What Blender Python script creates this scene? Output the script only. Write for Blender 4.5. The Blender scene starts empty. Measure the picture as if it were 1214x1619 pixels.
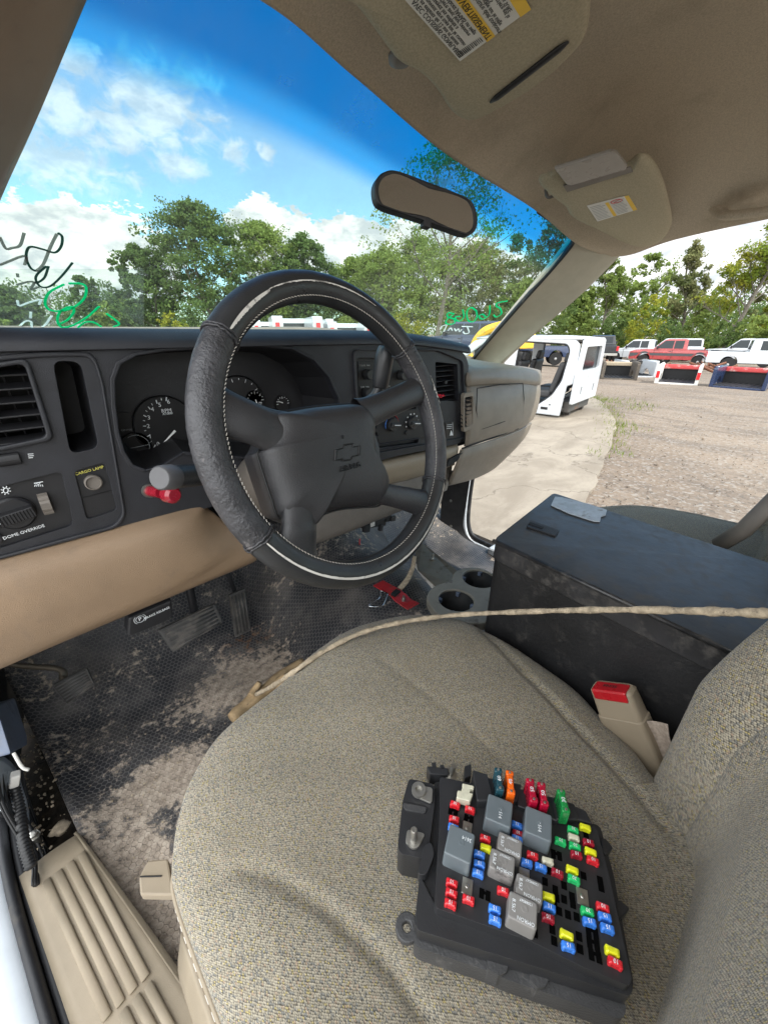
import bpy, bmesh, math, random
from mathutils import Vector as V, Matrix
from mathutils.geometry import tessellate_polygon
random.seed(7)
SC = bpy.context.scene
COL = SC.collection
R = math.radians

# ------------------------------------------------------------------ camera, sky, sun, exposure
# All lengths in metres; the camera height is z = 0, the yard lies at z = -1.6. X to the passenger side, Y ahead.
FPX, YH, YAW = 608.0, 528.0, R(42)
PITCH = math.atan((809.5 - YH) / FPX)
HV = V((math.sin(YAW), math.cos(YAW), 0)); RV = V((math.cos(YAW), -math.sin(YAW), 0)); ZV = V((0, 0, 1))
FV = HV * math.cos(PITCH) - ZV * math.sin(PITCH); UV_ = HV * math.sin(PITCH) + ZV * math.cos(PITCH)
cam_d = bpy.data.cameras.new('camera'); cam = bpy.data.objects.new('camera', cam_d); COL.objects.link(cam)
cam_d.sensor_fit = 'VERTICAL'; cam_d.sensor_height = 36.0; cam_d.lens = FPX / 1619 * 36
cam_d.clip_start = 0.01; cam_d.clip_end = 3000
cam.matrix_world = Matrix((( RV.x, UV_.x, -FV.x, 0), (RV.y, UV_.y, -FV.y, 0), (RV.z, UV_.z, -FV.z, 0), (0, 0, 0, 1)))
SC.camera = cam
GZ = -1.6            # yard level
FZ = -0.78           # cab floor level

SUN_EL, SUN_AZ = R(52), R(152)     # azimuth clockwise from +Y
EXPOSURE = 1.15
sd = bpy.data.lights.new('sun', 'SUN'); so = bpy.data.objects.new('sun', sd); COL.objects.link(so)
sd.energy = 2.0; sd.angle = R(0.6); sd.color = (1.0, 0.95, 0.86)
sdir = V((math.sin(SUN_AZ) * math.cos(SUN_EL), math.cos(SUN_AZ) * math.cos(SUN_EL), math.sin(SUN_EL)))
so.rotation_euler = (-sdir).to_track_quat('-Z', 'Y').to_euler()
SC.view_settings.view_transform = 'Standard'; SC.view_settings.look = 'None'
SC.view_settings.exposure = EXPOSURE; SC.view_settings.gamma = 1
SC.cycles.use_denoising = True
SC.cycles.max_bounces = 10; SC.cycles.transparent_max_bounces = 24; SC.cycles.diffuse_bounces = 6
SC.cycles.sample_clamp_indirect = 6

def ray(px, py):
    return FV + RV * ((px - 607) / FPX) + UV_ * ((809.5 - py) / FPX)
def at(px, py, ax, val):
    d = ray(px, py); return d * (val / d[ax])
def on(px, py, P0, n):
    d = ray(px, py); return d * (P0.dot(n) / d.dot(n))

# node helpers
class NT:
    def __init__(s, tree): s.t = tree; s.n = tree.nodes; s.l = tree.links
    def new(s, typ, **kw):
        n = s.n.new(typ)
        for k, v in kw.items(): setattr(n, k, v)
        return n
    def put(s, inp, v):
        if isinstance(v, bpy.types.NodeSocket): s.l.new(v, inp)
        else: inp.default_value = v
    def math(s, op, a, b=None, c=None, clamp=False):
        n = s.new('ShaderNodeMath', operation=op, use_clamp=clamp); s.put(n.inputs[0], a)
        if b is not None: s.put(n.inputs[1], b)
        if c is not None: s.put(n.inputs[2], c)
        return n.outputs[0]
    def vmath(s, op, a, b=None):
        n = s.new('ShaderNodeVectorMath', operation=op); s.put(n.inputs[0], a)
        if b is not None: s.put(n.inputs[1], b)
        return n.outputs['Value'] if op in ('LENGTH', 'DOT_PRODUCT', 'DISTANCE') else n.outputs[0]
    def mix(s, f, a, b, blend='MIX'):
        n = s.new('ShaderNodeMix', data_type='RGBA', blend_type=blend); s.put(n.inputs[0], f)
        s.put(n.inputs[6], a if not isinstance(a, tuple) else (*a[:3], 1)); s.put(n.inputs[7], b if not isinstance(b, tuple) else (*b[:3], 1))
        return n.outputs[2]
    def noise(s, vec, scale, detail=4, rough=.55, dist=0):
        n = s.new('ShaderNodeTexNoise'); s.put(n.inputs['Vector'], vec); n.inputs['Scale'].default_value = scale
        n.inputs['Detail'].default_value = detail; n.inputs['Roughness'].default_value = rough; n.inputs['Distortion'].default_value = dist
        return n
    def ramp(s, f, a, b, lo=0.0, hi=1.0, smooth=True):
        n = s.new('ShaderNodeMapRange', interpolation_type='SMOOTHSTEP' if smooth else 'LINEAR'); s.put(n.inputs[0], f)
        for i, v in ((1, a), (2, b), (3, lo), (4, hi)): s.put(n.inputs[i], v)
        return n.outputs[0]
    def map(s, vec, scale=(1, 1, 1), loc=(0, 0, 0), rot=(0, 0, 0)):
        n = s.new('ShaderNodeMapping'); s.put(n.inputs[0], vec)
        n.inputs['Scale'].default_value = scale; n.inputs['Location'].default_value = loc; n.inputs['Rotation'].default_value = rot
        return n.outputs[0]

# ------------------------------------------------------------------ world: Nishita sky with clouds
world = bpy.data.worlds.new('World'); SC.world = world; world.use_nodes = True
w = NT(world.node_tree); w.n.clear()
sky = w.new('ShaderNodeTexSky'); sky.sky_type = 'NISHITA'; sky.sun_disc = False
sky.sun_elevation = SUN_EL; sky.sun_rotation = SUN_AZ; sky.air_density = 1.0; sky.dust_density = 1.0; sky.ozone_density = 2.5
tc = w.new('ShaderNodeTexCoord'); D = tc.outputs['Generated']
n1 = w.noise(w.map(D, (1, 1, 1.6)), 9, 7, .6).outputs[0]
n2 = w.noise(w.map(D, (1, 1, 2.2)), 30, 5, .65).outputs[0]
dis = w.math('ADD', w.math('MULTIPLY', w.math('SUBTRACT', n1, .5), 1.0), w.math('MULTIPLY', w.math('SUBTRACT', n2, .5), .75))
def blob(px, py, rx, ry):
    c = ray(px, py).normalized()
    right = V((c.y, -c.x, 0)).normalized(); up = right.cross(c)
    v = w.vmath('SUBTRACT', D, tuple(c))
    a = w.math('DIVIDE', w.vmath('DOT_PRODUCT', v, tuple(right)), rx); b = w.math('DIVIDE', w.vmath('DOT_PRODUCT', v, tuple(up)), ry)
    return w.math('SQRT', w.math('ADD', w.math('MULTIPLY', a, a), w.math('MULTIPLY', b, b)))
def union(bl):
    o = bl[0]
    for b in bl[1:]: o = w.math('SMOOTH_MIN', o, b, .15)
    return o
# heaped white clouds low over the trees
cum = union([blob(60, 400, .10, .06), blob(130, 420, .17, .10), blob(-60, 440, .15, .09), blob(205, 440, .06, .06), blob(415, 375, .07, .06), blob(470, 400, .12, .07),
             blob(560, 410, .10, .07), blob(660, 440, .18, .10), blob(880, 470, .3, .09), blob(1060, 430, .25, .17), blob(1220, 400, .3, .2)])
cumM = w.ramp(w.math('ADD', cum, dis), 1.03, .975)
# thin torn clouds higher up
wis = union([blob(250, 165, .10, .07), blob(210, 195, .12, .03), blob(95, 170, .06, .05), blob(90, 255, .13, .045), blob(285, 262, .055, .022), blob(190, 222, .05, .025),
             blob(370, 245, .028, .025), blob(422, 240, .02, .02), blob(130, 100, .05, .03), blob(300, 128, .05, .02)])
nw = w.noise(w.map(D, (1, 1, 1.5), rot=(0, .5, .2)), 26, 8, .62, .7).outputs[0]
wisM = w.math('MULTIPLY', w.ramp(w.math('ADD', wis, w.math('MULTIPLY', w.math('SUBTRACT', nw, .5), 2.6)), 1.08, .2), .55)
sh = w.ramp(w.math('ADD', w.noise(w.map(D, (1, 1, 2)), 14, 6, .6).outputs[0], w.math('MULTIPLY', w.new('ShaderNodeSeparateXYZ').outputs[2], 0)), .38, .62)
ccol = w.mix(sh, (.66, .71, .76), (1.12, 1.12, 1.10))
SKY_ST, CLOUD = .13, .60
bg1 = w.new('ShaderNodeBackground'); w.put(bg1.inputs[0], w.mix(1.0, sky.outputs[0], (.92, 1.12, 1.08), 'MULTIPLY')); bg1.inputs[1].default_value = SKY_ST
bg2 = w.new('ShaderNodeBackground'); w.put(bg2.inputs[0], ccol); bg2.inputs[1].default_value = CLOUD
# unseen cloud field added behind the truck, extra bright to light the cab
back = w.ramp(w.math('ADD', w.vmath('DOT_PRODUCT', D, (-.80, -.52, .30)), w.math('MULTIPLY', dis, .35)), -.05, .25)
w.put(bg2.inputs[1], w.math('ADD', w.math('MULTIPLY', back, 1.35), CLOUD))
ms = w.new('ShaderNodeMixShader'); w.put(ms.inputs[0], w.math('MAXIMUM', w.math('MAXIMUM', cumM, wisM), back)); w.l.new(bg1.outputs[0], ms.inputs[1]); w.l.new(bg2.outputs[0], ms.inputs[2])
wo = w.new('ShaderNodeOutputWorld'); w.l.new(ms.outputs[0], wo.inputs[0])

# ------------------------------------------------------------------ materials
M = {}
def mat(name, col, rough=.6, metal=0.0, var=.12, vs=25, bump=0.0, bs=300, dirt=None, ds=12, dth=.55, dw=.12, coat=0, coords='Object', spec=.5, alpha=None, trans=None):
    m = bpy.data.materials.new(name); m.use_nodes = True; t = NT(m.node_tree); t.n.clear()
    b = t.new('ShaderNodeBsdfPrincipled'); o = t.new('ShaderNodeOutputMaterial'); t.l.new(b.outputs[0], o.inputs[0])
    c = t.new('ShaderNodeTexCoord').outputs[coords]
    n = t.noise(c, vs, 5).outputs[0]
    lo = tuple(x * (1 - var) for x in col[:3]); hi = tuple(min(1, x * (1 + var)) for x in col[:3])
    cc = t.mix(t.ramp(n, .3, .7), lo, hi); rr = rough
    if dirt:
        f = t.ramp(t.noise(c, ds, 8, .68).outputs[0], dth, dth + dw)
        cc = t.mix(f, cc, dirt); rr = t.math('ADD', t.math('MULTIPLY', f, .3), rough, clamp=True)
    else:
        rr = t.ramp(t.noise(c, vs * 1.7, 4).outputs[0], .3, .7, max(0, rough - .08), min(1, rough + .08))
    t.put(b.inputs['Base Color'], cc); t.put(b.inputs['Roughness'], rr); b.inputs['Metallic'].default_value = metal
    b.inputs['Specular IOR Level'].default_value = spec; b.inputs['Coat Weight'].default_value = coat; b.inputs['Coat Roughness'].default_value = .08
    if trans: b.inputs['Transmission Weight'].default_value = trans
    if bump:
        bn = t.new('ShaderNodeBump'); bn.inputs['Strength'].default_value = bump; bn.inputs['Distance'].default_value = .002
        t.put(bn.inputs['Height'], t.noise(c, bs, 3, .6).outputs[0]); t.l.new(bn.outputs[0], b.inputs['Normal'])
    M[name] = m; return m
mat('dash_black', (.017, .018, .023), .48, var=.2, bump=.35, bs=900, dirt=(.10, .095, .10), ds=9, dth=.62, dw=.2)
mat('dark_plastic', (.012, .012, .014), .5, bump=.2, bs=700, dirt=(.05, .047, .045), ds=14, dth=.6, dw=.2)
mat('socket_black', (.0015, .0015, .0015), .95, spec=.05)
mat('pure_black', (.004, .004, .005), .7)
mat('tan_vinyl', (.25, .17, .105), .5, var=.10, vs=9, bump=.5, bs=1100, dirt=(.19, .14, .10), ds=11, dth=.54, dw=.25)
mat('tan_trim', (.275, .225, .16), .55, var=.06, bump=.2, bs=1200, dirt=(.26, .21, .16), ds=7, dth=.55, dw=.3)
mat('pillar_trim', (.40, .37, .29), .6, var=.05, bump=.2, bs=1500, dirt=(.30, .27, .2), ds=5, dth=.6, dw=.3)
mat('grey_trim', (.17, .15, .13), .55, var=.08, bump=.25, bs=1300, dirt=(.2, .17, .14), ds=8, dth=.58, dw=.25)
mat('passenger_trim', (.225, .19, .15), .5, var=.08, bump=.25, bs=1300, dirt=(.19, .155, .12), ds=7, dth=.56, dw=.25)
mat('headliner', (.52, .44, .335), .95, var=.13, vs=420, bump=.9, bs=900, dirt=(.34, .285, .21), ds=4, dth=.5, dw=.25)
mat('visor_cloth', (.46, .405, .285), .95, var=.12, vs=400, bump=.8, bs=1100)
mat('leather', (.042, .042, .047), .42, var=.3, vs=30, bump=.8, bs=260, dirt=(.13, .12, .12), ds=55, dth=.59, dw=.12)
mat('pad_rubber', (.028, .028, .031), .36, var=.15, vs=12, bump=.3, bs=900, dirt=(.085, .08, .08), ds=9, dth=.6, dw=.3)
mat('thread', (.55, .52, .47), .8)
mat('worn_white', (.62, .60, .56), .6, dirt=(.2, .19, .18), ds=60)
mat('white_ink', (.75, .78, .8), .6)
mat('dim_ink', (.35, .37, .38), .6)
mat('yellow_ink', (.62, .58, .12), .6)
mat('black_ink', (.02, .02, .02), .6)
mat('red_plastic', (.42, .008, .015), .3, coat=.3)
mat('gauge_face', (.008, .008, .009), .45)
mat('needle', (.85, .87, .85), .5)
mat('chrome', (.55, .55, .55), .22, 1.0, dirt=(.25, .22, .2), ds=40, dth=.6)
mat('dull_steel', (.20, .17, .13), .55, .6, dirt=(.16, .13, .1), ds=30, dth=.55)
mat('zinc', (.42, .41, .38), .38, .9)
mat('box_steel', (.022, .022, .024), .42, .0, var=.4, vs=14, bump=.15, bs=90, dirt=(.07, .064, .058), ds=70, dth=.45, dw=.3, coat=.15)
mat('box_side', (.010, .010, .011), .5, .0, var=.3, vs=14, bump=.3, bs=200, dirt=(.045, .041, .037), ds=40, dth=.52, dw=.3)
mat('duct_tape', (.38, .42, .46), .4, var=.15, vs=60, dirt=(.2, .19, .18), ds=40, dth=.58)
mat('red_paint', (.40, .02, .025), .4, dirt=(.14, .06, .05), ds=60, dth=.56)
mat('mud_strap', (.38, .31, .22), .9, var=.3, vs=120, bump=.8, bs=300, dirt=(.12, .10, .08), ds=90, dth=.6)
mat('webbing', (.33, .27, .22), .8, var=.2, vs=300)
mat('painted_white', (.62, .66, .70), .25, var=.04, coat=.5, dirt=(.42, .42, .40), ds=7, dth=.6)
mat('pedal_rubber', (.05, .048, .046), .5, bump=.2, bs=300, dirt=(.11, .10, .09), ds=25, dth=.5)
mat('lens_cover', (.27, .25, .225), .3, var=.03, coat=.3)
mat('cup_ring', (.19, .18, .155), .5, dirt=(.10, .09, .08), ds=20, dth=.55)
mat('rubber_seal', (.012, .012, .014), .55, bump=.2, bs=300, dirt=(.06, .055, .05), ds=15)
mat('module_plastic', (.10, .125, .18), .4, dirt=(.16, .16, .18), ds=14, dth=.55)
mat('dirt_black', (.02, .014, .009), .95, var=.6, vs=60, bump=1, bs=150, dirt=(.16, .11, .05), ds=120, dth=.64)
mat('glove_tan', (.34, .24, .13), .85, var=.2, vs=60, bump=.6, bs=200, dirt=(.14, .10, .07), ds=50)
mat('stone', (.22, .18, .13), .9, var=.35, vs=80, bump=.8, bs=120)
mat('paper', (.70, .70, .66), .6, var=.03)
mat('label_yellow', (.85, .55, .05), .6, var=.03)
mat('relay_grey', (.13, .155, .17), .38, var=.08)
mat('relay_pale', (.23, .22, .21), .42, var=.1, dirt=(.10, .095, .09), ds=60)
for nm, c in dict(fuse_red=(.65, .02, .03), fuse_blue=(.05, .22, .75), fuse_yellow=(.75, .75, .02), fuse_green=(.02, .5, .14), fuse_white=(.6, .58, .45), fuse_dark=(.3, .01, .025),
                  maxi_teal=(.015, .06, .08), maxi_orange=(.8, .13, .01), maxi_red=(.38, .005, .03), maxi_green=(.01, .22, .05)).items():
    mat(nm, c, .22, var=.08, vs=200, coat=.4)
mat('fuse_case', (.022, .0225, .025), .40, bump=.08, bs=700, dirt=(.045, .043, .042), ds=30, dth=.58, dw=.2)
mat('fuse_base', (.05, .05, .052), .5, bump=.3, bs=500, dirt=(.10, .095, .09), ds=25, dth=.55)
mat('cable_black', (.012, .012, .013), .5)
mat('stalk_black', (.025, .026, .028), .35, bump=.2, bs=600)
mat('stalk_cap', (.09, .09, .095), .45)
# yard
mat('car_white', (.48, .50, .52), .3, var=.04, coat=.4, dirt=(.38, .36, .32), ds=2.5, dth=.56, dw=.2)
mat('car_red', (.34, .035, .035), .3, var=.08, coat=.5, vs=3)
mat('car_red_faded', (.48, .05, .05), .5, dirt=(.5, .42, .38), ds=6, dth=.52)
mat('car_black', (.015, .016, .018), .3, coat=.5)
mat('car_charcoal', (.05, .055, .06), .35, coat=.4)
mat('car_navy', (.015, .03, .08), .3, coat=.4)
mat('car_blue', (.01, .16, .5), .3, coat=.4)
mat('bed_grime', (.09, .075, .06), .8, dirt=(.2, .17, .13), ds=5)
mat('tyre', (.015, .015, .015), .85)
mat('wheel_steel', (.35, .35, .35), .4, .7)
mat('car_glass', (.012, .017, .02), .12, spec=.35)
mat('tail_red', (.55, .01, .015), .2, coat=.5)
mat('rust', (.13, .05, .025), .85, var=.4, vs=30)
mat('excavator_yellow', (.70, .42, .03), .45, dirt=(.35, .25, .08), ds=3)
mat('bark', (.13, .115, .09), .95, var=.35, vs=8, bump=1, bs=20)
mat('bark_pale', (.30, .28, .23), .95, var=.3, vs=6, bump=1, bs=20)
mat('frame_metal', (.07, .065, .06), .6, .3, dirt=(.14, .08, .05), ds=6)
mat('seat_dark', (.03, .03, .032), .6)

def glass_like(name, tcol, refl=.06, dust=.05, band=None, dustcol=(.75, .8, .8), rough=.02):
    m = bpy.data.materials.new(name); m.use_nodes = True; t = NT(m.node_tree); t.n.clear()
    o = t.new('ShaderNodeOutputMaterial'); tr = t.new('ShaderNodeBsdfTransparent'); gl = t.new('ShaderNodeBsdfGlossy'); gl.inputs['Roughness'].default_value = rough
    df = t.new('ShaderNodeBsdfDiffuse'); df.inputs[0].default_value = (*dustcol, 1)
    c = t.new('ShaderNodeTexCoord')
    if band:
        uv = t.new('ShaderNodeSeparateXYZ'); t.l.new(c.outputs['UV'], uv.inputs[0])
        f1 = t.ramp(uv.outputs[1], band[0], band[1]); f2 = t.ramp(uv.outputs[1], band[1], band[2])
        t.put(tr.inputs[0], t.mix(f2, t.mix(f1, tcol, band[3]), band[4]))
    else: tr.inputs[0].default_value = (*tcol, 1)
    a = t.new('ShaderNodeMixShader'); b = t.new('ShaderNodeMixShader')
    dn = t.ramp(t.noise(c.outputs['Object'], 7, 7, .65).outputs[0], .35, .75, dust * .4, dust * 1.6)
    t.put(a.inputs[0], dn); t.l.new(tr.outputs[0], a.inputs[1]); t.l.new(df.outputs[0], a.inputs[2])
    b.inputs[0].default_value = refl; t.l.new(a.outputs[0], b.inputs[1]); t.l.new(gl.outputs[0], b.inputs[2]); t.l.new(b.outputs[0], o.inputs[0])
    M[name] = m; return m
glass_like('windshield_glass', (.84, .93, .88), .03, .10, band=(.77, .84, .90, (.12, .60, .86), (.0, .31, .58)))
glass_like('clear_glass', (.75, .85, .85), .12, .03)
glass_like('label_reflection', (.93, 1, .97), .02, .24)  # whitish film colour imitates a reflection on the glass
def translucent(name, col):
    m = bpy.data.materials.new(name); m.use_nodes = True; t = NT(m.node_tree); t.n.clear(); o = t.new('ShaderNodeOutputMaterial')
    d = t.new('ShaderNodeBsdfDiffuse'); s = t.new('ShaderNodeBsdfTranslucent'); x = t.new('ShaderNodeMixShader')
    for n in (d, s): n.inputs[0].default_value = (*col, 1)
    x.inputs[0].default_value = .6; t.l.new(d.outputs[0], x.inputs[1]); t.l.new(s.outputs[0], x.inputs[2]); t.l.new(x.outputs[0], o.inputs[0]); M[name] = m
translucent('marker_green', (.02, .75, .42)); translucent('marker_white', (.9, .95, .95)); translucent('marker_dark', (.10, .20, .17)); translucent('marker_grey', (.42, .45, .42))

def foliage(name, a, b, c):
    m = bpy.data.materials.new(name); m.use_nodes = True; t = NT(m.node_tree); t.n.clear(); o = t.new('ShaderNodeOutputMaterial')
    g = t.new('ShaderNodeNewGeometry'); co = t.new('ShaderNodeTexCoord').outputs['Object']
    col = t.mix(g.outputs['Random Per Island'], a, b); col = t.mix(t.ramp(t.noise(co, .45, 3).outputs[0], .42, .62), col, c)
    d = t.new('ShaderNodeBsdfDiffuse'); s = t.new('ShaderNodeBsdfTranslucent'); x = t.new('ShaderNodeMixShader')
    t.put(d.inputs[0], col); t.put(s.inputs[0], col); x.inputs[0].default_value = .3
    t.l.new(d.outputs[0], x.inputs[1]); t.l.new(s.outputs[0], x.inputs[2]); t.l.new(x.outputs[0], o.inputs[0]); M[name] = m
foliage('leaf_deep', (.075, .12, .042), (.14, .19, .06), (.095, .145, .05))
foliage('leaf_mid', (.13, .185, .05), (.23, .28, .075), (.16, .22, .06))
foliage('leaf_yellow', (.20, .23, .035), (.36, .34, .05), (.16, .22, .035))
foliage('leaf_dry', (.17, .175, .075), (.28, .28, .13), (.13, .16, .06))
foliage('grass_blade', (.12, .16, .03), (.22, .24, .06), (.15, .2, .04))

# seat fabric: knitted speckle
def fabric(name, dark=1.0):
    m = bpy.data.materials.new(name); m.use_nodes = True; t = NT(m.node_tree); t.n.clear()
    b = t.new('ShaderNodeBsdfPrincipled'); o = t.new('ShaderNodeOutputMaterial'); t.l.new(b.outputs[0], o.inputs[0])
    c = t.new('ShaderNodeTexCoord').outputs['UV']
    cm = t.map(c, (1, .58, 1), rot=(0, 0, .55))
    v = t.new('ShaderNodeTexVoronoi'); t.put(v.inputs['Vector'], cm); v.inputs['Scale'].default_value = 1000; v.inputs['Randomness'].default_value = .42
    sp = t.new('ShaderNodeSeparateColor'); t.l.new(v.outputs['Color'], sp.inputs[0])
    k = dark
    base = t.mix(sp.outputs[0], (.265 * k, .235 * k, .18 * k), (.39 * k, .35 * k, .27 * k))
    base = t.mix(t.ramp(sp.outputs[1], .78, .84), base, (.20 * k, .195 * k, .175 * k))
    base = t.mix(t.ramp(sp.outputs[2], .90, .94), base, (.46 * k, .38 * k, .17 * k))
    base = t.mix(t.ramp(sp.outputs[2], .08, .03), base, (.33 * k, .25 * k, .18 * k))
    hole = t.ramp(v.outputs['Distance'], .35, .75)
    base = t.mix(t.math('MULTIPLY', hole, .92), base, (.05 * k, .045 * k, .04 * k))
    st = t.noise(c, 6, 6, .6).outputs[0]
    base = t.mix(t.math('MULTIPLY', t.ramp(st, .5, .75), .35), base, (.16, .13, .09))
    t.put(b.inputs['Base Color'], base); b.inputs['Roughness'].default_value = .95; b.inputs['Specular IOR Level'].default_value = .15
    b.inputs['Sheen Weight'].default_value = .15
    bn = t.new('ShaderNodeBump'); bn.inputs['Strength'].default_value = .8; bn.inputs['Distance'].default_value = .0008
    t.put(bn.inputs['Height'], t.math('SUBTRACT', 1.0, v.outputs['Distance'])); t.l.new(bn.outputs[0], b.inputs['Normal'])
    M[name] = m
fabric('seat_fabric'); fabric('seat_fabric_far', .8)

# floor mat: embossed hexagons under dried mud
def hexmat(name):
    m = bpy.data.materials.new(name); m.use_nodes = True; t = NT(m.node_tree); t.n.clear()
    b = t.new('ShaderNodeBsdfPrincipled'); o = t.new('ShaderNodeOutputMaterial'); t.l.new(b.outputs[0], o.inputs[0])
    c = t.new('ShaderNodeTexCoord').outputs['UV']
    S = .0095
    p = t.map(c, (1 / S, 1 / S, 1)); s3 = math.sqrt(3)
    def cell(off):
        q = t.vmath('ADD', p, (off * .5 + 100, off * s3 / 2 + 100 * s3, 0))
        sx = t.new('ShaderNodeSeparateXYZ'); t.l.new(q, sx.inputs[0])
        x = t.math('ABSOLUTE', t.math('SUBTRACT', t.math('FLOORED_MODULO', sx.outputs[0], 1.0), .5))
        y = t.math('ABSOLUTE', t.math('SUBTRACT', t.math('FLOORED_MODULO', sx.outputs[1], s3), s3 / 2))
        return t.math('MAXIMUM', x, t.math('ADD', t.math('MULTIPLY', x, .5), t.math('MULTIPLY', y, s3 / 2)))
    h = t.math('MINIMUM', cell(0), cell(1))
    line = t.ramp(h, .38, .46)
    na = t.noise(c, 5, 9, .7, .3).outputs[0]; nb = t.noise(c, 60, 7, .7).outputs[0]; nc = t.noise(t.vmath('ADD', c, (3, 7, 0)), 9, 8, .7).outputs[0]
    sx = t.new('ShaderNodeSeparateXYZ'); t.l.new(c, sx.inputs[0])
    def spot(x, y, rx, ry):
        a = t.math('DIVIDE', t.math('SUBTRACT', sx.outputs[0], x), rx); bb = t.math('DIVIDE', t.math('SUBTRACT', sx.outputs[1], y), ry)
        return t.ramp(t.math('SQRT', t.math('ADD', t.math('MULTIPLY', a, a), t.math('MULTIPLY', bb, bb))), 1.2, .2)
    area = t.math('MAXIMUM', t.math('MAXIMUM', spot(.19, .75, .16, .10), spot(-.02, .62, .13, .07)), t.math('MAXIMUM', spot(-.08, .44, .07, .26), spot(.09, .56, .12, .08)))
    mud = t.ramp(t.math('ADD', t.math('ADD', t.math('MULTIPLY', na, .9), t.math('MULTIPLY', nb, .9)), t.math('MULTIPLY', area, .30)), .96, 1.07)
    dust = t.ramp(nc, .42, .68)
    rub = t.mix(t.math('MULTIPLY', t.math('ADD', t.math('MULTIPLY', dust, .6), t.math('MULTIPLY', area, .35)), .8), (.028, .029, .034), (.24, .215, .195))
    rub = t.mix(t.math('MULTIPLY', line, .55), rub, (.20, .19, .18))
    mc = t.mix(t.ramp(nb, .3, .7), (.24, .19, .145), (.56, .47, .38))
    rust = t.math('MULTIPLY', t.math('MAXIMUM', spot(.12, .48, .07, .05), spot(.27, .86, .09, .05)), t.ramp(nb, .5, .6))
    cc = t.mix(t.math('MULTIPLY', mud, .85), rub, mc); cc = t.mix(t.math('MULTIPLY', rust, .7), cc, (.20, .09, .035))
    t.put(b.inputs['Base Color'], cc); t.put(b.inputs['Roughness'], t.ramp(mud, 0, 1, .42, .95))
    bn = t.new('ShaderNodeBump'); bn.inputs['Strength'].default_value = .9; bn.inputs['Distance'].default_value = .0012
    t.put(bn.inputs['Height'], t.math('ADD', line, t.math('MULTIPLY', t.math('MULTIPLY', mud, nb), 1.6))); t.l.new(bn.outputs[0], b.inputs['Normal'])
    M[name] = m
hexmat('floor_mat_rubber')

# ------------------------------------------------------------------ mesh helpers
WM = {}
def wmat(o):
    m = Matrix.Translation(o.location) @ o.rotation_euler.to_matrix().to_4x4()
    return (wmat(o.parent) @ m) if o.parent else m
def fin(bm, name, m, parent=None, smooth=False, bevel=0, seg=2, solid=0, sub=0, autos=None):
    """link the bmesh (world coordinates) as ONE mesh object"""
    me = bpy.data.meshes.new(name)
    if parent is not None: bm.transform(wmat(parent).inverted())
    bm.normal_update(); bm.to_mesh(me); bm.free()
    if m is not None:
        for k in (m if isinstance(m, (list, tuple)) else [m]): me.materials.append(M[k])
    if smooth:
        for p in me.polygons: p.use_smooth = True
        if autos: me.set_sharp_from_angle(angle=R(autos))
    o = bpy.data.objects.new(name, me); COL.objects.link(o)
    if parent is not None: o.parent = parent
    if solid: md = o.modifiers.new('solid', 'SOLIDIFY'); md.thickness = solid; md.offset = -1
    if bevel: md = o.modifiers.new('bevel', 'BEVEL'); md.width = bevel; md.segments = seg; md.limit_method = 'ANGLE'; md.angle_limit = R(35)
    if sub: md = o.modifiers.new('sub', 'SUBSURF'); md.levels = sub; md.render_levels = sub
    return o
def tag(o, label=None, cat=None, group=None, kind=None):
    if label: o['label'] = label
    if cat: o['category'] = cat
    if group: o['group'] = group
    if kind: o['kind'] = kind
    return o
def thing(name, label, cat, loc, rz=0, group=None):
    o = bpy.data.objects.new(name, None); COL.objects.link(o); o.empty_display_size = .1
    o.location = loc; o.rotation_euler = (0, 0, rz); return tag(o, label, cat, group)
def frame(O, ex, ey):
    ex = V(ex).normalized(); ez = ex.cross(V(ey)).normalized(); ey = ez.cross(ex)
    m = Matrix.Identity(4)
    for i in range(3): m[i][0], m[i][1], m[i][2], m[i][3] = ex[i], ey[i], ez[i], O[i]
    return m
def box(bm, c, s, mtx=None, mi=0):
    vs = []
    for k in (-.5, .5):
        for j in (-.5, .5):
            for i in (-.5, .5):
                p = V((i * s[0], j * s[1], k * s[2]))
                p = (mtx @ (p + V(c))) if mtx else p + V(c)
                vs.append(bm.verts.new(p))
    for f in ((0, 2, 3, 1), (4, 5, 7, 6), (0, 1, 5, 4), (2, 6, 7, 3), (0, 4, 6, 2), (1, 3, 7, 5)):
        bm.faces.new([vs[i] for i in f]).material_index = mi
def tess(loops):
    b = bmesh.new(); ix = {}; k = 0; es = []
    for l in loops:
        vs = [b.verts.new((p[0], p[1], 0)) for p in l]
        for v in vs: ix[v] = k; k += 1
        es += [b.edges.new((vs[i], vs[(i + 1) % len(vs)])) for i in range(len(vs))]
    bmesh.ops.triangle_fill(b, use_beauty=True, edges=es, normal=(0, 0, 1))
    o = [[ix[v] for v in f.verts] for f in b.faces]; b.free(); return o
def panel(bm, outer, holes, mtx, depth, mi=0, back=True):
    """2D outline with holes, extruded from z=0 to z=-depth in the frame"""
    loops = [outer] + list(holes); flat = [p for l in loops for p in l]
    tris = tess(loops)
    a = [bm.verts.new(mtx @ V((p[0], p[1], 0))) for p in flat]
    b = [bm.verts.new(mtx @ V((p[0], p[1], -depth))) for p in flat]
    for t in tris:
        try: bm.faces.new([a[i] for i in t]).material_index = mi
        except ValueError: pass
        if back:
            try: bm.faces.new([b[i] for i in reversed(t)]).material_index = mi
            except ValueError: pass
    k = 0
    for l in loops:
        n = len(l)
        for i in range(n):
            j = (i + 1) % n
            try: bm.faces.new((a[k + i], b[k + i], b[k + j], a[k + j])).material_index = mi
            except ValueError: pass
        k += n
    bmesh.ops.recalc_face_normals(bm, faces=bm.faces[:])
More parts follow.
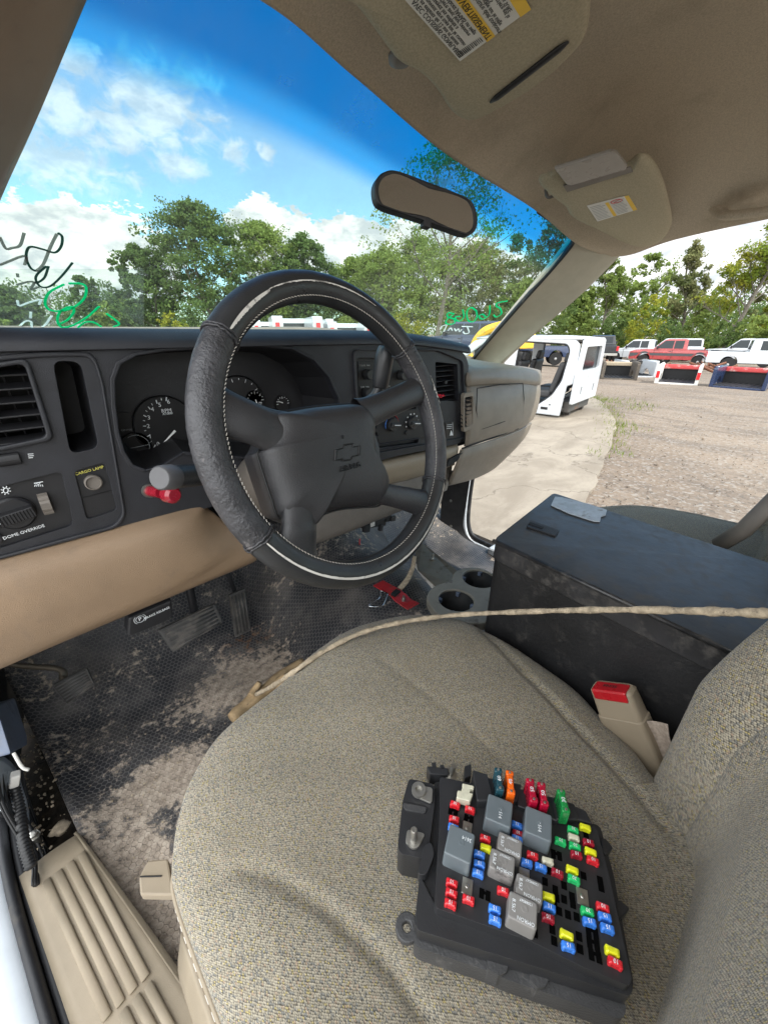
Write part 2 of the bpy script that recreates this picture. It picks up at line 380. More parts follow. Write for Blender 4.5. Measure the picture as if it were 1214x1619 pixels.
def rrect(cx, cy, w_, h_, r, n=5):
    r = min(r, w_ / 2 * .99, h_ / 2 * .99); o = []
    for sx, sy, a0 in ((1, 1, 0), (-1, 1, 90), (-1, -1, 180), (1, -1, 270)):
        for i in range(n + 1):
            a = R(a0 + 90 * i / n); o.append((cx + sx * (w_ / 2 - r) + r * math.cos(a), cy + sy * (h_ / 2 - r) + r * math.sin(a)))
    return o
def rpoly(pts, r, n=4):
    """round the corners of a polygon"""
    o = []; N = len(pts)
    for i in range(N):
        p0, p, p1 = V((*pts[i - 1][:2],)), V((*pts[i][:2],)), V((*pts[(i + 1) % N][:2],))
        a = (p0 - p); b = (p1 - p); ra = min(r, a.length * .45, b.length * .45); A = p + a.normalized() * ra; B = p + b.normalized() * ra
        for k in range(n + 1):
            t = k / n; q = A * (1 - t) ** 2 + p * 2 * t * (1 - t) + B * t * t; o.append((q.x, q.y))
    return o
def circ(cx, cy, r, n=24, a0=0, a1=360):
    return [(cx + r * math.cos(R(a0 + (a1 - a0) * i / n)), cy + r * math.sin(R(a0 + (a1 - a0) * i / n))) for i in range(n)]
def spline(pts, n=8, closed=False):
    """Catmull-Rom through points"""
    P = [V(p) for p in pts]; N = len(P); o = []
    rng = range(N) if closed else range(N - 1)
    for i in rng:
        p0 = P[(i - 1) % N] if (closed or i > 0) else P[i] * 2 - P[i + 1]
        p1, p2 = P[i], P[(i + 1) % N]
        p3 = P[(i + 2) % N] if (closed or i + 2 < N) else p2 * 2 - p1
        for k in range(n):
            t = k / n
            o.append(.5 * ((2 * p1) + (p2 - p0) * t + (2 * p0 - 5 * p1 + 4 * p2 - p3) * t * t + (3 * p1 - p0 - 3 * p2 + p3) * t ** 3))
    if not closed: o.append(P[-1])
    return o
def tube(bm, path, r, n=10, closed=False, flat=None, ref=None, mi=0, cap=True):
    """r: number, list or function(t); flat=(a,b) scales the section along the frame axes"""
    P = [V(p) for p in path]; N = len(P); rings = []; up = V(ref) if ref else V((0, 0, 1)); prev = None
    for i in range(N):
        if closed: d = (P[(i + 1) % N] - P[i - 1])
        else: d = P[min(i + 1, N - 1)] - P[max(i - 1, 0)]
        d.normalize()
        if ref is None and prev is not None: u = (prev - d * prev.dot(d))
        else: u = up - d * up.dot(d)
        if u.length < 1e-5: u = V((1, 0, 0)) - d * d.x
        u.normalize(); prev = u; v = d.cross(u)
        rr = r(i / (N - 1)) if callable(r) else (r[i] if isinstance(r, (list, tuple)) else r)
        fa, fb = flat if flat else (1, 1)
        rings.append([bm.verts.new(P[i] + u * (math.cos(2 * math.pi * k / n) * rr * fa) + v * (math.sin(2 * math.pi * k / n) * rr * fb)) for k in range(n)])
    rg = range(N) if closed else range(N - 1)
    for i in rg:
        a, b = rings[i], rings[(i + 1) % N]
        for k in range(n): bm.faces.new((a[k], a[(k + 1) % n], b[(k + 1) % n], b[k])).material_index = mi
    if cap and not closed:
        bm.faces.new(list(reversed(rings[0]))).material_index = mi; bm.faces.new(rings[-1]).material_index = mi
def lathe(bm, prof, mtx, n=24, mi=0):
    """prof: (radius, height) pairs around the frame z axis"""
    rings = [[bm.verts.new(mtx @ V((r * math.cos(2 * math.pi * k / n), r * math.sin(2 * math.pi * k / n), h))) for k in range(n)] for r, h in prof]
    for a, b in zip(rings, rings[1:]):
        for k in range(n): bm.faces.new((a[k], a[(k + 1) % n], b[(k + 1) % n], b[k])).material_index = mi
    bm.faces.new(list(reversed(rings[0]))).material_index = mi; bm.faces.new(rings[-1]).material_index = mi
def grid(bm, fn, nu, nv, mi=0, uvf=None):
    uvl = bm.loops.layers.uv.verify()
    vs = [[bm.verts.new(fn(i / nu, j / nv)) for j in range(nv + 1)] for i in range(nu + 1)]
    for i in range(nu):
        for j in range(nv):
            f = bm.faces.new((vs[i][j], vs[i + 1][j], vs[i + 1][j + 1], vs[i][j + 1])); f.material_index = mi
            for l, (a, b) in zip(f.loops, ((i, j), (i + 1, j), (i + 1, j + 1), (i, j + 1))):
                l[uvl].uv = uvf(a / nu, b / nv) if uvf else (a / nu, b / nv)
def loft(bm, rows, nu=12, nv=6, uvs=1.0, mi=0):
    """smooth sheet through rows of 3D points (every row the same count)"""
    R_ = [spline(r, nu) for r in rows]; cols = list(zip(*R_)); C_ = [spline(c, nv) for c in cols]
    uvl = bm.loops.layers.uv.verify(); n, m = len(C_), len(C_[0])
    vs = [[bm.verts.new(C_[i][j]) for j in range(m)] for i in range(n)]
    for i in range(n - 1):
        for j in range(m - 1):
            f = bm.faces.new((vs[i][j], vs[i + 1][j], vs[i + 1][j + 1], vs[i][j + 1])); f.material_index = mi
            for l, (a, b) in zip(f.loops, ((i, j), (i + 1, j), (i + 1, j + 1), (i, j + 1))): l[uvl].uv = (a / (n - 1) * uvs, b / (m - 1) * uvs)
def pillow(bm, outline, c, nrm, prof, disp=None, mi=0, mis=None):
    """rings from the centre c out to the closed outline; prof: (scale, height) pairs; disp(p)->p"""
    uvl = bm.loops.layers.uv.verify(); c = V(c); nrm = V(nrm).normalized(); N = len(outline); rings = []
    for t, h in prof:
        rr = []
        for p in outline:
            q = c + (V(p) - c) * t + nrm * h
            if disp: q = disp(q, t)
            rr.append(bm.verts.new(q))
        rings.append(rr)
    def uv(v): return (v.co.x, v.co.y + (v.co.z + .42) * .8)
    q = c + nrm * prof[0][1]; q = disp(q, 0) if disp else q; cv = bm.verts.new(q)
    for k in range(N):
        f = bm.faces.new((cv, rings[0][k], rings[0][(k + 1) % N])); f.material_index = mi
        for l in f.loops: l[uvl].uv = uv(l.vert)
    for i, (a, b) in enumerate(zip(rings, rings[1:])):
        for k in range(N):
            f = bm.faces.new((a[k], b[k], b[(k + 1) % N], a[(k + 1) % N])); f.material_index = mis(i) if mis else mi
            for l in f.loops: l[uvl].uv = uv(l.vert)
def text(body, O, ex, ey, size, m, parent, name='lettering', thick=.0003, align='CENTER', slant=0):
    cu = bpy.data.curves.new('tmp', 'FONT'); cu.body = body; cu.size = size; cu.align_x = align; cu.align_y = 'CENTER'; cu.extrude = thick; cu.resolution_u = 2; cu.shear = slant
    t = bpy.data.objects.new('tmp', cu); COL.objects.link(t)
    me = bpy.data.meshes.new_from_object(t.evaluated_get(bpy.context.evaluated_depsgraph_get()))
    COL.objects.unlink(t); bpy.data.objects.remove(t); bpy.data.curves.remove(cu)
    ex = V(ex).normalized(); ey = V(ey); ey = (ey - ex * ey.dot(ex)).normalized(); ez = ex.cross(ey)
    mt = Matrix.Identity(4)
    for i in range(3): mt[i][0], mt[i][1], mt[i][2], mt[i][3] = ex[i], ey[i], ez[i], O[i]
    bm = bmesh.new(); bm.from_mesh(me); bm.transform(mt); bpy.data.meshes.remove(me)
    if parent is None: return bm
    return fin(bm, name, m, parent)
def join(dst, src):
    me = bpy.data.meshes.new('tmp'); src.to_mesh(me); src.free(); dst.from_mesh(me); bpy.data.meshes.remove(me)
def cyl(bm, a, b, r, n=16, r2=None):
    tube(bm, [a, b], [r, r2 if r2 is not None else r], n)

# ================================================================== THE TRUCK CAB WE SIT IN
truck = thing('pickup_truck', 'cab of an old work pickup with black and tan dashboard and worn steering wheel', 'pickup truck', (.6, .3, GZ))
def part(name, bm, m, parent=truck, **k): return fin(bm, name, m, parent, **k)

# --- headliner
rows = [[(.16, .50, .304), (.302, .52, .317), (.45, .56, .321), (.66, .58, .293), (.95, .57, .260), (1.152, .55, .216), (1.30, .52, .205)],
        [(.13, .46, .318), (.29, .49, .338), (.46, .52, .342), (.67, .53, .33), (.96, .52, .30), (1.17, .50, .245), (1.32, .47, .205)],
        [(.08, .34, .335), (.28, .36, .375), (.48, .38, .392), (.70, .38, .392), (.97, .38, .375), (1.19, .38, .30), (1.33, .36, .228)],
        [(.04, .10, .34), (.28, .10, .41), (.48, .10, .425), (.72, .10, .425), (.98, .10, .415), (1.20, .10, .335), (1.335, .10, .245)],
        [(.03, -.2, .34), (.28, -.2, .42), (.48, -.2, .432), (.72, -.2, .432), (.98, -.2, .42), (1.20, -.2, .34), (1.335, -.2, .245)],
        [(.03, -1.1, .33), (.28, -1.1, .41), (.48, -1.1, .42), (.72, -1.1, .42), (.98, -1.1, .41), (1.20, -1.1, .33), (1.335, -1.1, .235)]]
bm = bmesh.new(); loft(bm, rows, 10, 10)
for v in bm.verts:      # the long pressed crease and sag over the passenger side
    y0 = .16 - .10 * (v.co.x - .6); d = v.co.y - y0
    if v.co.y > -.4: v.co.z -= .010 * math.exp(-(d / .035) ** 2) * min(1, max(0, (v.co.x - .55) * 4)) - .008 * math.exp(-((v.co.x - .95) ** 2 / .02 + (v.co.y - .33) ** 2 / .01))
part('headliner', bm, 'headliner', smooth=True, solid=-.012)
bm = bmesh.new()
rf = [[(p[0], p[1], p[2] + .035) for p in r] for r in rows]; rf = [[(r[0][0] - .05, r[0][1], r[0][2] - .04)] + r + [(1.39, r[-1][1], r[-1][2] - .02)] for r in rf]
loft(bm, rf, 6, 6); part('roof', bm, 'painted_white', smooth=True, solid=-.004)

# --- windshield
top = [(.160, .50, .304), (.302, .52, .317), (.45, .56, .321), (.66, .58, .293), (.95, .57, .260), (1.155, .555, .218)]
bot = [(-.06, 1.03, .010), (.18, 1.07, .010), (.44, 1.09, .012), (.74, 1.08, .012), (1.05, 1.03, -.03), (1.32, .95, -.085)]
mid = [tuple((a[i] + b[i]) / 2 + (0, .015, .008)[i] for i in range(3)) for a, b in zip(top, bot)]
top2 = [(p[0], p[1] - .005, p[2] + .004) for p in top]
bm = bmesh.new(); loft(bm, [bot, mid, top2], 8, 14)
glass = part('windshield', bm, 'windshield_glass', smooth=True)
bm = bmesh.new()
edge = spline([(1.40, 1.0, -.12)] + [tuple(on(x, y, V((1.152, .55, .216)), V((1, .40, .55)))) for x, y in ()] + [(1.322, .955, -.088), (1.245, .765, .06), (1.175, .595, .185), (1.145, .553, .222), (1.08, .555, .236), (.98, .567, .255)], 8)
tube(bm, edge, .0105, 6, flat=(1, .5)); part('windshield_seal', bm, 'rubber_seal', smooth=True)
bm = bmesh.new(); tube(bm, spline([(a[0], a[1], a[2] - .006) for a in bot], 6), .010, 6); part('cowl_strip', bm, 'grey_trim', smooth=True)
# writing on the glass, written from outside so it reads mirrored from here
WP0, WN = V((.4, 1.085, .012)), V((0, .33, .52)).normalized()
def glassray(px, py):
    d = ray(px, py); best = None
    # intersect the glass sheet: blend between the bottom and top curves
    import mathutils
    from mathutils.geometry import intersect_ray_tri
    for tri in GT:
        h = intersect_ray_tri(tri[0], tri[1], tri[2], d, V((0, 0, 0)), True)
        if h: return h - d.normalized() * .004
    return on(px, py, WP0, WN)
GT = []
gm = glass.data
for p in gm.polygons:
    vs = [wmat(glass) @ gm.vertices[i].co for i in p.vertices]
    GT.append((vs[0], vs[1], vs[2])); GT.append((vs[0], vs[2], vs[3]))
def scribble(strokes, m, r, name='marker_writing', smooth=True):
    bm = bmesh.new()
    for s in strokes:
        pts = spline([glassray(*p) for p in s], 6) if smooth else [glassray(*p) for p in s]
        tube(bm, pts, r * .95, 6, flat=(.2, 1), ref=(0, .5, .8))
    return part(name, bm, m, glass)
zz = lambda pts: [(a / 3.035, 340 + b / 3.035) for a, b in pts]
scribble([zz([(280, 85), (300, 105), (295, 150), (265, 180), (210, 165), (150, 152), (130, 175), (130, 215), (150, 255), (175, 270)]),
          zz([(235, 245), (215, 300), (180, 325), (165, 322)]), zz([(350, 228), (300, 290), (245, 340), (200, 345), (175, 315), (180, 285), (225, 245)])], 'marker_dark', .0022)
scribble([zz([(175, 270), (210, 235), (245, 150), (275, 90)])], 'marker_grey', .0026)
scribble([zz([(0, 105), (30, 160), (60, 158), (98, 145), (118, 85)]), zz([(0, 240), (50, 220), (100, 200), (128, 200), (120, 240)]), zz([(85, 280), (88, 298)]),
          zz([(80, 335), (140, 320), (165, 325), (150, 358), (185, 345)])], 'marker_grey', .0024)
scribble([zz([(330, 328), (390, 330), (415, 350), (405, 400), (360, 440), (300, 460), (240, 455), (218, 420), (240, 370), (310, 332)]),
          zz([(478, 438), (420, 490), (350, 530), (300, 538), (278, 510), (290, 465), (340, 440), (357, 460), (330, 500), (290, 522)]),
          zz([(375, 540), (410, 515), (450, 515), (488, 536)]), zz([(512, 472), (572, 520), (545, 537)])], 'marker_green', .0026)
scribble([zz([(85, 410), (95, 435), (140, 420), (195, 405)]), zz([(150, 465), (148, 495)]), zz([(85, 545), (120, 512), (150, 512), (155, 540)]),
          zz([(165, 548), (215, 530), (250, 483)]), zz([(200, 405), (190, 430)])], 'marker_white', .0022)
z7 = lambda pts: [(560 + a / 3.035, 180 + b / 3.035) for a, b in pts]
scribble([z7([(735, 898), (685, 908), (682, 925)]), z7([(682, 925), (700, 935), (705, 960), (680, 975), (668, 965)]), z7([(650, 920), (648, 960), (630, 980), (610, 985), (598, 970), (615, 962), (630, 975)]),
          z7([(585, 945), (560, 930), (540, 950), (545, 990), (570, 998), (588, 975), (585, 945)]), z7([(520, 940), (525, 975), (505, 995), (490, 990), (485, 975), (510, 972)]),
          z7([(478, 960), (450, 955), (448, 975), (478, 985), (480, 1005), (450, 1010), (438, 1000), (450, 982), (478, 960)])], 'marker_green', .0032)
scribble([z7([(568, 1022), (515, 1020)]), z7([(542, 1022), (550, 1050), (530, 1055), (522, 1045)]), z7([(515, 1035), (505, 1045), (498, 1032), (488, 1042), (480, 1030)]), z7([(470, 1040), (462, 1028), (450, 1040)]),
          z7([(440, 1012), (420, 1020), (412, 1035)]), z7([(445, 1010), (430, 1045)]),
          z7([(515, 1105), (500, 1100), (498, 1118), (512, 1125), (500, 1138)]), z7([(485, 1110), (480, 1128), (468, 1128), (470, 1108)]), z7([(455, 1128), (452, 1108), (442, 1105)]),
          z7([(430, 1125), (425, 1105), (412, 1108), (412, 1126)]), z7([(400, 1100), (388, 1110), (398, 1120), (385, 1128)]), z7([(370, 1128), (368, 1085)]),
          z7([(350, 1105), (338, 1100), (335, 1115), (350, 1112)]), z7([(325, 1110), (315, 1098), (305, 1110), (300, 1098)]), z7([(290, 1100), (278, 1095), (272, 1105), (288, 1108)])], 'marker_white', .0026)
bm = bmesh.new(); q = [glassray(0 + i * 228 / 8, 425 + 0 * i) for i in range(-2, 9)]; q2 = [glassray(0 + i * 228 / 8, 516) for i in range(-2, 9)]
for i in range(10): bm.faces.new([bm.verts.new(p) for p in (q[i], q[i + 1], q2[i + 1], q2[i])])
part('label_reflection', bm, 'label_reflection', glass)  # pale sheet painted as the reflection of a label in the windshield

# --- A pillars
bm = bmesh.new()
loft(bm, [[(1.153, .552, .224), (1.195, .655, .138), (1.255, .785, .045), (1.305, .92, -.065), (1.37, 1.06, -.17)],
          [(1.19, .53, .222), (1.235, .63, .14), (1.283, .76, .045), (1.325, .895, -.07), (1.37, 1.0, -.17)],
          [(1.25, .505, .214), (1.29, .60, .13), (1.318, .735, .03), (1.335, .87, -.085), (1.35, .93, -.17)],
          [(1.33, .50, .198), (1.335, .59, .11), (1.335, .71, .01), (1.335, .84, -.10), (1.34, .88, -.17)]], 8, 5)
part('windshield_pillar', bm, 'pillar_trim', smooth=True, solid=.02)
bm = bmesh.new()
loft(bm, [[(.205, .42, .345), (.166, .50, .304), (.097, .68, .218), (.05, .80, .162), (-.01, .955, .085), (-.06, 1.08, .02)],
          [(.17, .38, .335), (.125, .46, .30), (.05, .64, .205), (.0, .76, .15), (-.055, .91, .075), (-.11, 1.02, .0)],
          [(.10, .34, .33), (.05, .41, .29), (-.03, .585, .19), (-.08, .70, .13), (-.13, .85, .055), (-.17, .95, .0)],
          [(.03, .30, .335), (-.02, .37, .29), (-.10, .53, .18), (-.14, .64, .11), (-.18, .79, .03), (-.2, .88, -.03)]], 8, 5)
part('windshield_pillar', bm, 'grey_trim' if 0 else 'tan_vinyl', smooth=True, solid=-.02)

# --- dashboard body
dash = None
bm = bmesh.new()       # soft black top pad with a rounded brow
xs = [-.20, 0, .2, .45, .62, .74, .80, .835]
def toprow(y, z, dr):   # dr: how far the right end drops
    return [(x, y, z - dr * max(0, (x - .55) / .3) ** 1.6) for x in xs]
rows = [toprow(1.10, -.004, .10), toprow(.95, -.003, .07), toprow(.75, -.004, .034), toprow(.66, -.003, .030), toprow(.634, -.006, .029), toprow(.6235, -.012, .028), toprow(.6215, -.019, .027)]
loft(bm, rows, 6, 5); dash = part('dashboard', bm, 'dash_black', smooth=True, solid=.01)
Y0 = .62
def pz(px, py, y=Y0):
    p = at(px, py, 1, y); return (p.x, p.z)
MY = frame(V((0, Y0, 0)), (1, 0, 0), (0, 0, 1))          # x right, y up, z towards the cab
def my(y): return frame(V((0, y, 0)), (1, 0, 0), (0, 0, 1))
vent_hole = rpoly([(-.075, -.040)] + [pz(*p) for p in ((45, 572), (82, 690))] + [(-.075, pz(0, 715)[1])], .008)
cub_hole = rpoly([pz(*p) for p in ((84, 570), (128, 572), (157, 708), (112, 718))], .010)
lamp_hole = rpoly([pz(*p) for p in ((118, 745), (166, 731), (186, 806), (138, 822))], .006)
sw_hole = rpoly([(-.085, pz(0, 775)[1])] + [pz(*p) for p in ((98, 745), (117, 830))] + [(-.085, pz(0, 868)[1])], .008)
clus_hole = [pz(*p) for p in [(182, 640), (181, 600), (190, 575), (215, 561), (262, 553), (330, 549), (410, 548), (462, 553), (498, 572), (520, 598), (535, 632), (537, 668), (500, 705), (420, 722), (330, 722), (293, 716), (262, 735), (232, 744), (211, 736), (197, 715), (188, 685)]]
stack_hole = rpoly([pz(*p) for p in ((563, 566), (652, 566), (662, 700), (572, 712))], .008)
hv_hole = None
cvent_hole = rpoly([pz(*p) for p in ((688, 572), (723, 576), (725, 634), (690, 634))], .006)
outer = rpoly([(-.20, -.0165)] + [(.40, -.0165), (.60, -.018), (.70, -.022), (.78, -.031), (.825, -.044), (.845, -.075)] + [pz(737, 600), pz(738, 680), pz(728, 701)] + [(.60, -.2565), (.3, -.258), (-.20, -.260)], .02, 5)
bm = bmesh.new(); panel(bm, outer, [vent_hole, cub_hole, lamp_hole, sw_hole, clus_hole, stack_hole, cvent_hole], MY, .022)
bez = part('bezel', bm, 'dash_black', dash, bevel=.005, seg=3)
# raised frames round the panel groups
def ringframe(outl, w_, y, m='dash_black', d=.006, parent=dash, name='trim_frame', bev=.002):
    c = V((sum(p[0] for p in outl) / len(outl), sum(p[1] for p in outl) / len(outl)))
    inner = []
    for p in outl:
        v = V(p) - c; l = v.length; inner.append(tuple(c + v * (1 - w_ / l)))
    bm = bmesh.new(); panel(bm, outl, [inner], my(y), d); return part(name, bm, m, parent, bevel=bev, seg=2)
g1 = rpoly([(-.12, -.030)] + [pz(*p) for p in ((60, 556), (148, 556), (163, 600), (200, 815), (186, 834), (120, 852), (0, 884))] + [(-.12, -.250)], .012, 4)
ringframe(g1, .006, Y0 - .004, d=.006)
ringframe(rpoly([pz(*p) for p in ((556, 552), (690, 551), (731, 570), (735, 692), (566, 722))], .014, 4), .005, Y0 - .006, d=.008)
ringframe([tuple(V(p) + (V(p) - V((.30, -.13))).normalized() * .005) for p in clus_hole], .006, Y0 - .0025, d=.004)
# recess shells
def recess(outl, y0, y1, m, shrink=0, name='recess', parent=dash):
    c = V((sum(p[0] for p in outl) / len(outl), sum(p[1] for p in outl) / len(outl)))
    bm = bmesh.new(); n = len(outl); f = [V((p[0], y0, p[1])) for p in outl]; b = [V((c[0] + (p[0] - c[0]) * (1 - shrink), y1, c[1] + (p[1] - c[1]) * (1 - shrink))) for p in outl]
    fv = [bm.verts.new(p) for p in f]; bv = [bm.verts.new(p) for p in b]
    for i in range(n): bm.faces.new((fv[i], fv[(i + 1) % n], bv[(i + 1) % n], bv[i]))
    tr = tessellate_polygon([b])
    for t in tr:
        bm.faces.new([bv[i] for i in t])
    bmesh.ops.recalc_face_normals(bm, faces=bm.faces[:]); bmesh.ops.reverse_faces(bm, faces=bm.faces[:])
    return part(name, bm, m, parent)
recess(cub_hole, Y0 + .015, Y0 + .10, 'dark_plastic', .1, 'storage_slot')
recess(clus_hole, Y0 + .015, .715, 'dark_plastic', .10, 'gauge_housing')
def vent(hole, y, px_slats, nx, name='air_vent'):
    v = recess(hole, y + .012, y + .07, 'pure_black', .05, name)
    x0, x1 = min(p[0] for p in hole), max(p[0] for p in hole); z0, z1 = min(p[1] for p in hole), max(p[1] for p in hole)
    bm = bmesh.new()
    for i in range(px_slats):
        z = z1 - (z1 - z0) * (i + .7) / px_slats * .97
        box(bm, (0, 0, 0), (x1 - x0 - .002, .018, .0022), Matrix.Translation(((x0 + x1) / 2, y + .018, z)) @ Matrix.Rotation(R(18), 4, 'X'))
    part('slats', bm, 'dark_plastic', v, bevel=.0006, seg=1)
    bm = bmesh.new()
    for i in range(nx):
        x = x0 + (x1 - x0) * (i + .5) / nx; box(bm, (x, y + .045, (z0 + z1) / 2), (.0015, .016, z1 - z0 - .002))
    box(bm, ((x0 + x1) / 2 + .0, y + .008, (z0 + z1) / 2), (.008, .008, .008))
    part('vanes', bm, 'dark_plastic', v, bevel=.0005, seg=1)
    return v
vent(vent_hole, Y0, 6, 5); vent(cvent_hole, Y0, 8, 3)
ringframe([tuple(V(p) + (V(p) - V((-.0, -.08))).normalized() * .004) for p in vent_hole], .007, Y0 - .006, d=.008)
bm = bmesh.new(); c = pz(14, 726)      # thumb wheel under the vent
lathe(bm, [(.002, -.010), (.0075, -.010), (.0075, .010), (.002, .010)], frame(V((c[0], Y0 - .001, c[1])), (0, 0, 1), (0, 1, 0)), 16)
part('thumb_wheel', bm, 'dark_plastic', dash)
# switch panel
bm = bmesh.new(); panel(bm, sw_hole, [], my(Y0 + .006), .006); sw = part('switch_panel', bm, 'dark_plastic', dash)
cx, cz = pz(24, 812)
bm = bmesh.new(); lathe(bm, [(.020, 0), (.0205, .006), (.018, .009)], frame(V((cx, Y0 + .006, cz)), (1, 0, 0), (0, 0, 1)), 32)
kn = part('headlamp_knob', bm, 'dark_plastic', dash, smooth=True, autos=40)
bm = bmesh.new(); mk = frame(V((cx, Y0 - .003, cz)), (math.cos(R(8)), 0, math.sin(R(8))), (0, 0, 1))
box(bm, (0, 0, .007), (.038, .013, .014), mk)
for i in range(11): box(bm, (-.016 + i * .0032, 0, .0145), (.0014, .0125, .0016), mk)
part('knob_grip', bm, 'dark_plastic', kn, bevel=.0006, seg=1)
bm = bmesh.new(); box(bm, (-.0165, 0, .016), (.005, .0015, .001), mk); part('pointer', bm, 'white_ink', kn)
cx2, cz2 = pz(73, 798)
bm = bmesh.new(); mk = frame(V((cx2, Y0 + .005, cz2)), (0, 0, 1), (0, 1, 0))
lathe(bm, [(.006, -.005), (.013, -.005), (.013, .005), (.006, .005)], mk, 28)
for i in range(14): box(bm, (.0132 * math.cos(i * .449), .0132 * math.sin(i * .449), 0), (.0016, .0016, .010), mk @ Matrix.Translation((0, 0, 0)))
part('dimmer_wheel', bm, 'grey_trim', dash)
bm = bmesh.new(); yy = Y0 - .0006
def stroke(bm, pts, r=.0006, y=None, pxs=True):
    P = [at(*p, 1, y or yy) for p in pts] if pxs else pts
    tube(bm, P, r, 4)
z1 = lambda pts: [(a / 3.035, 500 + b / 3.035) for a, b in pts]
stroke(bm, z1(circ(30, 836, 12, 12) + [(42, 836)]), .0005)
for k in range(8):
    a = R(k * 45 + 10); stroke(bm, z1([(30 + 17 * math.cos(a), 836 + 15 * math.sin(a)), (30 + 25 * math.cos(a), 836 + 21 * math.sin(a))]), .0005)
stroke(bm, z1([(165, 802), (208, 794)]), .0006); stroke(bm, z1([(175, 800), (186, 809), (197, 796)]), .0005)
for k in range(5): stroke(bm, z1([(172 + k * 8, 808), (168 + k * 10, 817)]), .0004)
stroke(bm, z1([(135, 662), (162, 660)]), .0005); stroke(bm, z1([(137, 671), (164, 669)]), .0005); stroke(bm, z1([(139, 680), (160, 678)]), .0005)
part('switch_symbols', bm, 'white_ink', dash)
def ptext(s, pxc, px2, size, m, y=Y0 - .001, parent=dash, up=(0, 0, 1), **k):
    a, b = at(*pxc, 1, y), at(*px2, 1, y); return text(s, a, b - a, up, size, m, parent, **k)
ptext('DOME OVERRIDE', (39, 841), (64, 833), .0053, 'white_ink', y=Y0 - .004)
bm = bmesh.new(); c = pz(-4, 852); lathe(bm, [(.006, 0), (.006, .004), (.004, .005)], frame(V((c[0], Y0, c[1])), (1, 0, 0), (0, 0, 1)), 16); part('push_button', bm, 'dark_plastic', dash)
# cargo lamp switch
bm = bmesh.new(); panel(bm, lamp_hole, [], my(Y0 + .004), .006); part('switch_panel', bm, 'dark_plastic', dash)
bm = bmesh.new(); c = pz(148, 763); lathe(bm, [(.010, 0), (.010, .006), (.0085, .007), (.008, .004), (.003, .0035)], frame(V((c[0], Y0 + .004, c[1])), (1, 0, 0), (0, 0, 1)), 24)
part('push_button', bm, 'grey_trim', dash, smooth=True, autos=30)
bm = bmesh.new(); a, b = at(132, 787, 1, Y0 + .003), at(178, 775, 1, Y0 + .003); tube(bm, [a, b], .0006, 4); part('switch_seam', bm, 'pure_black', dash)
ptext('CARGO LAMP', (142, 744), (157, 740), .0052, 'yellow_ink', y=Y0 + .002)

# --- gauges
YG = .712
gm_ = lambda px, py: at(px, py, 1, YG)
def gauge(pc, rad, ring=True):
    c = gm_(*pc); bm = bmesh.new(); fr = frame(c, (1, 0, 0), (0, 0, 1))
    lathe(bm, [(rad, -.002), (rad, .0015), (rad * .97, .003), (rad * .945, .0015), (rad * .94, .0005)], fr, 40); g = part('gauge', bm, 'gauge_face', dash, smooth=True, autos=30); return g, c
z1p = lambda a, b: (a / 3.035, 500 + b / 3.035)
g, c = gauge((262, 672), .0475)
yy = YG - .0012
for s, p in (('0', (760, 613)), ('1', (722, 577)), ('2', (713, 528)), ('3', (716, 487)), ('4', (733, 447)), ('5', (768, 426)), ('6', (810, 411))):
    ptext(s, z1p(*p), z1p(p[0] + 20, p[1] - 1), .0092, 'white_ink', y=yy, parent=g)
ptext('RPM', z1p(800, 453), z1p(820, 451), .0082, 'white_ink', y=yy, parent=g); ptext('X1000', z1p(805, 467), z1p(825, 465), .0056, 'white_ink', y=yy, parent=g)
bm = bmesh.new()
tk = [(740, 632), (722, 606), (708, 578), (694, 550), (688, 527), (688, 500), (690, 475), (700, 452), (712, 434), (728, 418), (750, 402), (775, 392), (800, 388)]
for i, p in enumerate(tk):
    q = (p[0] + (790 - p[0]) * (.14 if i % 2 == 0 else .09), p[1] + (525 - p[1]) * (.14 if i % 2 == 0 else .09))
    tube(bm, [at(*z1p(*p), 1, yy), at(*z1p(*q), 1, yy)], .0008 if i % 2 == 0 else .0005, 4)
part('tick_marks', bm, 'white_ink', g)
bm = bmesh.new(); a, b = at(*z1p(768, 627), 1, yy - .002), at(*z1p(842, 549), 1, yy - .002); tube(bm, [a, b], [.0004, .0022], 6, flat=(.4, 1), ref=(0, 1, 0)); part('needle', bm, 'needle', g)
g, c = gauge((379, 636), .047)     # speedometer, mostly behind the wheel
bm = bmesh.new()
for k in range(14):
    a = R(210 - k * 18); d0 = V((math.cos(a), 0, math.sin(a))); tube(bm, [c + d0 * .042 + V((0, -.002, 0)), c + d0 * (.036 if k % 2 == 0 else .039) + V((0, -.002, 0))], .0005, 4)
part('tick_marks', bm, 'white_ink', g)
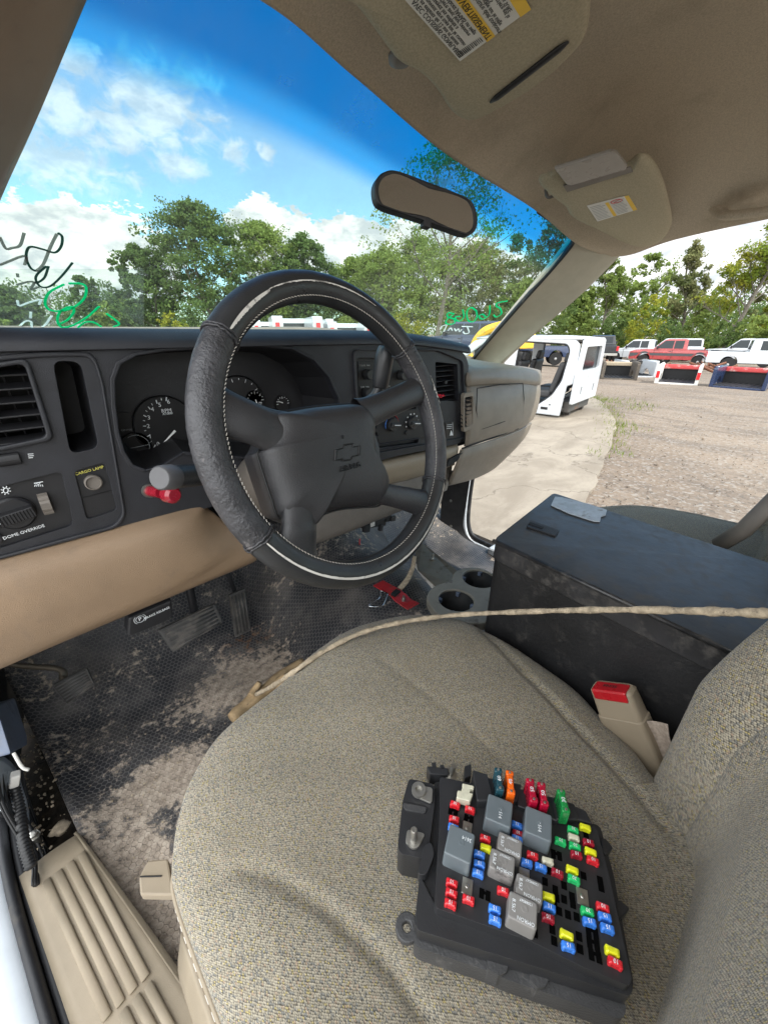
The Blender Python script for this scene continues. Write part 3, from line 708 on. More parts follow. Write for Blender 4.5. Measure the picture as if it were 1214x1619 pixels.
for pc, rad in (((403, 633), .019), ((446, 638), .016), ((216, 705), .022)):
    g, c = gauge(pc, rad); bm = bmesh.new()
    if pc[0] != 216:
        for k in range(9):
            a = R(180 - k * 22.5); d0 = V((math.cos(a), 0, math.sin(a))); tube(bm, [c + d0 * rad * .85 + V((0, -.0035, 0)), c + d0 * rad * (.6 if k % 4 == 0 else .72) + V((0, -.0035, 0))], .0005, 4)
        part('tick_marks', bm, 'white_ink', g)
        bm = bmesh.new(); a = R(-75 if pc[0] == 403 else 150); e = c + V((math.cos(a), 0, math.sin(a))) * rad * .7; tube(bm, [c + V((0, -.004, 0)) - V((0, 0, -.002)), e + V((0, -.004, 0))], .0009, 4); part('needle', bm, 'needle', g)
        if pc[0] == 403: text('FUEL', c + V((.009, -.003, -.007)), (1, 0, 0), (0, 0, 1), .004, 'dim_ink', g)
    else:
        tube(bm, [c + V((rad * .8 * math.cos(R(a)), -.0035, rad * .8 * math.sin(R(a)))) for a in range(-60, 130, 10)], .0005, 4)
        tube(bm, [c + V((-rad * .8, -.0035, -.002)), c + V((rad * .8, -.0035, 0))], .0005, 4); part('tick_marks', bm, 'dim_ink', g)
bm = bmesh.new(); panel(bm, rpoly([(gm_(*z1p(*p)).x, gm_(*z1p(*p)).z) for p in ((560, 462), (625, 465), (650, 555), (570, 560))], .003), [], my(YG - .001), .003); part('message_display', bm, 'gauge_face', dash)
ptext('CENTER', z1p(608, 546), z1p(625, 545), .004, 'dim_ink', y=YG - .002)

# --- centre stack: radio and heater controls
bm = bmesh.new(); panel(bm, stack_hole, [], my(Y0 + .012), .008); cs = part('radio_panel', bm, 'dark_plastic', dash)
z2 = lambda a, b: (380 + a / 2.529, 500 + b / 2.529)
bm = bmesh.new()
panel(bm, rpoly([pz(*z2(*p), Y0 + .011) for p in ((470, 180), (700, 185), (705, 320), (470, 320))], .003), [], my(Y0 + .0105), .003); part('radio_face', bm, 'gauge_face', dash, bevel=.001)
yy = Y0 + .0085
def knob(px, py, r, h, m='dark_plastic', y=yy, name='knob', ribs=0, pr=dash):
    c = at(px, py, 1, y); bm = bmesh.new(); fr = frame(c, (1, 0, 0), (0, 0, 1)); lathe(bm, [(r, 0), (r * .96, h * .8), (r * .86, h)], fr, 28)
    o = part(name, bm, m, pr, smooth=True, autos=35); return o, c
for p in ((505, 232), (500, 305), (640, 235)):
    k_, c = knob(*z2(*p), .010, .014, 'stalk_black')
for s, p, z in (('VOLUME  PWR', (497, 197), .0042), ('TUNE  TYPE', (497, 283), .0042), ('PUSH', (497, 292), .003), ('SEEK', (590, 200), .0042), ('SCAN', (560, 262), .004), ('AM FM', (590, 280), .004), ('RECALL', (690, 205), .0035)):
    ptext(s, z2(*p), z2(p[0] + 20, p[1]), z, 'dim_ink', y=yy)
hv = rpoly([pz(*z2(*p), Y0 + .004) for p in ((535, 385), (800, 360), (812, 480), (545, 505))], .006)
bm = bmesh.new(); panel(bm, hv, [], my(Y0 - .001), .005); part('heater_panel', bm, 'dark_plastic', dash, bevel=.002)
yy = Y0 - .0015
for p, r in (((606, 432), .0155), ((686, 425), .0155)):
    k_, c = knob(*z2(*p), r, .008, 'stalk_black', yy, 'heater_knob')
    fr = frame(c, (1, 0, 0), (0, 0, 1)); bm = bmesh.new(); box(bm, (0, 0, .011), (.026, .007, .008), fr @ Matrix.Rotation(R(-8), 4, 'Z')); part('knob_grip', bm, 'stalk_black', k_, bevel=.001)
    bm = bmesh.new(); box(bm, (.004, 0, .0152), (.018, .0018, .0006), fr @ Matrix.Rotation(R(-8), 4, 'Z')); part('pointer', bm, 'white_ink', k_)
    if p[0] == 606:
        for m_, a0, a1 in (('fuse_blue', 100, 200), ('red_plastic', -30, 90)):
            bm = bmesh.new(); tube(bm, [c + V((math.cos(R(a0 + (a1 - a0) * k / 12)) * .0195, -.0006, math.sin(R(a0 + (a1 - a0) * k / 12)) * .0195)) for k in range(13)], .0008, 4); part('heat_arc', bm, m_, k_)
    else:
        bm = bmesh.new()
        for k in range(8):
            a = R(200 - k * 32); box(bm, (0, 0, 0), (.003, .001, .003), Matrix.Translation(c + V((math.cos(a) * .020, 0, math.sin(a) * .020))) @ Matrix.Rotation(a, 4, 'Y'))
        part('mode_marks', bm, 'white_ink', k_)
for p in ((541, 455), (549, 484), (663, 465)):
    knob(*z2(*p), .005, .003, 'dark_plastic', yy, 'push_button')
bm = bmesh.new(); tube(bm, [at(*z2(550, 512), 1, Y0 - .004), at(*z2(720, 488), 1, Y0 - .004)], .0014, 5); tube(bm, [at(*z2(552, 535), 1, Y0 - .004), at(*z2(722, 510), 1, Y0 - .004)], .0014, 5); part('trim_line', bm, 'dash_black', dash)
# four wheel drive switch
bm = bmesh.new(); panel(bm, rpoly([pz(*z2(*p)) for p in ((815, 425), (855, 420), (860, 482), (820, 487))], .002), [], my(Y0 - .002), .003); part('switch_panel', bm, 'gauge_face', dash)
bm = bmesh.new()
for k in range(3): tube(bm, [at(*z2(825, 435 + k * 7), 1, Y0 - .0045), at(*z2(845, 433 + k * 7), 1, Y0 - .0045)], .0006, 4)
panel(bm, [(at(*z2(*p), 1, Y0).x, at(*z2(*p), 1, Y0).z) for p in ((838, 455), (846, 475), (832, 476))], [], my(Y0 - .004), .001)
tube(bm, [at(*z2(848, 425), 1, Y0 - .0045), at(*z2(850, 470), 1, Y0 - .0045)], .0005, 4)
part('switch_symbols', bm, 'white_ink', dash)
bm = bmesh.new()
for k in range(7): tube(bm, [at(*z2(785 + random.uniform(0, 25), 312 + random.uniform(0, 14)), 1, Y0 - .004), at(*z2(795 + random.uniform(0, 25), 316 + random.uniform(0, 12)), 1, Y0 - .010)], .0012, 5)
part('frayed_tab', bm, 'fuse_red', dash)

# --- tan knee panel under the bezel
def xz(px, py, y): p = at(px, py, 1, y); return (p.x, y, p.z)
bm = bmesh.new()
loft(bm, [[(-.22, .628, -.256), (-.05, .626, -.256), (.147, .626, -.255), xz(313, 801, .64), xz(322, 806, .65)],
          [(-.22, .606, -.275), (-.05, .604, -.274), (.12, .604, -.272), xz(330, 815, .63), xz(345, 828, .64)],
          [(-.22, .60, -.32), (-.05, .60, -.318), (.12, .60, -.315), xz(352, 838, .625), xz(370, 846, .63)],
          [(-.22, .605, -.36), (-.05, .605, -.358), (.12, .605, -.355), xz(380, 862, .62), xz(392, 868, .625)],
          [xz(-60, 1077, .615), xz(0, 1047, .615), xz(200, 963, .615), xz(380, 888, .62), xz(402, 878, .625)],
          [xz(-60, 1081, .64), xz(0, 1051, .64), xz(200, 967, .64), xz(380, 893, .64), xz(404, 882, .64)]], 10, 6)
part('knee_panel', bm, 'tan_vinyl', smooth=True, solid=.006)
bm = bmesh.new()       # right half of the knee panel, seen through the wheel
loft(bm, [[xz(455, 812, .655), xz(520, 792, .655), xz(600, 750, .655), xz(665, 730, .655), xz(705, 716, .66)],
          [xz(455, 835, .64), xz(520, 812, .64), xz(600, 775, .64), xz(665, 750, .64), xz(712, 735, .65)],
          [xz(470, 862, .64), xz(540, 838, .64), xz(620, 806, .64), xz(670, 786, .64), xz(705, 768, .65)],
          [xz(470, 866, .68), xz(540, 841, .68), xz(620, 809, .68), xz(670, 790, .68), xz(705, 772, .69)]], 8, 6)
part('knee_panel', bm, 'grey_trim', smooth=True, solid=.006)
bm = bmesh.new()
loft(bm, [[xz(590, 733, .64), xz(650, 720, .64), xz(700, 708, .64), xz(722, 702, .64)], [xz(592, 740, .618), xz(650, 727, .618), xz(700, 715, .618), xz(722, 710, .62)],
          [xz(600, 755, .618), xz(650, 745, .618), xz(700, 730, .618), xz(718, 724, .62)], [xz(602, 765, .63), xz(650, 754, .63), xz(700, 739, .63), xz(716, 733, .63)]], 6, 5)
part('lower_trim', bm, 'tan_trim', smooth=True, solid=.006)

# --- passenger side
pd = None; bm = bmesh.new()
loft(bm, [[(.80, 1.05, -.02), (1.0, 1.03, -.04), (1.36, .98, -.13)],
          [(.80, .80, -.055), (1.0, .80, -.07), (1.37, .80, -.115)],
          [xz(733, 581, .68), xz(790, 583, .68), xz(849, 588, .70)],
          [xz(734, 588, .635), xz(790, 587, .635), xz(852, 592, .66)],
          [xz(735, 598, .62), xz(790, 597, .62), xz(852, 602, .645)],
          [xz(735, 609, .622), xz(790, 605, .622), xz(849, 608, .645)]], 8, 6)
pd = part('passenger_dash', bm, 'passenger_trim', smooth=True, solid=.008)
bm = bmesh.new()
loft(bm, [[xz(735, 607, .632), xz(790, 604, .632), xz(830, 603, .64), xz(851, 606, .66)],
          [xz(735, 650, .615), xz(790, 635, .61), xz(830, 625, .62), xz(851, 622, .65)],
          [xz(735, 692, .612), xz(790, 672, .605), xz(825, 660, .615), xz(847, 645, .65)],
          [xz(733, 705, .615), xz(785, 690, .61), xz(820, 677, .62), xz(840, 662, .65)]], 8, 8)
part('airbag_panel', bm, 'passenger_trim', pd, smooth=True, solid=.006)
bm = bmesh.new()
loft(bm, [[xz(727, 711, .612), xz(780, 694, .606), xz(815, 681, .615), xz(838, 668, .65)],
          [xz(722, 728, .608), xz(770, 712, .604), xz(808, 700, .615), xz(830, 686, .65)],
          [xz(714, 748, .62), xz(760, 732, .62), xz(797, 717, .63), xz(815, 705, .66)],
          [xz(706, 766, .66), xz(745, 756, .66), xz(775, 742, .67), xz(790, 730, .69)]], 8, 8)
gb = part('glovebox_door', bm, 'passenger_trim', pd, smooth=True, solid=.006)
bm = bmesh.new(); tube(bm, [xz(730, 709, .607), xz(782, 691, .602), xz(818, 678, .611), xz(839, 664, .645)], .0022, 5); tube(bm, [xz(754, 614, .609), xz(790, 608, .606), xz(826, 606, .612), xz(828, 630, .609), xz(826, 655, .608), xz(790, 669, .598), xz(757, 680, .604), xz(753, 650, .606), xz(754, 614, .609)], .0012, 4); part('panel_gap', bm, 'pure_black', pd)
for cxp, cyp, wpx, hpx, yv in ((741, 650, 16, 62, .604), (841, 624, 13, 54, .642)):
    a = [pz(cxp - wpx / 2, cyp - hpx / 2 + 3, yv), pz(cxp + wpx / 2, cyp - hpx / 2, yv), pz(cxp + wpx / 2, cyp + hpx / 2 - 5, yv), pz(cxp - wpx / 2, cyp + hpx / 2 + 3, yv)]
    o = rpoly(a, .008); c0 = V((sum(p[0] for p in o) / len(o), sum(p[1] for p in o) / len(o))); inn = [tuple(c0 + (V(p) - c0) * .78) for p in o]
    bm = bmesh.new(); panel(bm, o, [inn], my(yv), .010); v = part('air_vent', bm, 'passenger_trim', pd, bevel=.002)
    bm = bmesh.new(); panel(bm, inn, [], my(yv + .022), .002); x0, x1 = min(p[0] for p in inn), max(p[0] for p in inn); z0, z1_ = min(p[1] for p in inn), max(p[1] for p in inn)
    part('duct', bm, 'pure_black', v)
    bm = bmesh.new()
    for k in range(8):
        z = z0 + (z1_ - z0) * (k + .5) / 8; box(bm, (0, 0, 0), (x1 - x0, .014, .0025), Matrix.Translation(((x0 + x1) / 2, yv + .010, z)) @ Matrix.Rotation(R(20), 4, 'X'))
    part('slats', bm, 'dark_plastic', v)
bm = bmesh.new(); panel(bm, rpoly([pz(*z2(*p), .60) for p in ((838, 575), (893, 545), (870, 580), (830, 605))], .003), [], my(.603), .006); part('glovebox_latch', bm, 'pure_black', gb)

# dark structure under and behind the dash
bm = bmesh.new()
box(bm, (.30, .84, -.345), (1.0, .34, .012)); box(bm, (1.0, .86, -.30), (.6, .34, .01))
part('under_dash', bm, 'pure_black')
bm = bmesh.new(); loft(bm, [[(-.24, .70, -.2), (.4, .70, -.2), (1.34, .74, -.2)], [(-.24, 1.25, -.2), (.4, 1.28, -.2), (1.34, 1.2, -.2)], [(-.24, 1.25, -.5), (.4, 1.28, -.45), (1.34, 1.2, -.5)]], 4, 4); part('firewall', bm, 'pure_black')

# --- cab floor under a rubber mat
def tun(x): return .17 * max(0, 1 - ((x - .60) / .27) ** 2) ** 1.1 if abs(x - .60) < .27 else 0
def fl(u, v):
    y = -1.0 + v * 2.15; xl = -.13 - .16 * (y - .55) if y > .2 else -.10
    x = xl + (1.20 - xl) * u; z = FZ + tun(x) * min(1, .75 + .25 * max(0, y))
    if y > .80: z += (y - .80) ** 2 * 3.4
    z += .022 * math.exp(-((x - xl) / .03) ** 2) + .004 * math.sin(x * 31 + y * 9) * math.sin(y * 23)
    return V((x, y, z))
def fuv(u, v):
    y = -1.0 + v * 2.15; xl = -.13 - .16 * (y - .55) if y > .2 else -.10; x = xl + (1.20 - xl) * u
    return (x + .0, y + (max(0, y - .80) ** 2 * 1.6))
bm = bmesh.new(); grid(bm, fl, 110, 160, uvf=fuv); part('floor_mat', bm, 'floor_mat_rubber', smooth=True, solid=.004)
bm = bmesh.new(); box(bm, (.5, .1, FZ - .04), (1.62, 2.3, .03)); part('floor_pan', bm, 'dirt_black')

# --- door sill, driver's side
bm = bmesh.new()
sl = [(-.211, .587), (-.17, .366), (-.13, .15), (-.09, -.1), (-.09, -.4)]; sr = [(-.136, .595), (-.075, .38), (-.022, .17), (.03, -.1), (.03, -.4)]
loft(bm, [[(*p, -.742) for p in sl], [((p[0] + q[0]) / 2, (p[1] + q[1]) / 2, -.738) for p, q in zip(sl, sr)], [(*q, -.742) for q in sr]], 6, 4)
sp = part('sill_plate', bm, 'tan_trim', smooth=True, solid=.006)
bm = bmesh.new()
zr = lambda a, b: (a / 2.795, 1040 + b / 2.795)
def ribpt(px, py): p = at(px, py, 2, -.736); return p
for a, b in (((205, 985), (475, 1590)), ((258, 945), (535, 1530)), ((310, 905), (592, 1470)), ((360, 865), (645, 1415))):
    A, B = ribpt(*zr(*a)), ribpt(*zr(*b)); tube(bm, [A, B], .0052, 10, flat=(.42, 1))
for a, b in (((545, 1560), (640, 1760)), ((600, 1500), (740, 1760)), ((655, 1445), (820, 1760))):
    A, B = ribpt(*zr(*a)), ribpt(*zr(*b)); tube(bm, [A, B], .0052, 10, flat=(.42, 1))
part('tread_ribs', bm, 'tan_trim', sp, smooth=True)
bm = bmesh.new(); e = [(-.139, .60), (-.080, .38), (-.026, .17), (.028, -.1), (.028, -.4)]
loft(bm, [[(*p, -.741) for p in e], [(p[0] + .006, p[1] - .003, -.77) for p in e]], 6, 3); part('plate_lip', bm, 'tan_trim', sp, smooth=True, solid=.004)
# white rocker and body side
bm = bmesh.new()
ry = [1.05, .80, .62, .40, .15, -.2, -.6]; off = [-.010, -.014, -.004, .030, .075, .12, .12]
cx_ = lambda k, dx, z: [(-.225 + off[i] * 1.0 + dx, ry[i], z) for i in range(7)]
loft(bm, [cx_(0, .0, -.765), cx_(0, -.012, -.745), cx_(0, -.05, -.742), cx_(0, -.13, -.755), cx_(0, -.16, -.80), cx_(0, -.165, -1.0)], 6, 5)
part('rocker_panel', bm, 'painted_white', smooth=True, solid=.004)
bm = bmesh.new()
tube(bm, spline([(-.225 + off[i] + .004, ry[i], -.742) for i in range(1, 7)], 8), .0085, 10, flat=(1.3, .85)); tube(bm, spline([(-.225 + off[i] + .017, ry[i], -.748) for i in range(1, 7)], 8), .006, 8)
part('door_seal', bm, 'rubber_seal', smooth=True)
# kick area at the far left: hinge pillar, module, wiring
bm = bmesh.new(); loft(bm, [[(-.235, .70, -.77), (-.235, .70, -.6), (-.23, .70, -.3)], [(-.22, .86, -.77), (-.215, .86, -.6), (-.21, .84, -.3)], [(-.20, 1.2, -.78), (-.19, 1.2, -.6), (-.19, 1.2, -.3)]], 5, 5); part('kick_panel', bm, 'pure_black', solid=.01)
bm = bmesh.new()
loft(bm, [[tuple(at(*p, 0, -.205)) for p in ((-30, 1190), (10, 1215), (32, 1270))], [tuple(at(*p, 0, -.212)) for p in ((-30, 1270), (10, 1290), (45, 1352))]], 6, 6)
part('hinge_pillar', bm, 'painted_white', smooth=True, solid=.01)
bm = bmesh.new()
def ax(px, py, x): return at(px, py, 0, x)
mo = [ax(*p, -.17) for p in ((-6, 1115), (24, 1103), (44, 1165), (44, 1178), (18, 1192), (-6, 1120))]
mv = [bm.verts.new(p) for p in mo[:5]]; mw = [bm.verts.new(p + V((-.03, .02, -.008))) for p in mo[:5]]
bm.faces.new(mv); bm.faces.new(list(reversed(mw)))
for i in range(5): bm.faces.new((mv[i], mw[i], mw[(i + 1) % 5], mv[(i + 1) % 5]))
bmesh.ops.recalc_face_normals(bm, faces=bm.faces[:]); mod = part('control_module', bm, 'module_plastic', bevel=.003)
bm = bmesh.new(); random.seed(3)
for k in range(9):
    x0 = -30 + k * 6; pts = [ax(x0 + random.uniform(-5, 5), 1090 + k * 4, -.205), ax(x0 + 10 + random.uniform(-6, 6), 1180 + random.uniform(-10, 10), -.20), ax(x0 + 28 + random.uniform(-6, 6), 1270, -.20), ax(48 + k * 4, 1350 + random.uniform(-6, 14), -.19), ax(52 + k * 4, 1400, -.19)]
    tube(bm, spline(pts, 6), random.choice((.0016, .0022, .003)), 6)
part('wiring', bm, 'cable_black', smooth=True)
bm = bmesh.new(); cp = spline([ax(22, 1238, -.19), ax(32, 1280, -.19), ax(38, 1330, -.188), ax(50, 1372, -.185)], 26)
tube(bm, cp, lambda t: .0068 + .0012 * math.sin(t * 150), 10); part('corrugated_conduit', bm, 'cable_black', smooth=True)
bm = bmesh.new(); c = ax(24, 1232, -.185); box(bm, (0, 0, 0), (.012, .014, .022), Matrix.Translation(c) @ Matrix.Rotation(.4, 4, 'Y')); part('cable_clip', bm, 'worn_white', bevel=.002)
bm = bmesh.new(); tube(bm, spline([ax(22, 1190, -.168), ax(35, 1212, -.165), ax(46, 1217, -.16)], 4), [.0025] * 9, 6); part('wire_end', bm, 'worn_white', smooth=True)
bm = bmesh.new(); tube(bm, spline([at(45, 1216, 2, -.755), at(66, 1205, 2, -.752), at(82, 1195, 2, -.75), at(76, 1185, 2, -.75), at(60, 1184, 2, -.75)], 6), .0007, 5); part('loose_wire', bm, 'cable_black')
bm = bmesh.new(); c = at(56, 1322, 2, -.745)
lathe(bm, [(.008, 0), (.008, .003), (.006, .003), (.006, .010), (.003, .011)], frame(c, (1, 0, 0), (0, 1, .2)), 6); cyl(bm, c + V((0, 0, -.02)), c, .004); part('bolt', bm, 'zinc')

# --- steering wheel
WC = V((.2894, .3865, -.1148)); TL, YW, WR = .3473, .103, .175
e1 = V((math.cos(YW), math.sin(YW), 0)); n0 = V((math.sin(YW), -math.cos(YW), 0)); e2 = V((0, 0, math.cos(TL))) - n0 * math.sin(TL); wn = e1.cross(e2)
FW = Matrix.Identity(4)
for i in range(3): FW[i][0], FW[i][1], FW[i][2], FW[i][3] = e1[i], e2[i], wn[i], WC[i]
FWI = FW.inverted()
def wl(px, py, h=0): return FWI @ on(px, py, WC + wn * h, wn)
def rim(bm, r0, r1, a0, a1, n, m=20, off=(0, 0), sc=(1, 1), wr=None, mi=0, closed=False):
    """section angle 0 = outwards, 90 = towards the driver"""
    uvl = bm.loops.layers.uv.verify(); V_ = []
    for i in range(n + (0 if closed else 1)):
        a = R(a0 + (a1 - a0) * i / n); er = V((math.cos(a), math.sin(a), 0)); row = []
        for k in range(m):
            b = 2 * math.pi * k / m; rr = r0 * (1 + (wr(a, b) if wr else 0)); q = er * (r1 + off[0] + rr * sc[0] * math.cos(b)) + V((0, 0, off[1] + rr * sc[1] * math.sin(b))); row.append(bm.verts.new(FW @ q))
        V_.append(row)
    cnt = n if closed else n
    for i in range(cnt):
        A, B = V_[i], V_[(i + 1) % len(V_)]
        for k in range(m):
            f = bm.faces.new((A[k], B[k], B[(k + 1) % m], A[(k + 1) % m])); f.material_index = mi
def wrk(a, b):   # cracks and wrinkles of the worn leather
    return .010 * math.sin(a * 160 + 3 * math.sin(b * 3)) * max(0, math.sin(b * 2 + a * 9)) + .012 * math.sin(a * 57 + b * 2.2) * math.sin(a * 23 + b) + .01 * math.sin(a * 9)
bm = bmesh.new(); rim(bm, .0166, WR, 0, 360, 720, 22, wr=wrk, closed=True)
sw_ = part('steering_wheel', bm, 'leather', smooth=True)
aU = math.degrees(math.atan2(*reversed(wl(342, 528)[:2]))); aL = math.degrees(math.atan2(*reversed(wl(405, 855)[:2]))) % 360; aR1 = math.degrees(math.atan2(*reversed(wl(645, 540)[:2]))); aR2 = math.degrees(math.atan2(*reversed(wl(700, 768)[:2])))
aU2 = aU % 360
print('angles', aU, aL, aR1, aR2)
bm = bmesh.new()     # smoother leather sections at top and bottom sit proud of the side grips
rim(bm, .0172, WR, aR1, aU2, 160, 22, wr=lambda a, b: .004 * math.sin(a * 40 + b)); part('grip_cover', bm, 'stalk_black', sw_, smooth=True)
bm = bmesh.new(); rim(bm, .0172, WR, aL, aR2 + 360, 160, 22, wr=lambda a, b: .004 * math.sin(a * 40 + b)); part('grip_cover', bm, 'stalk_black', sw_, smooth=True)
bm = bmesh.new()
for i in range(230):
    a = R(i * 360 / 230); er = V((math.cos(a), math.sin(a), 0)); et = V((-math.sin(a), math.cos(a), 0)); b = R(140)
    c = er * (WR + .0178 * math.cos(b)) + V((0, 0, .0178 * math.sin(b))); tube(bm, [FW @ (c - et * .0014 - er * .0005), FW @ (c + et * .0014 + er * .0005)], .00045, 4)
part('stitching', bm, 'thread', sw_)
def strip(a0, a1, b0, b1, rr, n=60, ragged=.0): # thin pale strip where the leather has peeled back
    bm = bmesh.new(); pr = None; random.seed(int(a0))
    for i in range(n + 1):
        t = i / n; a = R(a0 + (a1 - a0) * t); w_ = (b1 - b0) * (.35 + .65 * math.sin(math.pi * min(1, max(0, t))) ** .5) * (1 + ragged * random.uniform(-1, 1)); er = V((math.cos(a), math.sin(a), 0)); row = []
        for b in (b0, b0 + w_ / 2, b0 + w_):
            row.append(bm.verts.new(FW @ (er * (WR + rr * math.cos(R(b))) + V((0, 0, rr * math.sin(R(b)))))))
        if pr: bm.faces.new((pr[0], row[0], row[1], pr[1])); bm.faces.new((pr[1], row[1], row[2], pr[2]))
        pr = row
    part('worn_strip', bm, 'worn_white', sw_)
strip(aU2 - 1, aU2 - 24, 92, 104, .0178, ragged=.12); strip(aU2 - 24, aR1 + 25, 90, 95, .0178, 80, .3)
strip(aL + 1, aR2 + 359, 74, 84, .0178, 90, .1); strip(18, 4, 50, 78, .0176, 30, .5)
for a_ in (aU2, aL, aR1, aR2):      # lumpy seams where the leather sections of the wrap meet
    er = V((math.cos(R(a_)), math.sin(R(a_)), 0)); et = V((-er.y, er.x, 0)); bm = bmesh.new(); random.seed(int(a_))
    for o_ in (-.0016, .0018):
        tube(bm, [FW @ (er * (WR + .0178 * math.cos(R(b))) + V((0, 0, .0178 * math.sin(R(b)))) + et * (o_ + random.uniform(-.0011, .0011))) for b in range(-60, 250, 12)], .0013, 6)
    part('wrap_seam', bm, 'leather', sw_, smooth=True)
# hub pad and spokes
z3 = lambda a, b: (280 + a / 2.759, 420 + b / 2.759)
HP = .004
padpx = [(412, 640), (500, 625), (600, 608), (700, 598), (790, 594), (830, 612), (858, 650), (870, 690), (868, 760), (875, 840), (895, 905), (938, 960), (930, 1010), (905, 1045), (850, 1050), (740, 1060), (660, 1085), (625, 1115), (603, 1158), (555, 1130), (500, 1108), (462, 1085), (440, 1020), (410, 930), (385, 850), (376, 810), (395, 780), (412, 720)]
pad = [wl(*z3(*p), .012) for p in padpx]; pad = spline([FW @ V((p.x, p.y, -.004)) for p in pad], 5, closed=True)
pc = FW @ V((0, .0, -.004)); bm = bmesh.new()
pillow(bm, pad, pc, wn, [(.12, .0285), (.3, .028), (.5, .027), (.66, .025), (.78, .022), (.86, .019), (.93, .0135), (.975, .006), (1.0, -.002), (1.005, -.012), (.99, -.03)])
hub = part('airbag_cover', bm, 'pad_rubber', sw_, smooth=True)
bm = bmesh.new(); lathe(bm, [(.045, -.05), (.05, -.022), (.05, -.004), (.03, .0)], FW @ Matrix.Translation((0, -.02, 0)), 32); part('hub', bm, 'pad_rubber', sw_, smooth=True, autos=40)
def spoke(px0, px1, w0, w1, th=.011, mid=None):
    a, b = wl(*z3(*px0)), wl(*z3(*px1)); a = V((a.x, a.y, .002)); b = V((b.x, b.y, -.001)); d = (b - a).normalized()
    P = [a - d * .02, a, a * .6 + b * .4 + V((0, 0, .002)), b, b + d * .015]; P = spline(P, 5); n = len(P); bm = bmesh.new(); s = V((-d.y, d.x, 0)); rings = []
    for i, p in enumerate(P):
        t = i / (n - 1); wv = w0 * (1 - t) + w1 * t - .25 * (w0 + w1) / 2 * math.sin(math.pi * t); rings.append([bm.verts.new(FW @ (p + s * math.cos(2 * math.pi * k / 14) * wv + V((0, 0, math.sin(2 * math.pi * k / 14) * th)))) for k in range(14)])
    for A, B in zip(rings, rings[1:]):
        for k in range(14): bm.faces.new((A[k], B[k], B[(k + 1) % 14], A[(k + 1) % 14]))
    bmesh.ops.recalc_face_normals(bm, faces=bm.faces[:]); part('spoke', bm, 'pad_rubber', sw_, smooth=True)
spoke((400, 722), (205, 640), .030, .030); spoke((835, 640), (1050, 545), .024, .026); spoke((530, 1110), (520, 1230), .026, .034); spoke((915, 1000), (1080, 1040), .016, .030)
# raised emblem and lettering on the pad
def padz(p2):   # pad surface height is nearly flat in the middle
    return .0275
EM = [(686, 852), (689, 802), (722, 795), (727, 779), (770, 773), (768, 789), (803, 783), (799, 827), (766, 834), (761, 849), (720, 854), (722, 846)]
PE = [FWI @ on(*z3(*p), WC + wn * .0245, wn) for p in EM]; cE = sum((V((p.x, p.y)) for p in PE), V((0, 0))) / len(PE)
inn = [tuple(cE + (V((p.x, p.y)) - cE) * .82) for p in PE]
bm = bmesh.new(); panel(bm, [(p.x, p.y) for p in PE], [inn], FW @ Matrix.Translation((0, 0, .0252)), .003); part('emblem', bm, 'gauge_face', hub, bevel=.0006, seg=1)
c = on(*z3(757, 878), WC + wn * .0245, wn); c2 = on(*z3(795, 868), WC + wn * .0245, wn); text('AIR BAG', c, c2 - c, e2, .0088, 'gauge_face', hub, thick=.0008)
c = on(*z3(724, 748), WC + wn * .0255, wn); text('P', c, c2 - on(*z3(757, 878), WC + wn * .0245, wn), e2, .006, 'gauge_face', hub, thick=.0006)
bm = bmesh.new(); tube(bm, [pc + (p - pc) * 1.004 + wn * .004 for p in pad], .0013, 6, closed=True); part('pad_seam', bm, 'gauge_face', hub, smooth=True)
# column
bm = bmesh.new(); c0 = WC - wn * .045 - e2 * .012; tube(bm, [c0, c0 + (V((.268, .66, -.262)) - c0) * .3, V((.268, .66, -.262))], [.042, .052, .056], 28); col_ = part('steering_column', bm, 'grey_trim', smooth=True)
# shift lever
def wy(px, py, y): return at(px, py, 1, y)
bm = bmesh.new(); tube(bm, spline([wy(430, 668, .50), wy(500, 662, .50), wy(560, 645, .49), wy(588, 630, .48), wy(600, 612, .475)], 8), [.0085] * 33, 12); tube(bm, spline([wy(601, 612, .475), wy(603, 595, .473), wy(608, 565, .47), wy(612, 553, .47), wy(613, 549, .47)], 6), lambda t: (.0125 + .002 * math.sin(t * 3)) * (1 if t < .9 else 1 - (t - .9) * 5), 16)
part('shift_lever', bm, 'stalk_black', smooth=True)
# wiper and signal stalk with grey cap, red knob
bm = bmesh.new(); a, b = wy(345, 748, .47), wy(274, 754, .42); tube(bm, [a, a * .5 + b * .5, b], [.012, .0125, .012], 20); st = part('signal_stalk', bm, 'stalk_black', smooth=True, autos=50)
bm = bmesh.new(); d = (b - a).normalized(); tube(bm, [b, b + d * .002, b + d * .018, b + d * .020], [.0125, .0130, .0122, .0105], 24); part('stalk_cap', bm, 'stalk_cap', st, smooth=True, autos=40)
bm = bmesh.new(); a, b = wy(236, 776, .595), wy(270, 782, .545); d = (b - a).normalized(); tube(bm, [a, a + d * .012, a + d * .03], [.0075, .0075, .0075], 18); tube(bm, [b - d * .01, b - d * .006, b + d * .006, b + d * .010], [.006, .0115, .0115, .008], 18)
rk = part('red_knob', bm, 'fuse_dark', smooth=True, autos=40)
bm = bmesh.new(); tube(bm, [a - d * .002, a + d * .004], [.0095, .0095], 20); part('knob_collar', bm, 'zinc', rk)

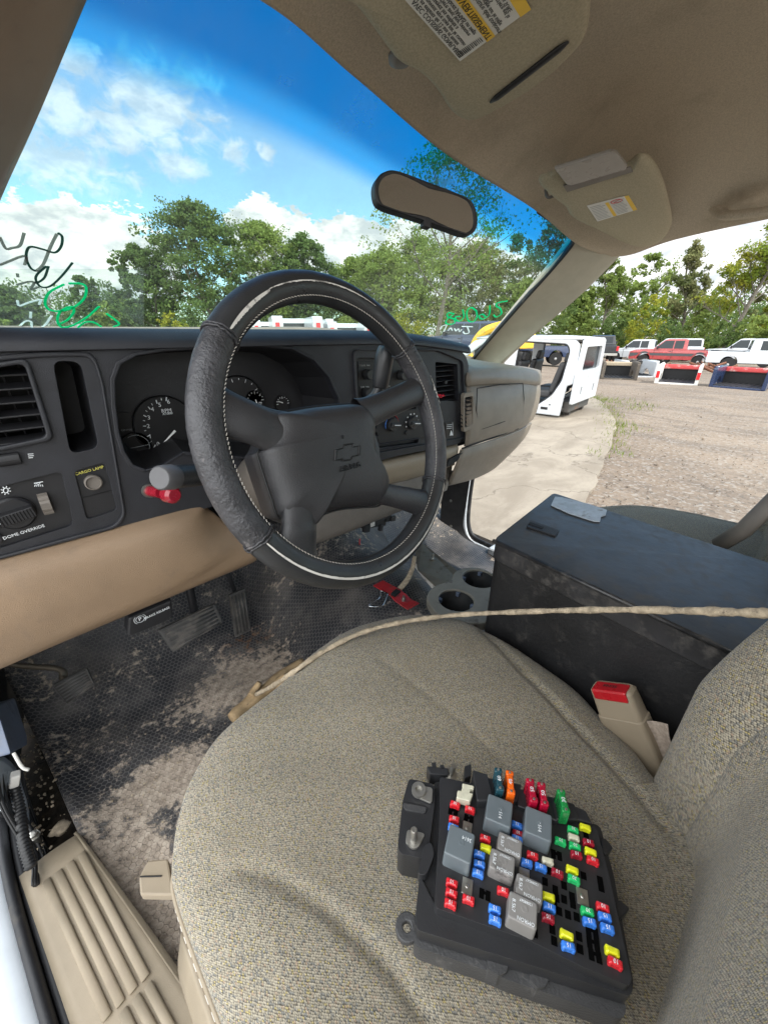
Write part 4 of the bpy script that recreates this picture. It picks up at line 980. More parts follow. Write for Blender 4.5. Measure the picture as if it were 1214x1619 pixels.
# --- mirror
MP0, MN = V((.49, .45, .16)), V((-.35, -.93, .10)).normalized()
ml = lambda px, py: on(px, py, MP0, MN)
mx = (ml(755, 350) - ml(592, 300)).normalized(); MF = frame(MP0, mx, MN.cross(mx)); MFI = MF.inverted()
mpx = [(592, 296), (597, 280), (608, 271), (628, 269), (680, 288), (735, 310), (750, 324), (755, 345), (753, 362), (743, 371), (728, 368), (660, 345), (610, 328), (596, 318)]
o2 = [(MFI @ ml(*p)) for p in mpx]; o2 = [(p.x, p.y) for p in spline([(p.x, p.y, 0) for p in o2], 4, closed=True)]; cc = V((sum(p[0] for p in o2) / len(o2), sum(p[1] for p in o2) / len(o2)))
i2 = [tuple(cc + (V(p) - cc) * (1 - .0065 / (V(p) - cc).length)) for p in o2]
bm = bmesh.new(); panel(bm, o2, [i2], MF, .016); mir = part('rear_view_mirror', bm, 'dark_plastic', bevel=.002)
mm = bpy.data.materials.new('mirror_silver'); mm.use_nodes = True; bs = mm.node_tree.nodes['Principled BSDF']; bs.inputs['Metallic'].default_value = 1; bs.inputs['Roughness'].default_value = .03; bs.inputs['Base Color'].default_value = (.60, .62, .66, 1); M['mirror_silver'] = mm
bm = bmesh.new(); panel(bm, i2, [], MF @ Matrix.Translation((0, 0, -.002)), .003); part('mirror_glass', bm, 'mirror_silver', mir)
bm = bmesh.new(); c = ml(676, 352); box(bm, (0, 0, 0), (.012, .010, .012), MF @ Matrix.Translation(MFI @ c) @ Matrix.Translation((0, 0, -.006))); part('dimming_tab', bm, 'dark_plastic', mir, bevel=.001)
bm = bmesh.new(); tube(bm, spline([MP0 + V((.004, .014, .002)), MP0 * 1.2, MP0 * 1.42], 5), [.008] * 11, 8); part('mirror_arm', bm, 'dark_plastic', mir, smooth=True)

# --- sun visors
def visor(P0, n, px, thick, name='sun_visor'):
    pts = spline([on(*p, P0, n) for p in px], 5, closed=True); c = sum((p for p in pts), V((0, 0, 0))) / len(pts)
    n = V(n).normalized();  n = n if n.z < 0 else -n
    bm = bmesh.new(); pillow(bm, pts, c, n, [(.3, thick * .5), (.6, thick * .5), (.85, thick * .46), (.94, thick * .36), (.985, thick * .2), (1, 0), (.985, -thick * .25), (.93, -thick * .45), (.1, -thick * .5)])
    bmesh.ops.recalc_face_normals(bm, faces=bm.faces[:])
    return part(name, bm, 'visor_cloth', smooth=True), n
zv = lambda a, b: (560 + a / 1.856, b / 1.856)
VP, VN = V((.6, .5, .283)), V((1, 0, 0)).cross(V((0, -.2, .035)))
dv, n_ = visor(VP, VN, [(480, -60), (540, -20), (566, 6), (612, 68), (628, 88), (660, 105), (690, 135), (715, 172), (742, 186), (775, 175), (850, 130), (905, 80), (926, 50), (933, 0), (930, -60), (800, -160), (600, -140)], .018)
def onv(px, py, off, P0=VP, nn=n_): nn = V(nn); return on(px, py, P0 + nn * off, nn)
def quad(bm, pts, mi=0): bm.faces.new([bm.verts.new(p) for p in pts]).material_index = mi
def label(P0, nn, off, cs_, name, parent, mats):
    """cs_: corner pixels tl,tr,br,bl of the sheet; cells: (u0,v0,u1,v1,mat)"""
    A, B, C_, D_ = [on(*p, P0 + nn * off, nn) for p in cs_]
    def L(u, v, h=0): return (A * (1 - u) + B * u) * (1 - v) + (D_ * (1 - u) + C_ * u) * v + nn * h
    bm = bmesh.new(); quad(bm, [L(0, 0), L(1, 0), L(1, 1), L(0, 1)])
    o = part(name, bm, 'paper', parent, solid=.0004); return o, L
# big warning label on the driver's visor: text runs along the visor edge
lab, L = label(VP, n_, .0105, [(640, 0), (727, 97), (828, 22), (790, -40)], 'warning_label', dv, None)
bm = bmesh.new(); quad(bm, [L(-.35, .52, .0006), L(1.0, .52, .0006), L(1.0, .68, .0006), L(-.35, .68, .0006)]) if 0 else None
Lc = lambda u, v: L(u, v, .0007)
bm.free()
bm = bmesh.new(); quad(bm, [Lc(-.30, .45), Lc(1, .45), Lc(1, .58), Lc(-.30, .58)]); quad(bm, [Lc(-.3, .95), Lc(1, .95), Lc(1, 1.1), Lc(-.3, 1.1)]); part('yellow_band', bm, 'label_yellow', lab)
exL = (L(1, 0) - L(0, 0)); eyL = (L(0, 0) - L(0, 1))
text('AVERTISSEMENT', Lc(.55, .515) + n_ * .0004, exL, eyL, .0095, 'black_ink', lab, thick=.0001)
WORDS = [['AVEC COUSSINS GONFLABLES', 'Les enfants de 12 ans et moins', 'peuvent etre tues par le coussin', 'Asseyez les enfants a', 'l arriere avec leur ceinture', 'NE placez JAMAIS un siege'], ['La ceinture doit toujours', 'etre bouclee sur le siege', 'ENFANTS', 'La place arriere est la', 'place la plus SURE']]
for bi, (v0, v1) in enumerate(((.04, .42), (.62, .93))):
    ws = WORDS[bi]
    for i, s in enumerate(ws):
        v = v0 + (v1 - v0) * (i + .5) / len(ws); text(s, Lc(.02 if bi == 0 else .05, v), exL, eyL, .0062 if i else .0072, 'black_ink', lab, thick=.0001, align='LEFT')
bm = bmesh.new(); random.seed(5)
for i in range(16):
    v = .03 + i * .025; quad(bm, [Lc(.86, v), Lc(.95, v), Lc(.95, v + random.choice((.008, .014, .018))), Lc(.86, v + .010)])
part('barcode', bm, 'black_ink', lab)
# grey storage clip and pivot of the driver's visor
bm = bmesh.new(); a, b = onv(775, 162, .010), onv(898, 66, .010); tube(bm, [a, a * .9 + b * .1, a * .1 + b * .9, b], [.002, .005, .005, .002], 10, flat=(.6, 1), ref=tuple(n_)); part('visor_clip', bm, 'dark_plastic', dv, smooth=True)
bm = bmesh.new(); c = on(632, 88, VP + V((0, 0, .012)), n_); lathe(bm, [(.014, 0), (.013, .006), (.006, .009)], frame(c, (1, 0, 0), (0, 1, 0)) @ Matrix.Rotation(math.pi, 4, 'X'), 20); tube(bm, spline([c, onv(655, 102, -.002), onv(690, 110, -.002)], 4), [.003] * 9, 8); part('visor_pivot', bm, 'grey_trim', dv, smooth=True)
VP2, VN2 = V((1.0, .42, .245)), V((.35, 0, -.045)).cross(V((0, -.15, .04)))
pv, n2_ = visor(VP2, VN2, [(851, 284), (868, 276), (880, 272), (940, 268), (990, 262), (1012, 247), (1030, 252), (1048, 285), (1060, 330), (1061, 355), (1045, 378), (1015, 388), (985, 380), (950, 362), (905, 340), (893, 322), (872, 306)], .022)
bm = bmesh.new(); q = [on(*p, VP2 + n2_ * .016, n2_) for p in ((876, 268), (965, 241), (975, 243), (991, 263), (988, 269), (902, 294), (895, 292))]
vv = [bm.verts.new(p) for p in q]; vw = [bm.verts.new(p - n2_ * .006) for p in q]; bm.faces.new(vv); bm.faces.new(list(reversed(vw)))
for i in range(7): bm.faces.new((vv[i], vw[i], vw[(i + 1) % 7], vv[(i + 1) % 7]))
bmesh.ops.recalc_face_normals(bm, faces=bm.faces[:]); part('vanity_mirror_cover', bm, 'lens_cover', pv, bevel=.0015)
bm = bmesh.new(); q = [on(*p, VP2 + n2_ * .0115, n2_) for p in ((890, 292), (996, 262), (1000, 270), (896, 302))]; quad(bm, q); part('vanity_recess', bm, 'grey_trim', pv, solid=.002)
lab2, L2 = label(VP2, n2_, .0118, [(927, 325), (993, 308), (1007, 331), (944, 350)], 'warning_label', pv, None)
ex2, ey2 = L2(1, 0) - L2(0, 0), L2(0, 0) - L2(0, 1); L2c = lambda u, v: L2(u, v, .0006)
bm = bmesh.new(); quad(bm, [L2c(.42, .10), L2c(.50, .10), L2c(.50, .98), L2c(.42, .98)]); quad(bm, [L2c(.90, 0), L2c(1, 0), L2c(1, 1), L2c(.90, 1)]); part('yellow_band', bm, 'label_yellow', lab2)
bm = bmesh.new(); random.seed(2)
for u0, u1 in ((.04, .40), (.53, .87)):
    for i in range(10):
        v = .12 + i * .085; quad(bm, [L2c(u0, v), L2c(u1 - random.uniform(0, .1), v), L2c(u1 - random.uniform(0, .1), v + .03), L2c(u0, v + .03)])
part('fine_print', bm, 'dim_ink', lab2)
bm = bmesh.new(); cc_ = L2c(.68, .16); rr_ = .007
tube(bm, [cc_ + ex2.normalized() * rr_ * 1.4 * math.cos(R(a)) + ey2.normalized() * rr_ * math.sin(R(a)) for a in range(0, 360, 20)], .0006, 4, closed=True); tube(bm, [cc_ + ex2.normalized() * rr_ + ey2.normalized() * rr_ * .7, cc_ - ex2.normalized() * rr_ - ey2.normalized() * rr_ * .7], .0006, 4); part('prohibition_sign', bm, 'fuse_red', lab2)
bm = bmesh.new(); tube(bm, spline([at(862, 300, 1, .50), at(866, 312, 1, .49), at(880, 308, 1, .48), at(890, 312, 1, .48)], 4), .003, 6); part('visor_pivot', bm, 'grey_trim', pv, smooth=True)
# grab handle over the passenger door
bm = bmesh.new(); tube(bm, spline([V((1.285, .30, .262)), V((1.272, .285, .246)), V((1.26, .265, .236)), V((1.257, .2, .233)), V((1.257, .12, .236)), V((1.27, .07, .25)), V((1.285, .05, .268))], 8), lambda t: .011 + .005 * (abs(t - .5) * 2) ** 3, 14, flat=(.8, 1.2)); part('grab_handle', bm, 'headliner', smooth=True)

# --- seats
def seamdist(x, y, pts):
    best = 9
    for (x0, y0), (x1, y1) in zip(pts, pts[1:]):
        dx, dy = x1 - x0, y1 - y0; t = max(0, min(1, ((x - x0) * dx + (y - y0) * dy) / (dx * dx + dy * dy))); best = min(best, math.hypot(x - x0 - t * dx, y - y0 - t * dy))
    return best
def zp(px, py, z=-.42): p = at(px, py, 2, z); return (p.x, p.y)
SZ = -.42
outl = [(268, 1400), (264, 1340), (272, 1285), (292, 1225), (330, 1165), (385, 1115), (440, 1070), (500, 1018), (560, 983), (640, 966), (720, 970), (770, 990), (830, 1025), (900, 1072), (960, 1130), (1010, 1180), (1062, 1240)]
ol = [V((*zp(*p, SZ - .012), SZ)) for p in outl] + [V((.425, -.06, SZ)), V((.41, -.16, SZ)), V((.2, -.20, SZ)), V((.02, -.16, SZ)), V((-.005, -.05, SZ)), V((-.018, .05, SZ)), V((-.022, .14, SZ))]
ol = spline(ol, 10, closed=True); cen = V((.20, .12, SZ))
seams = [[zp(763, 990), zp(818, 1052), zp(916, 1154), zp(1013, 1260), zp(1060, 1320)], [zp(600, 1040), zp(740, 1146), zp(860, 1260), zp(985, 1400), zp(1050, 1480)],
         [zp(330, 1392), zp(375, 1372), zp(430, 1385), zp(520, 1440), zp(620, 1530), zp(680, 1619)]]
def sd_(q, t):
    if q.z < SZ - .02 : return q
    z = 0
    d = seamdist(q.x, q.y, seams[0]); z -= .006 * math.exp(-(d / .005) ** 2)
    d = seamdist(q.x, q.y, seams[1]); z -= .0015 * math.exp(-(d / .004) ** 2)
    d = seamdist(q.x, q.y, seams[2]); z -= .0045 * math.exp(-(d / .0055) ** 2)
    z -= .012 * math.exp(-(((q.x - .2) / .12) ** 2 + ((q.y - .12) / .14) ** 2)); z += .002 * math.sin(q.x * 40 + q.y * 22) * math.sin(q.y * 31)
    return V((q.x, q.y, q.z + z))
prof = [(i / 60, .006 * (1 - (i / 60) ** 2)) for i in range(1, 49)] + [(.83, .0005), (.86, -.001), (.89, -.003), (.92, -.0065), (.945, -.010), (.965, -.0145), (.98, -.020), (.99, -.026), (.997, -.034), (1.0, -.042), (1.003, -.05), (1.003, -.06)]
bm = bmesh.new(); pillow(bm, ol, cen, (0, 0, 1), prof, sd_); seat = part('driver_seat', bm, 'seat_fabric', smooth=True)
bm = bmesh.new(); n_p = [(1.003, -.052), (1.012, -.056), (1.016, -.064), (1.022, -.09), (1.02, -.13), (1.0, -.17), (.9, -.20), (.5, -.22)]
pillow(bm, ol, cen, (0, 0, 1), [(.9, -.05)] + n_p); part('seat_skirt', bm, 'tan_trim', seat, smooth=True)
bm = bmesh.new(); tube(bm, [cen + (p - cen) * 1.006 + V((0, 0, -.050)) for p in ol], .0022, 6, closed=True); part('piping', bm, 'tan_trim', seat, smooth=True)
bm = bmesh.new()
for i in range(0, len(ol), 1):
    p = ol[i]
    if p.x < .2 and p.y < .42:
        q = ol[(i + 1) % len(ol)]; L_ = (q - p).length; k = max(1, int(L_ / .009))
        for j in range(k):
            a = p + (q - p) * ((j + .2) / k); b = p + (q - p) * ((j + .75) / k); f = lambda v: cen + (v - cen) * 1.0175 + V((0, 0, -.0625)); tube(bm, [f(a), f(b)], .00045, 4)
part('stitching', bm, 'thread', seat)
bm = bmesh.new(); box(bm, (.2, .12, -.68), (.34, .36, .12)); part('seat_base', bm, 'dark_plastic', seat)
bm = bmesh.new(); f = [tuple(at(*p, 2, -.56)) for p in ((222, 1415), (220, 1386), (234, 1360), (266, 1357), (276, 1416))]
vv = [bm.verts.new(p) for p in f]; vw = [bm.verts.new(V(p) + V((0, 0, -.012))) for p in f]; bm.faces.new(vv); bm.faces.new(list(reversed(vw)))
for i in range(5): bm.faces.new((vv[i], vw[i], vw[(i + 1) % 5], vv[(i + 1) % 5]))
bmesh.ops.recalc_face_normals(bm, faces=bm.faces[:]); ml_ = part('recline_lever', bm, 'tan_trim', seat, bevel=.002)
bm = bmesh.new(); tube(bm, [at(222, 1386, 2, -.559), at(256, 1385, 2, -.559)], .0008, 4); part('lever_slot', bm, 'pure_black', ml_)
# lower plastic valance near the sill
bm = bmesh.new(); loft(bm, [[(-.035, .30, -.62), (-.028, .1, -.61), (-.01, -.2, -.6)], [(-.052, .29, -.68), (-.045, .1, -.68), (-.03, -.2, -.67)], [(-.05, .27, -.77), (-.04, .1, -.77), (-.02, -.2, -.77)]], 6, 5); part('seat_valance', bm, 'tan_trim', seat, smooth=True, solid=.006)
# back rest, bulging toward the camera
def backrest(x0, x1, yb, z0, z1, th, lean, m='seat_fabric', bol=.03, name='backrest', parent=seat, rr=.09):
    cx0 = (x0 + x1) / 2; hw = (x1 - x0) / 2; bm = bmesh.new(); rows_ = []
    def fn(u, v):
        a = (u * 2 - 1); z = z0 + (z1 - z0) * v; aa = abs(a); e = max(0, v - .8) / .2; hw_ = hw * (1 - .25 * e ** 2.5)
        prof_ = (1 - aa ** 6) ** .5 if aa < 1 else 0
        y = yb + lean * (z - z0) + th * prof_ * (1 - .5 * e ** 3) + bol * math.exp(-((a - .78) / .2) ** 2) - .006 * math.exp(-((aa - .60) / .03) ** 2) - .004 * math.exp(-(aa / .02) ** 2) * 0
        if z > -.30 and name == 'backrest' and x1 < .5: y -= .42 * (z + .30) ** 1.25
        return V((cx0 + a * hw_, y, z))
    grid(bm, fn, 120, 120, uvf=lambda u, v: (u * (x1 - x0), v * (z1 - z0)))
    return part(name, bm, m, parent, smooth=True, solid=.02)
backrest(-.04, .445, -.160, -.46, .12, .085, -.0, bol=.060)
# passenger seat
pseat_o = spline([V(p) for p in ((.80, .33, -.40), (.90, .345, -.395), (1.02, .32, -.40), (1.12, .24, -.40), (1.17, .1, -.40), (1.16, -.1, -.40), (.95, -.16, -.40), (.75, -.1, -.40), (.735, .1, -.40), (.745, .25, -.40))], 8, closed=True)
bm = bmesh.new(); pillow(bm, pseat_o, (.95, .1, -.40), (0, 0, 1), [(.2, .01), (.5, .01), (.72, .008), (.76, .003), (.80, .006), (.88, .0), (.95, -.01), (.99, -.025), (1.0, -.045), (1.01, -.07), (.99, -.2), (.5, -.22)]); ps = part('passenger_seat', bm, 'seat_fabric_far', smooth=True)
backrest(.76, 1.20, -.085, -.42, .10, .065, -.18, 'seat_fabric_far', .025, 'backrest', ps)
bm = bmesh.new(); tube(bm, [at(1135, 862, 0, .86), at(1175, 838, 0, .845), at(1230, 785, 0, .83)], .014, 12, flat=(1, .75)); part('armrest', bm, 'grey_trim', ps, smooth=True)
# buckle between cushion and steel box
bm = bmesh.new(); bx = .425
bt = [at(*p, 0, bx) for p in ((936, 1080), (1003, 1088))]
bup = (at(965, 1085, 0, bx) - at(1010, 1190, 0, bx)).normalized(); bsd = (bt[1] - bt[0]).normalized()
BF = frame(at(967, 1085, 0, bx - .004), (0, -1, 0) if 0 else bsd, bup); BL = .135
wB = (bt[1] - bt[0]).length
def bucklering(t, w_, d_): return [BF @ V((x, -t, z)) for x, z in rrect(0, 0, w_, d_, .006, 4)]
RG = [bucklering(0, wB * .88, .018), bucklering(.003, wB * .97, .023), bucklering(.034, wB, .026), bucklering(.035, wB * 1.05, .028), bucklering(BL, wB * 1.12, .024)]
rv = [[bm.verts.new(p) for p in r] for r in RG]
for a, b in zip(rv, rv[1:]):
    for k in range(len(a)): bm.faces.new((a[k], a[(k + 1) % len(a)], b[(k + 1) % len(a)], b[k]))
bm.faces.new(rv[0]); bm.faces.new(rv[-1]); bmesh.ops.recalc_face_normals(bm, faces=bm.faces[:]); bk = part('seat_belt_buckle', bm, 'tan_trim', smooth=True, autos=35)
bm = bmesh.new(); box(bm, (0, .0, .004), (wB * .78, .004, .018), BF); box(bm, (0, -.005, .0115), (wB * .78, .012, .004), BF); rb = part('release_button', bm, 'red_plastic', bk, bevel=.0015)
text('PRESS', BF @ V((0, .0025, .004)), BF.to_3x3() @ V((1, 0, 0)), BF.to_3x3() @ V((0, 0, -1)), .0062, 'black_ink', rb, thick=.0001)
bm = bmesh.new(); loft(bm, [[tuple(at(*p, 0, bx - .01)) for p in ((1016, 1140), (1026, 1175), (1042, 1212), (1066, 1236))], [tuple(at(*p, 0, bx - .004)) for p in ((1036, 1141), (1042, 1170), (1056, 1195), (1070, 1215))], [tuple(at(*p, 0, bx - .012)) for p in ((1054, 1145), (1058, 1170), (1064, 1190), (1072, 1205))]], 6, 5); part('belt_webbing', bm, 'webbing', bk, smooth=True, solid=.001)

# --- pedals
def pedal(px, y, name, ribs, along, m='pedal_rubber', th=.012, tilt=.0):
    c = [at(*p, 1, y + (tilt if i > 1 else 0)) for i, p in enumerate(px)]; A, B, C_, D_ = c; nn = (B - A).cross(D_ - A).normalized(); nn = nn if nn.y < 0 else -nn
    L = lambda u, v, h=0: (A * (1 - u) + B * u) * (1 - v) + (D_ * (1 - u) + C_ * u) * v + nn * h
    bm = bmesh.new(); q = [L(0, 0), L(1, 0), L(1, 1), L(0, 1)]; a = [bm.verts.new(p + nn * th / 2) for p in q]; b = [bm.verts.new(p - nn * th / 2) for p in q]
    bm.faces.new(a); bm.faces.new(list(reversed(b)))
    for i in range(4): bm.faces.new((a[i], b[i], b[(i + 1) % 4], a[(i + 1) % 4]))
    bmesh.ops.recalc_face_normals(bm, faces=bm.faces[:]); p_ = part(name, bm, m, bevel=.004)
    bm = bmesh.new()
    for k in range(ribs):
        t = .1 + .8 * k / (ribs - 1)
        tube(bm, [L(.07, t, th / 2), L(.93, t, th / 2)] if along == 'u' else [L(t, .07, th / 2), L(t, .93, th / 2)], .0026, 6)
    part('ribs', bm, m, p_, smooth=True); return p_, L
p_, L = pedal([(249, 996), (340, 953), (353, 984), (273, 1031)], .82, 'brake_pedal', 6, 'u', tilt=-.02)
bm = bmesh.new(); tube(bm, [L(.6, .3, -.01), L(.6, .3, -.01) + V((.02, .06, .12)), L(.6, .3, 0) + V((.03, .1, .3))], .009, 8); part('pedal_arm', bm, 'dark_plastic', p_, smooth=True)
p_, L = pedal([(361, 940), (387, 929), (397, 996), (372, 1008)], .86, 'accelerator_pedal', 5, 'v', tilt=-.03)
bm = bmesh.new(); tube(bm, [L(.5, .1, -.01), L(.5, .1, -.01) + V((.0, .05, .08)), L(.5, .1, 0) + V((-.01, .08, .25))], .006, 8); part('pedal_arm', bm, 'dark_plastic', p_, smooth=True)
p_, L = pedal([(82, 1083), (138, 1054), (151, 1082), (107, 1113)], .84, 'parking_brake_pedal', 7, 'u', tilt=-.02)
bm = bmesh.new(); tube(bm, spline([L(.3, .1, -.01), at(100, 1075, 1, .86), at(95, 1058, 1, .88), at(30, 1052, 1, .92), at(-20, 1040, 1, .94)], 5), [.011] * 21, 8, flat=(1, .5)); part('pedal_arm', bm, 'dull_steel', p_, smooth=True)
# parking brake release
bm = bmesh.new(); yb = .66; q = [at(*p, 1, yb) for p in ((204, 978), (272, 949), (274, 974), (262, 984), (207, 1007), (202, 1002))]
a = [bm.verts.new(p) for p in q]; b = [bm.verts.new(p + V((0, .025, .004))) for p in q]; bm.faces.new(a); bm.faces.new(list(reversed(b)))
for i in range(6): bm.faces.new((a[i], b[i], b[(i + 1) % 6], a[(i + 1) % 6]))
bmesh.ops.recalc_face_normals(bm, faces=bm.faces[:]); br = part('brake_release', bm, 'dark_plastic', bevel=.003)
ptext('BRAKE RELEASE', (249, 969), (262, 963), .0058, 'white_ink', y=yb - .001, parent=br); c = at(222, 979, 1, yb - .001); text('P', c, (1, 0, .05), (0, 0, 1), .010, 'white_ink', br)
bm = bmesh.new(); tube(bm, [c + V((math.cos(R(a)) * .0062, 0, math.sin(R(a)) * .0062)) for a in range(0, 360, 20)], .0004, 4, closed=True)
for s in (0, 180): tube(bm, [c + V((math.cos(R(a + s)) * .0088, 0, math.sin(R(a + s)) * .0088)) for a in range(-50, 51, 10)], .0004, 4)
part('switch_symbols', bm, 'white_ink', br)

# --- floor console: cup holders, bare bracket plate
ch = None
def cz_(px, py, z=-.50): return at(px, py, 2, z)
o = [(676, 950), (678, 935), (690, 925), (712, 917), (718, 905), (732, 898), (755, 897), (775, 905), (800, 930), (800, 965), (760, 985), (700, 975)]
P = [cz_(*p) for p in o]; P2 = [(p.x, p.y) for p in spline(P, 5, closed=True)]
def hole(pc, r): c = cz_(*pc); return (c.x, c.y), [(c.x + r * math.cos(R(a)), c.y + r * math.sin(R(a))) for a in range(0, 360, 12)]
hA, loopA = hole((721, 948), .036); hB, loopB = hole((757, 914), .036)
bm = bmesh.new(); panel(bm, P2, [loopA, loopB], Matrix.Translation((0, 0, -.50)), .02); ch = part('cup_holder', bm, 'cup_ring', bevel=.004, seg=3)
for c in (hA, hB):
    bm = bmesh.new(); rA = [bm.verts.new((c[0] + .0355 * math.cos(R(a)), c[1] + .0355 * math.sin(R(a)), -.505)) for a in range(0, 360, 12)]; rB = [bm.verts.new((c[0] + .032 * math.cos(R(a)), c[1] + .032 * math.sin(R(a)), -.57)) for a in range(0, 360, 12)]
    for k in range(30): bm.faces.new((rA[k], rA[(k + 1) % 30], rB[(k + 1) % 30], rB[k]))
    bm.faces.new(rB); cu = part('cup', bm, 'pure_black', ch, smooth=True, autos=40, solid=.001)
    bm = bmesh.new()
    for a in (30, 120, 210, 300): box(bm, (c[0] + .034 * math.cos(R(a)), c[1] + .034 * math.sin(R(a)), -.510), (.008, .008, .010))
    part('spring_tabs', bm, 'module_plastic', cu, bevel=.001)
bm = bmesh.new()
ppx = [(655, 862), (668, 858), (735, 912), (742, 935), (712, 948), (660, 900)]
q = [cz_(*p, -.60 + (.0 if p[1] < 900 else .02)) for p in ppx]; a = [bm.verts.new(p) for p in q]; b = [bm.verts.new(p + V((0, 0, -.004))) for p in q]; bm.faces.new(a); bm.faces.new(list(reversed(b)))
for i in range(6): bm.faces.new((a[i], b[i], b[(i + 1) % 6], a[(i + 1) % 6]))
bmesh.ops.recalc_face_normals(bm, faces=bm.faces[:]); bp = part('mounting_bracket', bm, 'dull_steel', bevel=.001)
bm = bmesh.new(); c = cz_(684, 884, -.588); lathe(bm, [(.007, 0), (.007, .004), (.003, .004), (.003, .02)], frame(c, (1, 0, 0), (0, 1, .1)), 6)
bmesh.ops.recalc_face_normals(bm, faces=bm.faces[:]); part('bolt', bm, 'zinc', bp)
bm = bmesh.new(); c = cz_(669, 876, -.597); box(bm, (0, 0, 0), (.012, .010, .002), Matrix.Translation(c)); part('square_nut', bm, 'zinc', bp)
bm = bmesh.new(); loft(bm, [[tuple(cz_(*p, -.60)) for p in ((657, 890), (690, 925), (714, 945))], [tuple(cz_(*p, -.615)) for p in ((657, 897), (688, 935), (706, 950))]], 4, 3); part('bracket_edge', bm, 'worn_white', bp, solid=.003)
# connector block under the dash
bm = bmesh.new(); c = V((.69, .80, -.40))
for dx, dy, dz, s in ((0, 0, 0, (.09, .02, .025)), (.05, 0, .004, (.03, .02, .03)), (-.035, -.01, -.004, (.022, .012, .022)), (.02, -.01, -.02, (.012, .012, .02)), (.07, -.01, -.006, (.02, .01, .016))):
    box(bm, (0, 0, 0), s, Matrix.Translation(at(590, 826, 1, .78) + V((dx, dy, dz))) @ Matrix.Rotation(.2, 4, 'Y'))
part('connector_block', bm, 'dark_plastic', bevel=.002)
bm = bmesh.new(); c = at(589, 829, 1, .765); quad(bm, [c + V((-.008, 0, -.008)), c + V((.008, 0, -.006)), c + V((.0, 0, .009))]) if 0 else box(bm, (0, 0, 0), (.016, .001, .014), Matrix.Translation(c)); part('connector_label', bm, 'worn_white')
# passenger door opening
def xp(px, py, x=1.22): return tuple(at(px, py, 0, x))
bm = bmesh.new(); loft(bm, [[xp(700, 745, 1.16), xp(697, 790, 1.16), xp(700, 845, 1.16), xp(738, 868, 1.14)], [xp(745, 745), xp(738, 790), xp(733, 838), xp(760, 868)]], 6, 4); part('hinge_pillar', bm, 'pure_black', solid=.01)
bm = bmesh.new(); tube(bm, spline([xp(742, 740, 1.235), xp(735, 790, 1.235), xp(733, 830, 1.235), xp(742, 855, 1.235), xp(765, 868, 1.235), xp(800, 885, 1.235), xp(860, 920, 1.235)], 8), .014, 8, flat=(1, .6)); part('door_flange', bm, 'painted_white', smooth=True)
bm = bmesh.new(); tube(bm, spline([xp(749, 740, 1.25), xp(742, 790, 1.25), xp(740, 828, 1.25), xp(748, 848, 1.25), xp(768, 860, 1.25), xp(803, 876, 1.25), xp(862, 910, 1.25)], 8), .009, 8); part('door_seal', bm, 'rubber_seal', smooth=True)
bm = bmesh.new(); box(bm, (1.24, -.1, -.78), (.14, 1.6, .05)); box(bm, (1.30, -.1, -.90), (.03, 1.6, .22)); part('rocker_panel', bm, 'painted_white', bevel=.012, seg=3)
bm = bmesh.new(); box(bm, (1.17, .15, -.752), (.10, .9, .012)); part('sill_plate', bm, 'pillar_trim', bevel=.003)
for p in ((712, 792), (712, 832), (706, 850)):
    bm = bmesh.new(); c = V(xp(*p, 1.155)); lathe(bm, [(.006, 0), (.005, .003)], frame(c, (0, 1, 0), (0, 0, 1)), 8); part('bolt', bm, 'zinc')
# hood and fender outside, under the sight line
bm = bmesh.new(); loft(bm, [[(-.25, 1.15, -.03), (.3, 1.2, -.01), (.9, 1.2, -.05), (1.42, 1.12, -.24)], [(-.3, 1.7, -.10), (.3, 1.75, -.07), (.9, 1.75, -.09), (1.45, 1.7, -.28)], [(-.28, 2.3, -.25), (.3, 2.4, -.2), (.9, 2.4, -.2), (1.43, 2.3, -.3)], [(-.25, 2.4, -.6), (.3, 2.5, -.6), (.9, 2.5, -.6), (1.4, 2.4, -.6)]], 6, 6); part('hood', bm, 'painted_white', smooth=True, solid=.004)

# ================================================================== LOOSE THINGS IN THE CAB
# --- fuse and relay block on the seat
z5 = lambda a, b: (600 + a / 2.759, 1180 + b / 2.759)
FZT = -.362
fb = thing('fuse_box', 'black fuse and relay block with coloured fuses lying loose on the driver seat', 'fuse box', (.18, .05, -.42))
def ff(a, b, z=FZT): return at(*z5(a, b), 2, z)
A0 = ff(265, 130); EX = (ff(935, 350) - A0).normalized(); EY0 = (A0 - ff(240, 700)); EY0 = (EY0 - EX * EY0.dot(EX)).normalized()
FF = frame(A0, EX, EY0); FFI = FF.inverted()
def fl2(a, b, z=FZT): p = FFI @ ff(a, b, z); return (p.x, p.y)
def slab(px, z, depth, m, name, parent=fb, bevel=.002, r=.003, seg=2):
    o = rpoly([fl2(*p, z) for p in px], r); bm = bmesh.new(); panel(bm, o, [], FF @ Matrix.Translation((0, 0, z - FZT)), depth); return part(name, bm, m, parent, bevel=bevel, seg=seg)
slab([(262, 132), (420, 165), (600, 215), (900, 330), (945, 355), (1000, 560), (1100, 1020), (1085, 1045), (880, 960), (660, 850), (245, 705), (240, 680), (262, 300)], FZT, .016, 'fuse_case', 'deck')
slab([(175, 560), (240, 690), (300, 720), (1100, 1030), (1105, 1060), (1090, 1090), (160, 800), (160, 700)], FZT - .010, .014, 'fuse_case', 'housing_rim')
slab([(240, 150), (960, 345), (1020, 560), (1108, 1040), (1090, 1075), (150, 790), (180, 520)], FZT - .014, .026, 'fuse_case', 'housing', r=.004)
